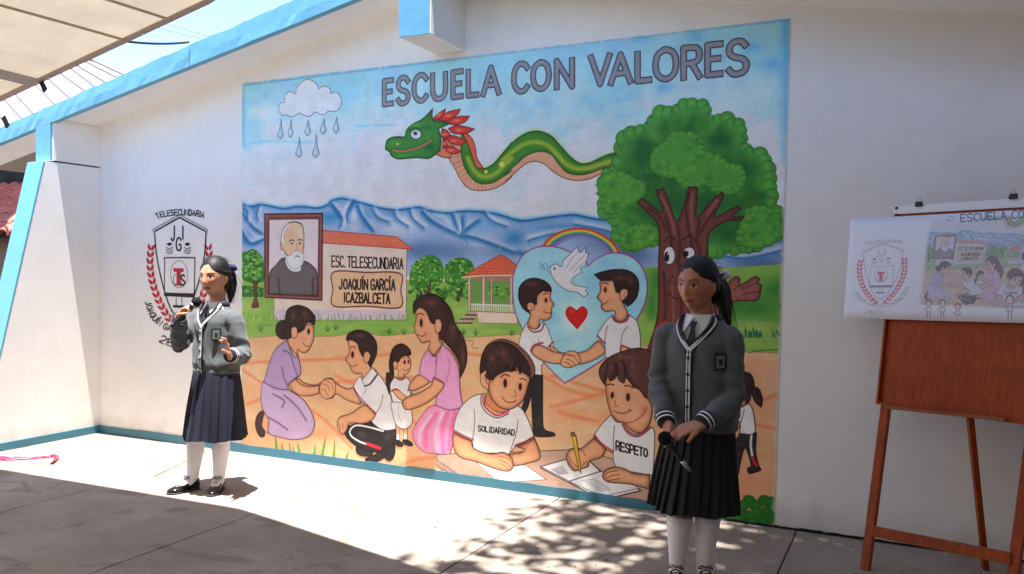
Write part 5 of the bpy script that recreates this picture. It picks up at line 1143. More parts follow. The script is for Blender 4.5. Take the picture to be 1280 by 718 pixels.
# tiled porch and black awning seen past the left end of the building
nb = empty('tiled_porch', (0, 0, 0)); tag(nb, 'low porch with clay barrel tile roof at the left edge of the picture', 'building')
A_ = on_y(-40, 226, 1.6); B__ = on_y(45, 252, 1.6); C_ = on_y(-40, 292, .6); 
xL, xR = on_y(-120, 260, 1.2)[0], on_y(60, 260, 1.2)[0]; zt, zb = on_y(20, 238, 1.9)[2], on_y(15, 300, .9)[2]
M_TILE = Mt('clay_tile'); tn = M_TILE.noise(4, 6); M_TILE.col(M_TILE.ramp(tn, [(.3, srgb(178, 92, 80)), (.7, srgb(204, 122, 106))])); M_TILE.rough(.8); M_TILE = M_TILE.m
rows = 6
for r_ in range(rows):
    f0, f1 = r_ / rows, (r_ + 1.12) / rows; za, zc = zb + (zt - zb) * f0, zb + (zt - zb) * f1; ya, yc = .9 + 1.0 * f0, .9 + 1.0 * f1
    x = xL; 
    while x < xR:
        m_ = MB(); n = 6; r0 = .11
        m_.rings([[(x + r0 * math.cos(math.pi * k / n) * sgn, yy_, zz_ + r0 * .75 * math.sin(math.pi * k / n) + .02) for k in range(n + 1)] + [(x + (r0 - .014) * math.cos(math.pi * k / n) * sgn, yy_, zz_ + (r0 - .014) * .75 * math.sin(math.pi * k / n) + .014) for k in range(n, -1, -1)] for yy_, zz_, sgn in ((ya, za + .03, 1), (yc, zc, 1))])
        m_.build('tile', M_TILE, nb); x += .225
MB().box((xL, 1.15, 0), (xR, 1.3, zb + .1)).build('porch_wall', simple('brown_render', (112, 92, 78), .9), nb)
MB().prism([(xL, .95, zb + .02), (xR, .95, zb + .02), (xR, 1.95, zt + .02), (xL, 1.95, zt + .02)], (0, 0, -.05)).build('roof_deck', simple('dark_batten', (70, 50, 44), .9), nb)
aw = empty('black_awning', (0, 0, 0)); tag(aw, 'black shade net hung under a white rail above the tiled porch', 'awning')
q0, q1 = on_y(-60, 201, 2.4), on_y(60, 207, 2.4); q2, q3 = on_y(60, 262, 2.1), on_y(-60, 232, 2.1)
n = 18; V = []; Fc = []
for i in range(n + 1):
    for j in range(7):
        a = np.array(q0) * (1 - i / n) + np.array(q1) * (i / n); b_ = np.array(q3) * (1 - i / n) + np.array(q2) * (i / n); q = a * (1 - j / 6) + b_ * (j / 6); V.append((q[0], q[1] + .05 * math.sin(i * 1.7) * (j / 6), q[2] - .03 * abs(math.sin(i * .9)) * (j == 6)))
for i in range(n):
    for j in range(6): a = i * 7 + j; Fc.append((a, a + 1, a + 8, a + 7))
MB().add(V, Fc).build('net', simple('black_net', (34, 34, 36), .9, 60), aw, smooth=True)
MB().bar(q0 + np.array([0, -.03, .02]), q1 + np.array([0, -.03, .02]), .04, .05).build('rail', M_SHEET, aw)
for q in (q0, q1): MB().bar((q[0], q[1] + .05, -.012), (q[0], q[1] + .05, q[2]), .06, .06, (1, 0, 0)).build('post', M_SHEET, aw)

# ------------------------------------------------------------------ tree standing right of the yard; its boughs reach over the floor and dapple it
tree = empty('shade_tree', (3.3, -2.4, 0)); tag(tree, 'leafy tree standing right of the easel, boughs dappling the floor before the mural', 'tree')
tm = MB(); rt = random.Random(21)
tm.tube([(0, 0, -.05), (.03, 0, 1.2), (-.05, .05, 2.6), (-.2, .1, 4.4), (-.3, .1, 6.0)], [.24, .19, .16, .14, .10], 12, 4)
for k in range(20):
    a = rt.uniform(0, 6.28) if k > 12 else R(180 + rt.uniform(-24, 24)); L = rt.uniform(2.0, 3.0) if k > 12 else rt.uniform(3.0, 5.4); z0 = rt.uniform(4.2, 5.7)
    p0 = np.array((-.2, .1, z0)); p1 = p0 + np.array((math.cos(a) * L * .5, math.sin(a) * L * .5, rt.uniform(.7, 1.2))); p2 = p0 + np.array((math.cos(a) * L, math.sin(a) * L, rt.uniform(1.2, 2.2)))
    tm.tube([p0, p1, p2], [.075, .042, .014], 8, 4)
trunk = tm.build('trunk', simple('grey_bark', (110, 96, 82), .9, 20, .3, .6, .02), tree, smooth=True)
lm = MB(); CL = []
for k in range(1150):
    x = rt.uniform(-1.9, 6.4); y = rt.uniform(-5.2, -.95); dens = min(1, max(.0, (x + 1.8) / 2.3)) ** 1.1
    if y > -1.15 and x < -.3: dens *= .6
    if rt.random() > dens: continue
    CL.append((x - 3.3, y + 2.4, rt.uniform(6.6, 8.0), rt.uniform(.25, .48)))
for k in range(60): CL.append((rt.uniform(-.1, 2.0) - 3.3, rt.uniform(-1.95, -1.1) + 2.4, rt.uniform(6.2, 7.6), .42))
for cx, cy, cz, rr_ in CL:
    for i in range(int(120 * rr_)):
        v = np.array([rt.gauss(0, 1), rt.gauss(0, 1), rt.gauss(0, .55)]); v *= rr_ * rt.random() ** .4 / max(np.linalg.norm(v), 1e-6); c = np.array([cx, cy, cz]) + v
        a = np.array([rt.gauss(0, 1), rt.gauss(0, 1), rt.gauss(0, .4)]); a /= np.linalg.norm(a); b_ = np.cross(a, [rt.gauss(0, .5), rt.gauss(0, .5), 1]); b_ /= max(np.linalg.norm(b_), 1e-6); s_ = rt.uniform(.05, .10)
        lm.add([c - a * s_, c + b_ * s_ * .45, c + a * s_, c - b_ * s_ * .45], [(0, 1, 2, 3)])
lf = Mt('leaf_green'); ln = lf.noise(3, 4); lc = lf.ramp(ln, [(.3, (.035, .085, .02, 1)), (.7, (.075, .15, .035, 1))]); lf.col(lc); lf.rough(.55)
tr = lf.n('ShaderNodeBsdfTranslucent'); lf.l(lc, tr.inputs[0]); ms = lf.n('ShaderNodeMixShader'); ms.inputs[0].default_value = .18; lf.l(lf.b.outputs[0], ms.inputs[1]); lf.l(tr.outputs[0], ms.inputs[2]); lf.l(ms.outputs[0], lf.out.inputs[0])
crown_o = lm.build('crown', lf.m, tree)
crown_o['kind'] = 'stuff'

# unseen walls added right of and behind the camera to darken the yard
M_BLOCKER = simple('ochre_blocker_wall', (128, 104, 84), .85, 6, .1, .2, .01); M_GLZ = simple('dark_blocker_window', (40, 46, 52), .15, 5, .1, 0)
for nm_, lo, hi in (('light_blocker_wall', (2.5, -11.0, -.012), (2.8, -.55, 4.0)), ('light_blocker_wall', (-10.5, -11.3, -.012), (2.8, -11.01, 3.6))):
    o = MB().box(lo, hi).build(nm_, M_BLOCKER, None); o['kind'] = 'structure'
    for k in range(4):
        if lo[0] > 0: MB().box((2.48, -9.6 + 2.4 * k, 1.0), (2.505, -8.2 + 2.4 * k, 2.2)).build('blocker_window', M_GLZ, o)
        else: MB().box((-9.0 + 3.3 * k, -11.02, 1.0), (-7.2 + 3.3 * k, -10.995, 2.2)).build('blocker_window', M_GLZ, o)

# pink ribbon lying on the floor at the left
rbn = MB(); Pq = [on_z(x_, y_) for x_, y_ in ((-6, 573), (8, 575.5), (25, 575), (48, 574), (62, 572.5), (69, 571), (70, 575), (64, 581))]; Pq, rr_ = cr3(np.array(Pq), np.array([.02, .028, .012, .007, .007, .012, .016, .012]), 5)
V = []
for i, q in enumerate(Pq):
    t = Pq[min(i + 1, len(Pq) - 1)] - Pq[max(i - 1, 0)]; t /= max(np.linalg.norm(t), 1e-6); n_ = np.array([-t[1], t[0], 0]) * rr_[i]; h = .004 + .012 * abs(math.sin(i * .5)); V += [q + n_ + [0, 0, h + .006], q - n_ + [0, 0, h * .4]]
rbn.add(V, [(2 * i, 2 * i + 1, 2 * i + 3, 2 * i + 2) for i in range(len(Pq) - 1)])
o = rbn.build('ribbon', simple('pink_satin', (226, 40, 84), .35, 20), None, smooth=True); sm = o.modifiers.new('thickness', 'SOLIDIFY'); sm.thickness = .0015
tag(o, 'curled pink ribbon lying on the sunlit floor at the left', 'ribbon')

# ================================================================== the two girls
def remesh(mb, voxel, iters=4, fac=.5):
    me = mb.mesh('tmp'); o = bpy.data.objects.new('tmp', me); COL.objects.link(o)
    r_ = o.modifiers.new('r', 'REMESH'); r_.mode = 'VOXEL'; r_.voxel_size = voxel; r_.use_smooth_shade = True
    if iters: s_ = o.modifiers.new('s', 'SMOOTH'); s_.factor = fac; s_.iterations = iters
    dg = bpy.context.evaluated_depsgraph_get(); out = bpy.data.meshes.new_from_object(o.evaluated_get(dg))
    bpy.data.objects.remove(o); bpy.data.meshes.remove(me); return out
def coords(me):
    a = np.empty(len(me.vertices) * 3, np.float32); me.vertices.foreach_get('co', a); return a.reshape(-1, 3)
def rotz(a): c, s = math.cos(a), math.sin(a); return np.array([[c, -s, 0], [s, c, 0], [0, 0, 1.0]])
def rotx(a): c, s = math.cos(a), math.sin(a); return np.array([[1.0, 0, 0], [0, c, -s], [0, s, c]])
def roty(a): c, s = math.cos(a), math.sin(a); return np.array([[c, 0, s], [0, 1.0, 0], [-s, 0, c]])
def unit(v): v = np.array(v, float); return v / max(np.linalg.norm(v), 1e-9)
def head_surface(n=72, m=56):
    V = []; F = []
    for i in range(m + 1):
        th = math.pi * (i + .01) / (m + .02)
        for k in range(n):
            a = 2 * math.pi * k / n; d = np.array([math.sin(th) * math.sin(a), -math.sin(th) * math.cos(a), math.cos(th)])
            p_ = d * np.array([.077, .093, .115]); x, y, z = p_
            if z < .01:
                t = min(1, (.01 - z) / .12); x *= 1 - .38 * t ** 1.6
                if y > 0: y *= 1 - .55 * t
                else: y = y * (1 - .10 * t) - .010 * t * (1 - abs(x) / .075)
            if y < 0:
                f = math.exp(-(x / .012) ** 2); zz = (z + .018)
                prof = np.interp(z, [-.046, -.036, -.028, -.018, 0, .02, .034], [0, .009, .018, .015, .007, .002, 0]); y -= f * prof
                y -= .006 * math.exp(-((abs(x) - .012) / .007) ** 2 - ((z + .033) / .007) ** 2)          # nostril wings
                y += .0075 * math.exp(-((abs(x) - .031) / .016) ** 2 - ((z - .004) / .012) ** 2)          # eye sockets
                y -= .0055 * math.exp(-((abs(x) - .031) / .010) ** 2 - ((z - .002) / .0065) ** 2)        # eyeball under lid
                y -= .004 * math.exp(-((abs(x) - .03) / .022) ** 2 - ((z - .027) / .008) ** 2)           # brow
                y -= .0065 * math.exp(-(x / .020) ** 2 - ((z + .054) / .0055) ** 2) + .0065 * math.exp(-(x / .017) ** 2 - ((z + .066) / .006) ** 2)
                y += .003 * math.exp(-(x / .02) ** 2 - ((z + .0600) / .002) ** 2)
                y -= .007 * math.exp(-(x / .018) ** 2 - ((z + .092) / .013) ** 2)                        # chin
                y -= .004 * math.exp(-((abs(x) - .042) / .02) ** 2 - ((z + .022) / .02) ** 2)            # cheek
            V.append((x, y, z))
    for i in range(m):
        for k in range(n): F.append((i * n + k, (i + 1) * n + k, (i + 1) * n + (k + 1) % n, i * n + (k + 1) % n))
    F.append(tuple(range(n))); F.append(tuple(m * n + k for k in range(n))[::-1])
    return np.array(V), F
def hand(mb, wrist, d, nrm, side, curls, thumb=(.55, .6, .35), s_=.95, tc=.4):
    """palm, four fingers of unequal length and a thumb; nrm points out of the palm"""
    w_ = np.array(wrist, float); d = unit(d); nrm = np.array(nrm, float); nrm = unit(nrm - d * np.dot(nrm, d)); wv = np.cross(d, nrm) * side
    L = .078 * s_; kn = w_ + d * L
    for o_ in (-.024, -.008, .008, .024):
        mb.tube([w_ - d * .02 + wv * o_ * .45 * s_, w_ + d * L * .4 + wv * o_ * .85 * s_, kn + wv * o_ * s_], [.0185 * s_, .0155 * s_, .0125 * s_], 10, 3, flat=(nrm, .8))
    for k, (o_, ln) in enumerate(zip((-.027, -.009, .0095, .027), (.066, .076, .070, .055))):
        p0 = kn + wv * o_ * s_ - d * abs(o_) * .18; dd = d; P_ = [p0 - d * .012, p0]; c = curls[k]; spread = wv * o_ * 2.2
        dd = unit(d + spread * .9)
        for f, q in ((.46, .55), (.30, 1.0), (.24, .8)):
            a = c * q; dd = unit(dd * math.cos(a) + nrm * math.sin(a)); P_.append(P_[-1] + dd * ln * f * s_)
            # keep bending in the plane of the finger: rotate the palm normal too
            nn = unit(nrm - dd * np.dot(nrm, dd)) if abs(np.dot(nrm, dd)) < .98 else -d
            nrm_l = nn
            if a > 0: nrm_k = nn
            nrm2 = nn; nrm_save = nrm; nrm = nrm2
        nrm = unit(np.cross(wv * side, d)) * 1.0 if False else unit(np.array(nrm_save))
        nrm = NR0 if False else nrm
        mb.tube(P_, [.0095 * s_, .0095 * s_, .0086 * s_, .0078 * s_, .0062 * s_], 9, 3)
        nrm = unit(np.cross(d, wv * side) * -1) if np.dot(unit(np.cross(d, wv * side) * -1), unit(np.cross(wv * side, d))) > 0 else nrm
    n0 = unit(np.cross(wv * side, d))
    b_ = w_ + d * .018 + wv * -.022 * s_; td = unit(d * thumb[0] - wv * thumb[1] + n0 * thumb[2]); p1 = b_ + td * .034 * s_; t2 = unit(td * math.cos(tc) + (d * .6 + n0 * .5) * math.sin(tc)); p2 = p1 + t2 * .030 * s_; t3 = unit(t2 + (d * .4 + n0 * .5) * tc); p3 = p2 + t3 * .024 * s_
    mb.tube([b_ - td * .008, b_, p1, p2, p3], [.014 * s_, .0145 * s_, .0115 * s_, .010 * s_, .0078 * s_], 9, 3)

M_SKIN = attr_mat('skin', .48, .06)
M_KNIT = cloth_mat('grey_knit', (88, 92, 95), 260, .95, .22, .5)
M_NAVY = cloth_mat('navy_trim', (26, 26, 40), 300, .85); M_STRIPE = cloth_mat('white_stripe', (240, 240, 244), 300, .85)
M_SKIRT = cloth_mat('dark_navy_pleats', (20, 23, 44), 500, .8, .15, .3); M_SKIRTK = cloth_mat('black_pleats', (9, 9, 11), 500, .8, .15, .3)
M_SKIRT.node_tree.nodes['Principled BSDF'].inputs['Sheen Weight'].default_value = 0; M_SKIRTK.node_tree.nodes['Principled BSDF'].inputs['Sheen Weight'].default_value = 0
M_SOCK = cloth_mat('white_sock', (244, 241, 246), 380, .9, .06, .4); M_SHIRT = cloth_mat('white_shirt', (228, 230, 238), 500, .8, .05, .15)
M_TIE = cloth_mat('navy_tie', (24, 26, 44), 400, .7)
M_SHOE = simple('black_patent_leather', (14, 13, 14), .16, 12, .2, .05, spec=.7); M_SOLE = simple('shoe_sole', (58, 52, 48), .7)
def hair_mat():
    m = Mt('black_hair'); g = m.noise(60, 4, .6, stretch=(3, 3, .25)); m.col(m.ramp(g, [(.3, (.006, .005, .005, 1)), (.7, (.016, .013, .012, 1))])); m.rough(.5); m.b.inputs['Specular IOR Level'].default_value = .3; m.bump(g, .5, .004); return m.m
M_HAIR = hair_mat(); M_BOW = simple('white_satin', (222, 224, 234), .5); M_BOWB = simple('navy_satin', (24, 30, 84), .5)
M_BADGE = simple('badge_cloth', (44, 52, 50), .8); M_BADGEW = simple('badge_thread', (112, 126, 116), .8); M_BTN = simple('dark_button', (18, 18, 26), .3)
M_MICF = simple('microphone_foam', (12, 12, 13), .95, 200, .3, .6); M_MICB = simple('microphone_body', (28, 28, 32), .3, 10, .1, .02, spec=.6); M_MICS = simple('microphone_silver', (178, 180, 184), .3, 10, .1, .02, metal=.8)

def girl(name, loc, cfg, label, skirt_mat):
    root = empty(name, loc, R(25.9)); tag(root, label, 'person')
    ty = cfg['torso_yaw']; TR = rotz(ty); tc = np.array(cfg['torso']); hs = cfg['head_scale']; HR = rotz(cfg['yaw']) @ rotx(cfg['pitch']) @ roty(cfg.get('roll', 0)); hc = np.array(cfg['head'])
    zneck = cfg['zneck']; shs = cfg['sh']; els = cfg['el']; wrs = cfg['wr']
    # --- body: one continuous surface
    b = MB(); HV, HF = head_surface(); HV = HV * np.array([cfg.get('fw', 1), 1, 1]); b.add((HR @ (HV * hs).T).T + hc, HF)
    for s_ in (-1, 1):   # ears
        b.ell(HR @ (np.array([s_ * .074, .012, -.008]) * hs) + hc, (.007 * hs, .016 * hs, .028 * hs), 12, 10, M=HR @ rotz(s_ * .35))
    nb_ = np.array([tc[0], tc[1] + .012, zneck - .05]); b.tube([nb_ - [0, 0, .03], nb_, (nb_ + hc) / 2 + HR @ np.array([0, .018, -.02]), hc + HR @ np.array([0, .022, -.05])], [.075, .058, .050, .050], 18, 3)
    def ringT(z, rx, ry, off=(0, 0), n=40, fy=1.0, sq=2.3):
        o = []
        for k in range(n):
            a = 2 * math.pi * k / n; c, s = math.sin(a), -math.cos(a); e = 2 / sq
            q = np.array([abs(c) ** e * (1 if c > 0 else -1) * rx + off[0], abs(s) ** e * (1 if s > 0 else -1) * ry + off[1], 0]); q = TR @ q; o.append((tc[0] + q[0], tc[1] + q[1], z))
        return o
    zs_ = cfg['zsh']
    b.rings([ringT(.62, .13, .09), ringT(.78, .125, .09), ringT(1.0, .12, .085), ringT(zs_ - .05, .13, .08), ringT(zs_, .10, .06), ringT(zneck - .02, .05, .05)])
    for i in (0, 1):
        b.tube([shs[i], els[i], wrs[i]], [.040, .034, .0235], 14, 4)
        hd = cfg['hands'][i]; hand(b, wrs[i], **hd)
    for i in (0, 1):
        hp, kn, an = cfg['legs'][i]; b.tube([hp, ((np.array(hp) + kn) / 2), kn, (np.array(kn) * .62 + np.array(an) * .38 + np.array([0, .012, 0])), (np.array(kn) * .3 + np.array(an) * .7), an], [.078, .066, .047, .044, .032, .025], 18, 4)
        fd = unit(cfg['feet'][i]); b.tube([np.array(an) + [0, 0, -.01], np.array(an) + fd * .05 + [0, 0, -.045], np.array(an) + fd * .11 + [0, 0, -.052]], [.024, .022, .016], 12, 3)
    me = remesh(b, .0036, 3, .4); C_ = coords(me); hl = (C_ - hc) @ HR / hs
    base = np.array(srgb(*cfg['skin'])[:3]); col = np.tile(base, (len(C_), 1)); x, y, z = hl.T; inh = (np.abs(x) < .09) & (y < .0) & (np.abs(z) < .13)
    def mixc(m, c, w_=1.0): col[m] = col[m] * (1 - w_) + np.array(srgb(*c)[:3]) * w_
    g = np.exp(-((np.abs(x) - .042) / .018) ** 2 - ((z + .03) / .018) ** 2) * inh * .35; col[:] = col * (1 - g[:, None]) + np.array(srgb(190, 96, 76)[:3]) * g[:, None]
    ex = np.abs(x) - .031; front = inh & (y < -.05)
    mixc(front & (((ex) / .018) ** 2 + ((z - .012) / .010) ** 2 < 1), (96, 54, 40), .35)
    mixc(front & ((ex / .0155) ** 2 + ((z - .002) / .0062) ** 2 < 1), (226, 220, 216))
    mixc(front & (((ex + .002 * np.sign(x) * 0) / .0066) ** 2 + ((z - .002) / .0064) ** 2 < 1), (24, 15, 12))
    mixc(front & (np.abs(z - .0085 + ex * ex * 22) < .0022) & (np.abs(ex) < .017), (20, 14, 12))
    mixc(front & (np.abs(z - .028 + (ex - .002) ** 2 * 16) < .0032) & (np.abs(ex) < .019), (34, 22, 18), .85)
    mixc(front & (np.abs(x) < .025) & (z > -.072 + (x / .025) ** 2 * .010) & (z < -.0485 - (x / .025) ** 2 * .010), (158, 78, 70), .8)
    mixc(front & (np.abs(x) < .023) & (np.abs(z + .0600) < .0016), (84, 34, 32), .8)
    mixc(front & (((np.abs(x) - .008) / .0035) ** 2 + ((z + .040) / .0028) ** 2 < 1), (70, 34, 26), .7)
    at = me.color_attributes.new('Col', 'FLOAT_COLOR', 'POINT'); buf = np.ones((len(C_), 4), np.float32); buf[:, :3] = col; at.data.foreach_set('color', buf.ravel())
    body = link('body', me, M_SKIN, root, True)
    # --- hair drawn back, with ponytail
    hb = MB(); HVv = []; HFf = []; n, m = 72, 40
    for i in range(m + 1):
        th = math.pi * (i + .01) / (m + .02)
        for k in range(n):
            a = 2 * math.pi * k / n; d = np.array([math.sin(th) * math.sin(a), -math.sin(th) * math.cos(a), math.cos(th)]); g_ = 1 + .004 * math.sin(a * 17 + 3 * math.sin(th * 2)) + .003 * math.sin(a * 31)
            q = d * np.array([.0845, .099, .112]) * g_ + np.array([0, .014, .0165])
            if q[2] < .035 and q[1] < .03: q[1] += (.035 - q[2]) * 1.0 * min(1, (.03 - q[1]) / .05)
            if q[2] < -.04: q[0] *= .86
            HVv.append(tuple(HR @ (q * hs) + hc))
    for i in range(m):
        for k in range(n): HFf.append((i * n + k, (i + 1) * n + k, (i + 1) * n + (k + 1) % n, i * n + (k + 1) % n))
    HFf.append(tuple(range(n))); HFf.append(tuple(m * n + k for k in range(n))[::-1])
    hb.add(HVv, HFf); rr_ = random.Random(3)
    pt = [np.array(q) for q in cfg['pony']]
    for k in range(26):
        o_ = np.array([rr_.gauss(0, 1), rr_.gauss(0, 1), 0]) * cfg['ponyr'] * .42; w_ = [0.3, 1, 1.15, .9, .25]
        hb.tube([p_ + o_ * w_[min(i, 4)] for i, p_ in enumerate(pt)], [.012, .013, .012, .009, .002][:len(pt)], 7, 4)
    fl = MB()
    for k in range(90):
        a = rr_.uniform(-2.6, 2.6); e = rr_.uniform(.15, 1.2); d = np.array([math.cos(e) * math.sin(a), math.cos(e) * math.cos(a), math.sin(e)]); q = d * np.array([.0845, .099, .112]) + np.array([0, .014, .0165]); tg = unit(np.array([rr_.gauss(0, .5), 1, -.2]))
        P_ = [HR @ ((q * .99 + tg * t * .035 + d * (.006 * math.sin(t * 3))) * hs) + hc for t in (0, .4, .8, 1.2)]; fl.tube(P_, [.0009, .0009, .0008, .0004], 4)
    for k in range(40):
        o_ = np.array([rr_.gauss(0, 1), rr_.gauss(0, 1), 0]) * cfg['ponyr'] * .75; fl.tube([p_ + o_ * w2 for p_, w2 in zip(pt[1:], (.5, 1, 1.2, 1.1))], [.0011, .0011, .001, .0005], 4, 3)
    hm = remesh(hb, .0042, 1, .3); ho = link('hair', hm, M_HAIR, root, True); fs = fl.build('hair_strands', M_HAIR, ho); fs['kind'] = 'stuff'
    bw = MB(); c = pt[1]
    bow = MB()
    for s_ in (-1, 1):
        bow.tube([c, c + np.array([s_ * .026, -.018, .014]), c + np.array([s_ * .050, -.026, .024 * s_ + .006])], [.009, .020, .024], 10, 3, flat=((0, 1, 0), .5))
        bow.tube([c, c + np.array([s_ * .014, -.022, -.030]), c + np.array([s_ * .026, -.024, -.062])], [.008, .014, .013], 8, 3, flat=((0, 1, 0), .35))
    bow.build('hair_ribbon', M_BOW if cfg.get('bow') else M_BOWB, root, smooth=True)
    if cfg.get('bow'):
        t_ = MB(); t_.ell(c + np.array([-.005, -.022, 0]), (.014, .014, .018)); t_.tube([c + [.01, -.02, .012], c + [.04, -.026, .03]], [.008, .010], 8); t_.build('hair_ribbon', M_BOWB, root, smooth=True)
    # --- sweater
    sw = MB(); W2 = cfg['sw']  # list of (z, rx, ry)
    tor = MB(); tor.rings([ringT(z_, rx, ry, n=56) for z_, rx, ry in W2]); bvh = BVHTree.FromPolygons([Vector(v) for v in tor.v], tor.f)
    sw.v, sw.f = list(tor.v), list(tor.f)
    for i in (0, 1):
        s0, e0, w0 = map(np.array, (shs[i], els[i], wrs[i])); inn = s0 + (tc * [1, 1, 0] + [0, 0, s0[2]] - s0) * .45
        sl_ = cfg.get('slr', 1.0)
        sw.tube([inn, s0, s0 * .45 + e0 * .55, e0, e0 * .45 + w0 * .55, w0 * .93 + e0 * .07, w0 * .99 + e0 * .01], [r * sl_ for r in (.058, .062, .057, .054, .050, .043, .036)], 20, 4)
    sm = remesh(sw, .0055, 5, .5); C_ = coords(sm)
    # folds and slack in the knit
    L_ = (C_ - np.array([tc[0], tc[1], 0])) @ TR; N_ = np.empty(len(C_) * 3, np.float32); sm.vertices.foreach_get('normal', N_); N_ = N_.reshape(-1, 3)
    f = .0022 * np.sin(L_[:, 2] * 38 + 9 * L_[:, 0] + 2 * np.sin(L_[:, 0] * 22)) + .0018 * np.sin(L_[:, 0] * 55 + L_[:, 2] * 21) + .0026 * np.sin(L_[:, 2] * 17 - 14 * L_[:, 1])
    for i in (0, 1):
        e0 = np.array(els[i]); s0 = np.array(shs[i]); w0 = np.array(wrs[i]); de = np.linalg.norm(C_ - e0, axis=1); ax_ = unit(w0 - s0); f += .0055 * np.exp(-(de / .085) ** 2) * np.sin((C_ - e0) @ ax_ * 120 + (C_ @ np.array([30., 10, 0])))
        dw = np.linalg.norm(C_ - (w0 * .8 + e0 * .2), axis=1); f += .003 * np.exp(-(dw / .05) ** 2) * np.sin((C_ - w0) @ ax_ * 160)
        da = np.linalg.norm(C_ - (s0 + [0, 0, -.08]), axis=1); f += .003 * np.exp(-(da / .09) ** 2) * np.sin(C_ @ np.array([60., 20, 50]))
    f += .006 * np.exp(-((L_[:, 2] - (W2[0][0] + .07)) / .05) ** 2) * (1 - .5 * np.abs(np.sin(np.arctan2(L_[:, 0], -L_[:, 1]) * 7)))
    rid = lambda v: 1 - 2 * np.abs(np.sin(v))
    f += .0030 * rid(L_[:, 2] * 16 + L_[:, 0] * 13 + 1.3 * np.sin(L_[:, 0] * 9)) * np.clip(np.sin(L_[:, 2] * 9 + L_[:, 0] * 7 + cfg['yaw'] * 3), 0, 1)
    for i in (0, 1):
        e0 = np.array(els[i]); s0 = np.array(shs[i]); w0 = np.array(wrs[i]); a1 = unit(w0 - e0); tt_ = (C_ - e0) @ a1; lat = np.linalg.norm(C_ - e0 - tt_[:, None] * a1, axis=1); m_ = np.exp(-(lat / .06) ** 4) * (tt_ > -.03) * (tt_ < np.linalg.norm(w0 - e0))
        f += m_ * .0048 * rid(tt_ * 34 + (C_ @ np.array([9., 3, 14]))); a0 = unit(s0 - e0); t0_ = (C_ - e0) @ a0; lat = np.linalg.norm(C_ - e0 - t0_[:, None] * a0, axis=1); m_ = np.exp(-(lat / .065) ** 4) * (t0_ > -.03) * (t0_ < .2); f += m_ * .0045 * rid(t0_ * 22 + (C_ @ np.array([12., 6, 8])))
    C_ = C_ + N_ * f[:, None]; sm.vertices.foreach_set('co', C_.ravel().astype(np.float32))
    vz = cfg['vz']; zt = W2[-1][0]; phim = 1.15
    bm = bmesh.new(); bm.from_mesh(sm); kill = []
    TI = TR.T
    for v in bm.verts:
        q = TI @ (np.array(v.co) - np.array([tc[0], tc[1], 0])); ph = abs(math.atan2(q[0], -q[1])); z_ = q[2]
        if abs(q[0]) < .11 and math.hypot(q[0], q[1]) < .16 and ((z_ > vz and ph < phim * (z_ - vz) / (zt - vz)) or z_ > zt - .012): kill.append(v)
    bmesh.ops.delete(bm, geom=kill, context='VERTS'); bm.to_mesh(sm); bm.free()
    sweater = link('cardigan', sm, M_KNIT, root, True)
    def tp(ph, z_, off):
        d = TR @ np.array([math.sin(ph), -math.cos(ph), 0]); o = np.array([tc[0], tc[1], z_]); hit = bvh.ray_cast(Vector(o + d * .5), Vector(-d)); q = np.array(hit[0]) if hit[0] is not None else o + d * .1
        return q + d * off, d
    def strip(nm, path, w_, off, mat, th=.004):
        mbb = MB(); pts = [tp(a, z_, off) for a, z_ in path]; P_ = np.array([q[0] for q in pts]); Dn = np.array([q[1] for q in pts]); T = np.gradient(P_, axis=0); sd = np.cross(T, Dn); sd /= np.maximum(np.linalg.norm(sd, axis=1, keepdims=True), 1e-9)
        mbb.rings([[P_[i] - sd[i] * w_ / 2 - Dn[i] * .006, P_[i] - sd[i] * w_ / 2 + Dn[i] * th * .6, P_[i] + Dn[i] * th, P_[i] + sd[i] * w_ / 2 + Dn[i] * th * .6, P_[i] + sd[i] * w_ / 2 - Dn[i] * .006] for i in range(len(P_))])
        return mbb.build(nm, mat, root, smooth=False)
    up = [(phim * t, vz + (zt - vz) * t) for t in np.linspace(0, 1.0, 14)]; dn = [(0, vz - (vz - W2[0][0] - .004) * t) for t in np.linspace(0, 1, 18)]
    for sgn in (1, -1):
        pa_ = [(sgn * a, z_) for a, z_ in up]
        if sgn == 1: pa_ = dn[::-1][:-1] + pa_
        o_ = .006
        strip('front_band', pa_, .034, o_, M_NAVY); strip('band_stripe', [(a + .045 * (1 if sgn > 0 else -1), z_) for a, z_ in pa_], .0075, o_ + .004, M_STRIPE, .002); strip('band_stripe', [(a - .055 * (1 if sgn > 0 else -1), z_) for a, z_ in pa_], .0060, o_ + .004, M_STRIPE, .002)
    strip('front_band', [(phim + (2 * math.pi - 2 * phim) * t, zt - .006) for t in np.linspace(0, 1, 24)], .024, .004, M_NAVY)
    for k in range(5):
        q, d = tp(0, vz - .035 - (vz - W2[0][0] - .06) * k / 4.2, .012); MB().tube([q - d * .003, q + d * .003], .0075, 12).build('button', M_BTN, root)
    # hem ribbing
    hz = W2[0][0]; hm_ = MB(); rg = []
    for dz, g_ in ((-.004, .0), (-.003, .006), (.0, .008), (.03, .010), (.036, .004)):
        r0 = ringT(hz + dz, W2[0][1] + g_, W2[0][2] + g_, n=180); rg.append([tuple(np.array(q) + (np.array(q) - [tc[0], tc[1], q[2]]) * (.012 if k % 3 == 0 else 0)) for k, q in enumerate(r0)])
    hm_.rings(rg, False); hm_.build('waistband', M_KNIT, root, smooth=True)
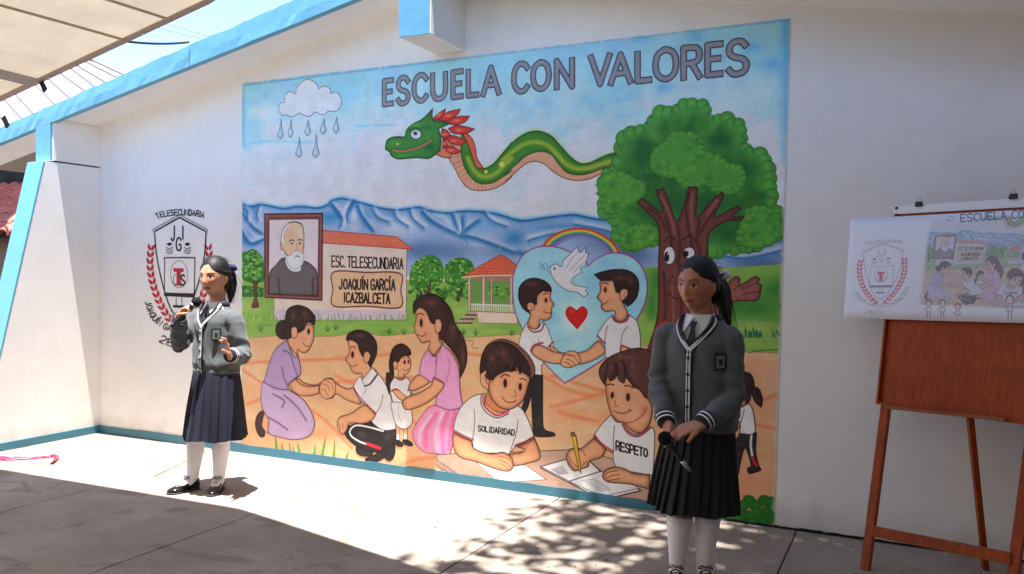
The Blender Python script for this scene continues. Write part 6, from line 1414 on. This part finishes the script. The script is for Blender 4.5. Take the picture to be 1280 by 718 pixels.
    # cuffs
    for i in (0, 1):
        w0, e0 = np.array(wrs[i]), np.array(els[i]); d = unit(w0 - e0); sl_ = cfg.get('slr', 1.0)
        MB().tube([w0 - d * .056, w0 - d * .050, w0 - d * .004, w0 + d * .002], [.040 * sl_, .0475 * sl_, .0415 * sl_, .034 * sl_], 24).build('cuff', M_NAVY, root, smooth=True)
        for kk, kr in ((.016, .0440), (.036, .0466)): MB().tube([w0 - d * (kk + .0032), w0 - d * (kk - .0032)], [kr * sl_, (kr - .0008) * sl_], 24).build('cuff_stripe', M_STRIPE, root)
    # badge on the wearer's left breast
    phb = cfg['badge'][0]; q, d = tp(phb, cfg['badge'][1], .008); sd = unit(np.cross(d, [0, 0, 1])); uu = np.cross(sd, d)
    def quad3(nm, w_, h_, o_, mat):
        c = q + d * o_; MB().prism([c - sd * w_ - uu * h_, c + sd * w_ - uu * h_, c + sd * w_ + uu * h_, c - sd * w_ + uu * h_], d * .002).build(nm, mat, root)
    quad3('badge', .031, .040, 0, M_BADGE); quad3('badge_emblem', .020, .028, .0022, M_BADGEW)
    c = q + d * .0046; MB().tube([c - uu * .014, c + uu * .012], .010, 10, flat=(d, .1)).build('badge_emblem', M_BADGE, root)
    # --- shirt, collar, tie
    sh = MB(); sh.rings([ringT(z_, rx, ry, n=48) for z_, rx, ry in ((vz - .12, W2[3][1] - .012, W2[3][2] - .014), (zs_ - .05, .135, .088), (zs_, .105, .072), (zneck - .028, .066, .060), (zneck + .012, .058, .054), (zneck + .010, .052, .048))]); sh.build('shirt', M_SHIRT, root, smooth=True)
    for sgn in (-1, 1):
        def cp(ph, r_, z_): v = TR @ np.array([math.sin(ph) * r_, -math.cos(ph) * r_, 0]); return np.array([tc[0] + v[0], tc[1] + v[1], z_])
        pl_ = [cp(sgn * .12, .066, zneck + .0), cp(sgn * 1.1, .070, zneck + .012), cp(sgn * 2.6, .066, zneck + .018), cp(sgn * 2.6, .072, zneck - .012), cp(sgn * 1.3, .100, zneck - .036), cp(sgn * .52, .108, zneck - .082)]
        MB().prism(pl_, TR @ np.array([0, -.003, .001])).build('collar', M_SHIRT, root)
    tie = MB(); kz = zneck - .018
    def tq(xx_, z_, o_): q_, d_ = tp(0, min(z_, zt - .02), 0); f_ = TR @ np.array([xx_, 0, 0]); r_ = np.linalg.norm((q_ - tc * [1, 1, 0])[:2]); v = TR @ np.array([xx_, -min(r_, .088 + (zneck - z_) * .25) - o_, 0]); return (tc[0] + v[0], tc[1] + v[1], z_)
    tie.prism([tq(-.016, kz, 0), tq(.016, kz, 0), tq(.010, kz - .03, 0), tq(.024, kz - .14, .004), tq(-.024, kz - .14, .004), tq(-.010, kz - .03, 0)], TR @ np.array([0, -.008, 0])); tie.build('tie', M_TIE, root)
    # --- pleated skirt
    sk = MB(); rg = []; npl = cfg['pleats']; n = npl * 8; zt_, zb_ = W2[0][0] + .03, cfg['hemz']; hx, hy = cfg['hemr']
    rp = random.Random(npl); jw = [rp.uniform(.55, 1.5) for _ in range(npl)]; ja = np.cumsum([0] + [rp.uniform(.75, 1.25) for _ in range(npl)]); ja = ja / ja[-1] * 2 * math.pi
    for i in range(15):
        t = i / 14; z_ = zt_ + (zb_ - zt_) * t; rx = cfg['waist'][0] * (1 - t ** .8) + hx * t ** .8; ry = cfg['waist'][1] * (1 - t ** .8) + hy * t ** .8; rg_ = []
        for k in range(n):
            a = ja[k // 8] + (ja[k // 8 + 1] - ja[k // 8]) * (k % 8) / 8; u = (k % 8) / 8; saw = (u if u < .86 else (1 - u) * 6.1) - .45; amp = .005 + .015 * t
            g_ = amp * jw[k // 8] * saw + .010 * t * math.sin(a * 5 + 1.3) + .006 * t * math.sin(a * 3 + z_ * 8)
            a2 = a + .05 * t * math.sin(a * 4) ; q_ = TR @ np.array([math.sin(a2) * (rx + g_), -math.cos(a2) * (ry + g_), 0]); rg_.append((tc[0] + q_[0] + cfg.get('hemdx', 0) * t, tc[1] + q_[1], z_ + (.006 * math.sin(a * 6) if i == 14 else 0) + cfg.get('hemtilt', 0) * math.sin(a) * t))
        rg.append(rg_)
    inner = [[(tc[0] + (x_ - tc[0]) * .985, tc[1] + (y_ - tc[1]) * .985, z_ + .004) for x_, y_, z_ in rg[-1]], [(tc[0] + (x_ - tc[0]) * .97, tc[1] + (y_ - tc[1]) * .97, z_) for x_, y_, z_ in rg[6]]]
    sk.rings(rg + inner, False); sk.build('pleated_skirt', skirt_mat, root, smooth=False)
    # --- socks and shoes
    for i in (0, 1):
        hp, kn, an = [np.array(v) for v in cfg['legs'][i]]; fd = unit(cfg['feet'][i]); s_ = MB()
        top = kn + (an - kn) * cfg['sock']; 
        def lp(t): return kn + (an - kn) * t + np.array([0, .012 * math.sin(math.pi * min(1, max(0, t)) ** .8), 0])
        tt = np.linspace(cfg['sock'], 1, 9); rr2 = np.interp(tt, [0, .18, .40, .7, 1], [.056, .0565, .0575, .046, .0365]) * cfg.get('calf', 1)
        s_.tube([lp(t) for t in tt] + [an + fd * .03 + [0, 0, -.028], an + fd * .085 + [0, 0, -.046]], list(rr2) + [.036, .028], 24, 2); s_.build('sock', M_SOCK, root, smooth=True)
        MB().tube([lp(tt[0]) - unit(an - kn) * .004, lp(tt[0]) + unit(an - kn) * .022], [rr2[0] + .0035, rr2[0] + .003], 24).build('sock_cuff', M_SOCK, root, smooth=True)
        sd = np.array([-fd[1], fd[0], 0]); heel = an * [1, 1, 0] - fd * .045
        def sec(t, hw, h0, h1, n=20):
            o = []
            for k in range(n):
                a = 2 * math.pi * k / n; cx_s = math.cos(a); cz = math.sin(a); zz = (h0 + h1) / 2 + (h1 - h0) / 2 * (abs(cz) ** .75) * (1 if cz > 0 else -1); o.append(tuple(heel + fd * t * cfg.get('shoe', .235) + sd * hw * abs(cx_s) ** .8 * (1 if cx_s > 0 else -1) + [0, 0, zz]))
            return o
        u_ = MB(); u_.rings([sec(.0, .012, .012, .05), sec(.02, .026, .012, .075), sec(.10, .034, .012, .082), sec(.25, .034, .012, .084), sec(.38, .034, .012, .078), sec(.52, .038, .012, .058), sec(.68, .042, .012, .044), sec(.84, .038, .012, .036), sec(.95, .025, .012, .030), sec(1.0, .008, .014, .022)]); us = u_.build('shoe', M_SHOE, root, smooth=True)
        so_ = MB(); so_.rings([sec(-.01, .012, .0, .015), sec(.03, .030, 0, .015), sec(.2, .036, 0, .015), sec(.45, .037, 0, .014), sec(.7, .046, 0, .014), sec(.88, .040, 0, .014), sec(1.0, .018, 0, .014), sec(1.02, .006, .003, .012)]); so_.build('sole', M_SOLE, us, smooth=True)
        lc = MB()
        for k in range(3):
            c = heel + fd * (.40 + .07 * k) * .235 + np.array([0, 0, .080 - .009 * k]); lc.tube([c - sd * .018 - [0, 0, .004], c + [0, 0, .003], c + sd * .018 - [0, 0, .004]], .0026, 6, 3)
        c = heel + fd * .36 * .235 + np.array([0, 0, .088])
        for s2 in (-1, 1): lc.tube([c, c + sd * .018 * s2 + [0, 0, .010] , c + sd * .032 * s2 - [0, 0, .002], c + sd * .012 * s2 - [0, 0, .003]], .0028, 6, 4)
        lc.build('laces', M_SHOE, us, smooth=True)
    return root

def mic(root_loc, head, tail, label, silver):
    t = empty('microphone', root_loc, R(25.9)); tag(t, label, 'microphone'); head, tail = np.array(head), np.array(tail); d = unit(tail - head)
    MB().ell(head, (.030, .030, .031), 20, 14).build('windscreen', M_MICF, t, smooth=True)
    MB().tube([head + d * .022, head + d * .036, head + d * .040, head + d * .09, tail], [.019, .0195, .014, .0095, .0078], 18).build('handle', M_MICB, t, smooth=True)
    MB().tube([head + d * .024, head + d * .034], [.0245, .0245], 20).build('ring', M_MICS if not silver else M_MICB, t, smooth=True)
    MB().tube([tail - d * (.060 if silver else .028), tail], [.0108, .0086], 16).build('end_cap', M_MICS if silver else M_BLACK, t, smooth=True)

NG = on_z(868, 732); FG = on_z(258, 613.5)
A = np.array
girl('person', tuple(NG), dict(
    torso=A([.016, 0, 0]), torso_yaw=R(-38), head=A([-.010, -.015, 1.398]), head_scale=1.08, yaw=R(-44), pitch=R(4), skin=(188, 128, 100), zneck=1.252, zsh=1.20,
    sh=[A([-.128, .085, 1.150]), A([.128, -.085, 1.150])], el=[A([-.176, .035, .935]), A([.128, -.14, .90])], wr=[A([-.172, -.160, .782]), A([-.040, -.250, .798])],
    hands=[dict(d=(.30, -.55, -.55), nrm=(-.35, -.55, -.30), side=1, curls=(1.05, 1.1, 1.1, 1.05), thumb=(.6, .3, .5), s_=.92), dict(d=(-.95, -.12, -.26), nrm=(0, .45, -.85), side=-1, curls=(.34, .42, .5, .6), thumb=(.8, .45, .2), s_=.95, tc=.2)],
    legs=[(A([-.05, 0, .74]), A([-.07, -.01, .40]), A([-.076, .02, .075])), (A([.075, 0, .74]), A([.062, -.01, .40]), A([.050, .02, .075]))], feet=[(-.35, -.95, 0), (-.1, -1, 0)],
    pony=[(.055, .060, 1.445), (.092, .055, 1.425), (.118, .05, 1.37), (.130, .04, 1.30), (.150, .02, 1.20)], ponyr=.036, bow=True,
    sw=[(.738, .160, .116), (.80, .172, .128), (.93, .172, .126), (1.06, .170, .126), (1.14, .160, .114), (1.195, .136, .092), (1.235, .098, .078), (1.252, .078, .070)], slr=.95, vz=1.105, badge=(.95, 1.06),
    pleats=26, waist=(.155, .120), hemr=(.212, .195), hemz=.372, hemtilt=.0, hemdx=-.022, sock=.22, calf=1.0), 'schoolgirl in the shade before the mural, hands clasped over a microphone, ponytail with white ribbon', M_SKIRTK)
mic(tuple(NG), (-.198, -.262, .738), (-.080, -.236, .592), 'black microphone pointing down in the clasped hands of the schoolgirl in the shade', True)
girl('person', tuple(FG), dict(
    torso=A([.062, 0, 0]), torso_yaw=R(-30), head=A([.052, -.02, 1.392]), head_scale=1.10, yaw=R(-14), fw=.95, pitch=R(2), skin=(204, 146, 116), zneck=1.222, zsh=1.165,
    sh=[A([-.082, .07, 1.120]), A([.200, -.07, 1.110])], el=[A([-.165, -.03, .955]), A([.262, -.10, .905])], wr=[A([-.108, -.185, 1.150]), A([.250, -.300, .915])],
    hands=[dict(d=(.62, -.25, .70), nrm=(.70, .0, -.62), side=1, curls=(1.05, 1.1, 1.1, 1.1), thumb=(.7, .3, .5), s_=.92), dict(d=(-.08, -.30, .95), nrm=(-.85, -.35, .1), side=-1, curls=(.08, .35, .75, .9), thumb=(.6, .7, .3), s_=.92)],
    legs=[(A([-.005, 0, .72]), A([-.060, -.02, .40]), A([-.098, .015, .080])), (A([.12, 0, .72]), A([.098, -.01, .40]), A([.075, .015, .080]))], feet=[(-.66, -.75, 0), (.02, -1, 0)],
    pony=[(.085, .09, 1.46), (.105, .10, 1.43), (.118, .10, 1.37), (.125, .09, 1.30), (.120, .08, 1.22)], ponyr=.030,
    sw=[(.775, .152, .110), (.84, .166, .122), (.95, .162, .118), (1.05, .160, .116), (1.105, .160, .108), (1.155, .135, .090), (1.195, .090, .074), (1.222, .074, .066)], slr=1.0, vz=1.075, badge=(.85, 1.03),
    pleats=22, waist=(.155, .118), hemr=(.203, .188), shoe=.212, hemz=.352, hemdx=-.005, sock=.16, calf=.98), 'schoolgirl standing in the sun left of the mural, speaking into a raised microphone', M_SKIRT)
mic(tuple(FG), (.010, -.205, 1.238), (-.132, -.250, 1.085), 'black microphone raised to the mouth of the schoolgirl standing in the sun', False)

# ================================================================== easel with the pencil poster
EA = on_z(1080, 713); ed = ray(-80, 350); ed[2] = 0; ed = -ed / np.linalg.norm(ed)             # along the board, left to right
en = np.array([-ed[1], ed[0], 0]);                                                        # away from the viewer
if en[1] < 0: en = -en
lean = R(11); eu = np.array([en[0] * math.sin(lean), en[1] * math.sin(lean), math.cos(lean)]); ef = np.cross(ed, eu); ef = ef if ef[1] < 0 else -ef
def epl(px, py, off=0.0):
    """point of the leaning easel plane (shifted towards the viewer by off) seen at a survey point"""
    d = ray(px, py); o = EA + ef * off; t = np.dot(o - CAM_POS, ef) / np.dot(d, ef); return CAM_POS + d * t
def uv_(p_): q = p_ - EA; return np.dot(q, ed), np.dot(q, eu)
def E3(u, v, off=0.0): return EA + ed * u + eu * v + ef * off
easel = empty('easel', (0, 0, 0)); tag(easel, 'varnished reddish wood easel with board, standing right of the mural', 'easel')
bl = uv_(epl(1097, 505)); tl = uv_(epl(1121, 268)); wl = uv_(epl(1112, 505)); br = uv_(epl(1280, 529))
Lb = max(1.05, br[0] + .2)
slope = (br[1] - bl[1]) / (br[0] - bl[0])
zb0 = bl[1]; ztop = tl[1]; Wb = 1.02
MB().prism([E3(bl[0], zb0), E3(bl[0] + Wb, zb0 + slope * Wb * .5), E3(bl[0] + Wb, ztop), E3(tl[0] + .0, ztop)], ef * -.018).build('board', M_WOOD, easel, bevel=.003)
fw = .012
MB().bar(E3(bl[0] + .006, zb0, .004), E3(tl[0] + .006, ztop, .004), fw, .03, ef).build('board_edge', M_WOOD, easel, bevel=.002)
MB().bar(E3(bl[0], zb0 + .004, .004), E3(bl[0] + Wb, zb0 + .004 + slope * Wb * .5, .004), fw, .03, ef).build('board_edge', M_WOOD, easel, bevel=.002)
l0 = uv_(epl(1080, 712)); l1 = uv_(epl(1104, 506)); r0 = uv_(epl(1266, 708)); r1 = uv_(epl(1288, 530))
def ext2(a, b_, v): t = (v - a[1]) / (b_[1] - a[1]); return a[0] + (b_[0] - a[0]) * t
lw_ = .046
MB().bar(E3(ext2(l0, l1, 0.0), 0, -.012), E3(ext2(l0, l1, zb0 + .25), zb0 + .25, -.034), lw_, .026, ef).build('leg', M_WOOD, easel, bevel=.004)
MB().bar(E3(ext2(r0, r1, 0.0), 0, -.012), E3(ext2(r0, r1, zb0 + .25), zb0 + .25, -.034), lw_, .026, ef).build('leg', M_WOOD, easel, bevel=.004)
q0 = uv_(epl(1090, 664)); q1 = uv_(epl(1264, 699))
MB().bar(E3(q0[0], q0[1], -.006), E3(q1[0], q1[1], -.006), .052, .022, ef).build('crossbar', M_WOOD, easel, bevel=.003)
rbm = on_z(1232, 712); rtp = E3(*uv_(epl(1206, 520)), -.05); ex_ = rtp + (rtp - rbm) * .02
MB().bar(rbm, ex_, .040, .026, (1, .3, 0)).build('rear_leg', M_WOOD, easel, bevel=.004)
q0 = uv_(epl(1112, 512)); q1 = uv_(epl(1262, 528))
MB().prism([E3(q0[0], q0[1], .0), E3(q0[0], q0[1], .055), E3(q1[0], q1[1], .055), E3(q1[0], q1[1], .0)], eu * .012).build('tray', simple('tray_wood', (150, 84, 44), .3, 20), easel, bevel=.003)
MB().prism([E3(q0[0], q0[1] + .0125, .048), E3(q0[0], q0[1] + .0125, .055), E3(q1[0] - .02, q1[1] + .0125, .055), E3(q1[0] - .02, q1[1] + .0125, .048)], eu * .008).build('tray_lip', M_WOOD, easel)
# white clamp rail along the top
t0 = uv_(epl(1120, 259)); t1 = uv_(epl(1120, 269)); sl2 = (uv_(epl(1279, 249))[1] - t0[1]) / (uv_(epl(1279, 249))[0] - t0[0]); h_ = t0[1] - t1[1]
RW = .95
MB().prism([E3(t0[0], t1[1] - .0, .003), E3(t0[0] + RW, t1[1] + sl2 * RW, .003), E3(t0[0] + RW, t0[1] + sl2 * RW, .003), E3(t0[0], t0[1], .003)], ef * .014).build('white_rail', simple('white_lacquer_strip', (222, 222, 222), .35, 20, .03, .02), easel, bevel=.002)
MB().prism([E3(t0[0], t1[1] - .050, -.001), E3(t0[0] + RW, t1[1] - .050 + sl2 * RW, -.001), E3(t0[0] + RW, t1[1] + sl2 * RW - .001, -.001), E3(t0[0], t1[1] - .001, -.001)], ef * .010).build('top_rail', M_WOOD, easel, bevel=.002)
q = uv_(epl(1123, 261.5)); MB().tube([E3(q[0], q[1], .017), E3(q[0], q[1], .021)], .008, 12).build('screw', M_BLACK, easel)
for k, (a, b_) in enumerate((((1149, 257)), (1267, 247.5))):
    q = uv_(epl(a, b_, .02)); c = E3(q[0], q[1], .018)
    tcl = empty('binder_clip', (0, 0, 0)); tag(tcl, ['black binder clip on the white rail above the left half of the poster', 'black binder clip on the white rail at the right edge of the picture'][k], 'clip', 'black binder clips on the easel rail')
    MB().prism([c - ed * .019 - eu * .006, c + ed * .019 - eu * .006, c + ed * .016 + eu * .018, c - ed * .016 + eu * .018], ef * .012).build('clip_body', M_BLACK, tcl, bevel=.002)
    MB().tube([c - ed * .010 + eu * .016 + ef * .006, c - ed * .007 + eu * .034 + ef * .012, c + ed * .007 + eu * .034 + ef * .012, c + ed * .010 + eu * .016 + ef * .006], .0016, 6, 4).build('clip_handle', M_MICS, tcl, smooth=True)
# the poster: pencilled crest at left, coloured drawing of the mural at right
OFF = .026
pTL, pBL, pTR, pBR = [uv_(epl(*q, OFF)) for q in ((1063.5, 274), (1055, 398), (1280, 262.5), (1280, 404))]
PWd = 1.30                                    # full width of the sheet (m); the part beyond the frame is drawn too
vTR = pTL[1] + (pTR[1] - pTL[1]) / (pTR[0] - pTL[0]) * PWd; vBR = pBL[1] + (pBR[1] - pBL[1]) / (pBR[0] - pBL[0]) * PWd
PU0, PV1 = min(pTL[0], pBL[0]), max(pTL[1], vTR); PHt = PV1 - min(pBL[1], vBR); PS = 620.0; PW_, PH_ = int((PWd + .03) * PS), int(PHt * PS) + 2
def post_map(Q):
    Q = np.atleast_2d(Q); o = EA + ef * OFF; out = []
    d = (RC @ np.stack([Q[:, 0] - CAM_W / 2, -(Q[:, 1] - CAM_H / 2), np.full(len(Q), CAM_F)])).T; t = np.dot(o - CAM_POS, ef) / (d @ ef); P_ = CAM_POS + d * t[:, None] - EA
    return np.stack([(P_ @ ed - PU0) * PS, (PV1 - P_ @ eu) * PS], 1)
pp = Painter(PW_, PH_, post_map, PS / 300.0); pp.a[:] = np.array([.90, .905, .95], np.float32)
# the drawing: a pastel copy of the mural
def q2(px, py): return post_map(np.array([[px, py]]))[0]
dTL, dBL = q2(1160, 283), q2(1154, 392); dTR, dBR = q2(1280, 268), q2(1280, 396)
gw = int((dTR[0] - dTL[0]) * 1.72); a0, a1 = int(dTL[0]), min(int(dTL[0]) + gw, PW_ - 8); b0, b1 = int(min(dTL[1], dTR[1])), int(dBL[1] - 22)
yy_ = np.linspace(0, 1, b1 - b0); xx_ = np.linspace(0, 1, a1 - a0); SY = (np.clip(.20 + yy_ * .80, 0, 1) * (H_ - 1)).astype(int); SX = (xx_ * (W_ - 40)).astype(int) + 10
src = MURAL.a[SY][:, SX]; g3 = src.mean(-1, keepdims=True); pas = (src * .34 + g3 * .06 + .54) ; ln_ = np.clip((.42 - g3) * 1.1, 0, 1); pas = pas * (1 - ln_ * .22)
nz = vnoise(a1 - a0, b1 - b0, 3, 71)[..., None]; pas = pas * (.93 + .09 * nz); al = np.clip(np.minimum(np.minimum(xx_[None], 1 - xx_[None]) * 40, np.minimum(yy_[:, None], 1 - yy_[:, None]) * 30), 0, 1)[..., None]
pp.a[b0:b1, a0:a1] = pp.a[b0:b1, a0:a1] * (1 - al) + np.clip(pas, 0, 1) * al * np.array([.92, .93, .98]) + pp.a[b0:b1, a0:a1] * 0
GP = (96, 96, 112)
for q in text_strokes('ESCUELA CON VALORES', (1201, 268.5), (1352, 258), (1201, 277.5), (1352, 268), gap=.4): pp.stroke(q, (104, 104, 122), 1.5)
pp.stroke(smooth(*parse('@W 1183,275 1187,271 1192,272 1190,276 1184,276'), True), GP, .5)
# little children pencilled along the foot of the sheet
for x_, y_, s_, body in ((1161, 388, 1.0, 1), (1178, 388, 1.05, 1), (1197, 392, 1.0, 0), (1262, 386, 1.35, 1), (1310, 388, 1.0, 1), (1340, 388, 1.1, 1)):
    pp.dot(x_, y_ - 8 * s_, 3.2 * s_, 3.6 * s_, (226, 204, 200), line=(110, 104, 118), lw=.5); pp.stroke(np.array([[x_ - 3.2 * s_, y_ - 8 * s_], [x_ - 2.6 * s_, y_ - 11.5 * s_], [x_, y_ - 12.6 * s_], [x_ + 2.8 * s_, y_ - 11.5 * s_], [x_ + 3.3 * s_, y_ - 8 * s_]]), (112, 104, 116), 1.2)
    pp.stroke(np.array([[x_ - 3 * s_, y_ + 2 * s_], [x_ - 2.6 * s_, y_ - 3 * s_], [x_ + 2.6 * s_, y_ - 3 * s_], [x_ + 3 * s_, y_ + 2 * s_], [x_ - 3 * s_, y_ + 2 * s_]]), GP, .6)
    pp.stroke(np.array([[x_ - 2.6 * s_, y_ - 2 * s_], [x_ - 6.5 * s_, y_ - 1 * s_]]), (196, 140, 140), .8)
    if body:
        for dx in (-1.5, 1.5): pp.stroke(np.array([[x_ + dx * s_, y_ + 2 * s_], [x_ + dx * s_, y_ + 9 * s_]]), (134, 130, 144), 1.1)
# pencilled crest: same drawing as on the wall, laid at the left of the sheet
def crest_to_poster(Q):
    Q = np.array(Q, float); u = (Q[:, 0] - 224.8) / 44.0; v = (Q[:, 1] - 262.0) / 172.0
    return np.stack([1104.5 + u * 33.5 - v * 4, 300 + v * 94 - u * 1.5], 1)
for nm, c, kd, q, w_ in CS:
    T_ = crest_to_poster(q); cc_ = (206, 84, 104) if c == 'r' else (118, 118, 134)
    if kd == 'p': pp.fill(T_, cc_, None, ed=0, alpha=.75)
    else: pp.stroke(T_, cc_, max(.45, w_ * .42), .85)
pim = pp.image('poster_drawing'); mp_ = Mt('poster_paper'); ti = mp_.n('ShaderNodeTexImage'); ti.image = pim; ti.extension = 'EXTEND'; pn_ = mp_.noise(9, 4); pg = mp_.noise(400, 2)
mp_.col(mp_.mix(mp_.ramp(pg, [(.4, (0, 0, 0, 1)), (.8, (.12, .12, .12, 1))]), ti.outputs[0], (.7, .7, .72, 1), 'MULTIPLY')); mp_.rough(.6); mp_.bump(pn_, .25, .01)
V = []; Fc = []; UVs = []; nx_, ny_ = 40, 10
for i in range(nx_ + 1):
    for j in range(ny_ + 1):
        fx, fy = i / nx_, j / ny_; top = np.array([pTL[0] + fx * PWd, pTL[1] + (vTR - pTL[1]) * fx]); bot = np.array([pBL[0] + fx * PWd, pBL[1] + (vBR - pBL[1]) * fx]); uvp = top * (1 - fy) + bot * fy
        wv_ = OFF + .004 * math.sin(fx * 9) * fy + (.006 * fy * (1 - min(1, fx * 5))); V.append(tuple(E3(uvp[0], uvp[1], wv_))); UVs.append(((uvp[0] - PU0) * PS / PW_, 1 - (PV1 - uvp[1]) * PS / PH_))
for i in range(nx_):
    for j in range(ny_): a = i * (ny_ + 1) + j; Fc.append((a, a + ny_ + 1, a + ny_ + 2, a + 1))
me = bpy.data.meshes.new('poster'); me.from_pydata(V, [], Fc); me.update(); ul = me.uv_layers.new(name='UV')
for lp in me.loops: ul.data[lp.index].uv = UVs[lp.vertex_index]
po = link('poster', me, mp_.m, None, True); so2 = po.modifiers.new('thickness', 'SOLIDIFY'); so2.thickness = .0008
tag(po, 'white paper poster with pencilled crest and coloured sketch of the mural, hung on the easel', 'poster')
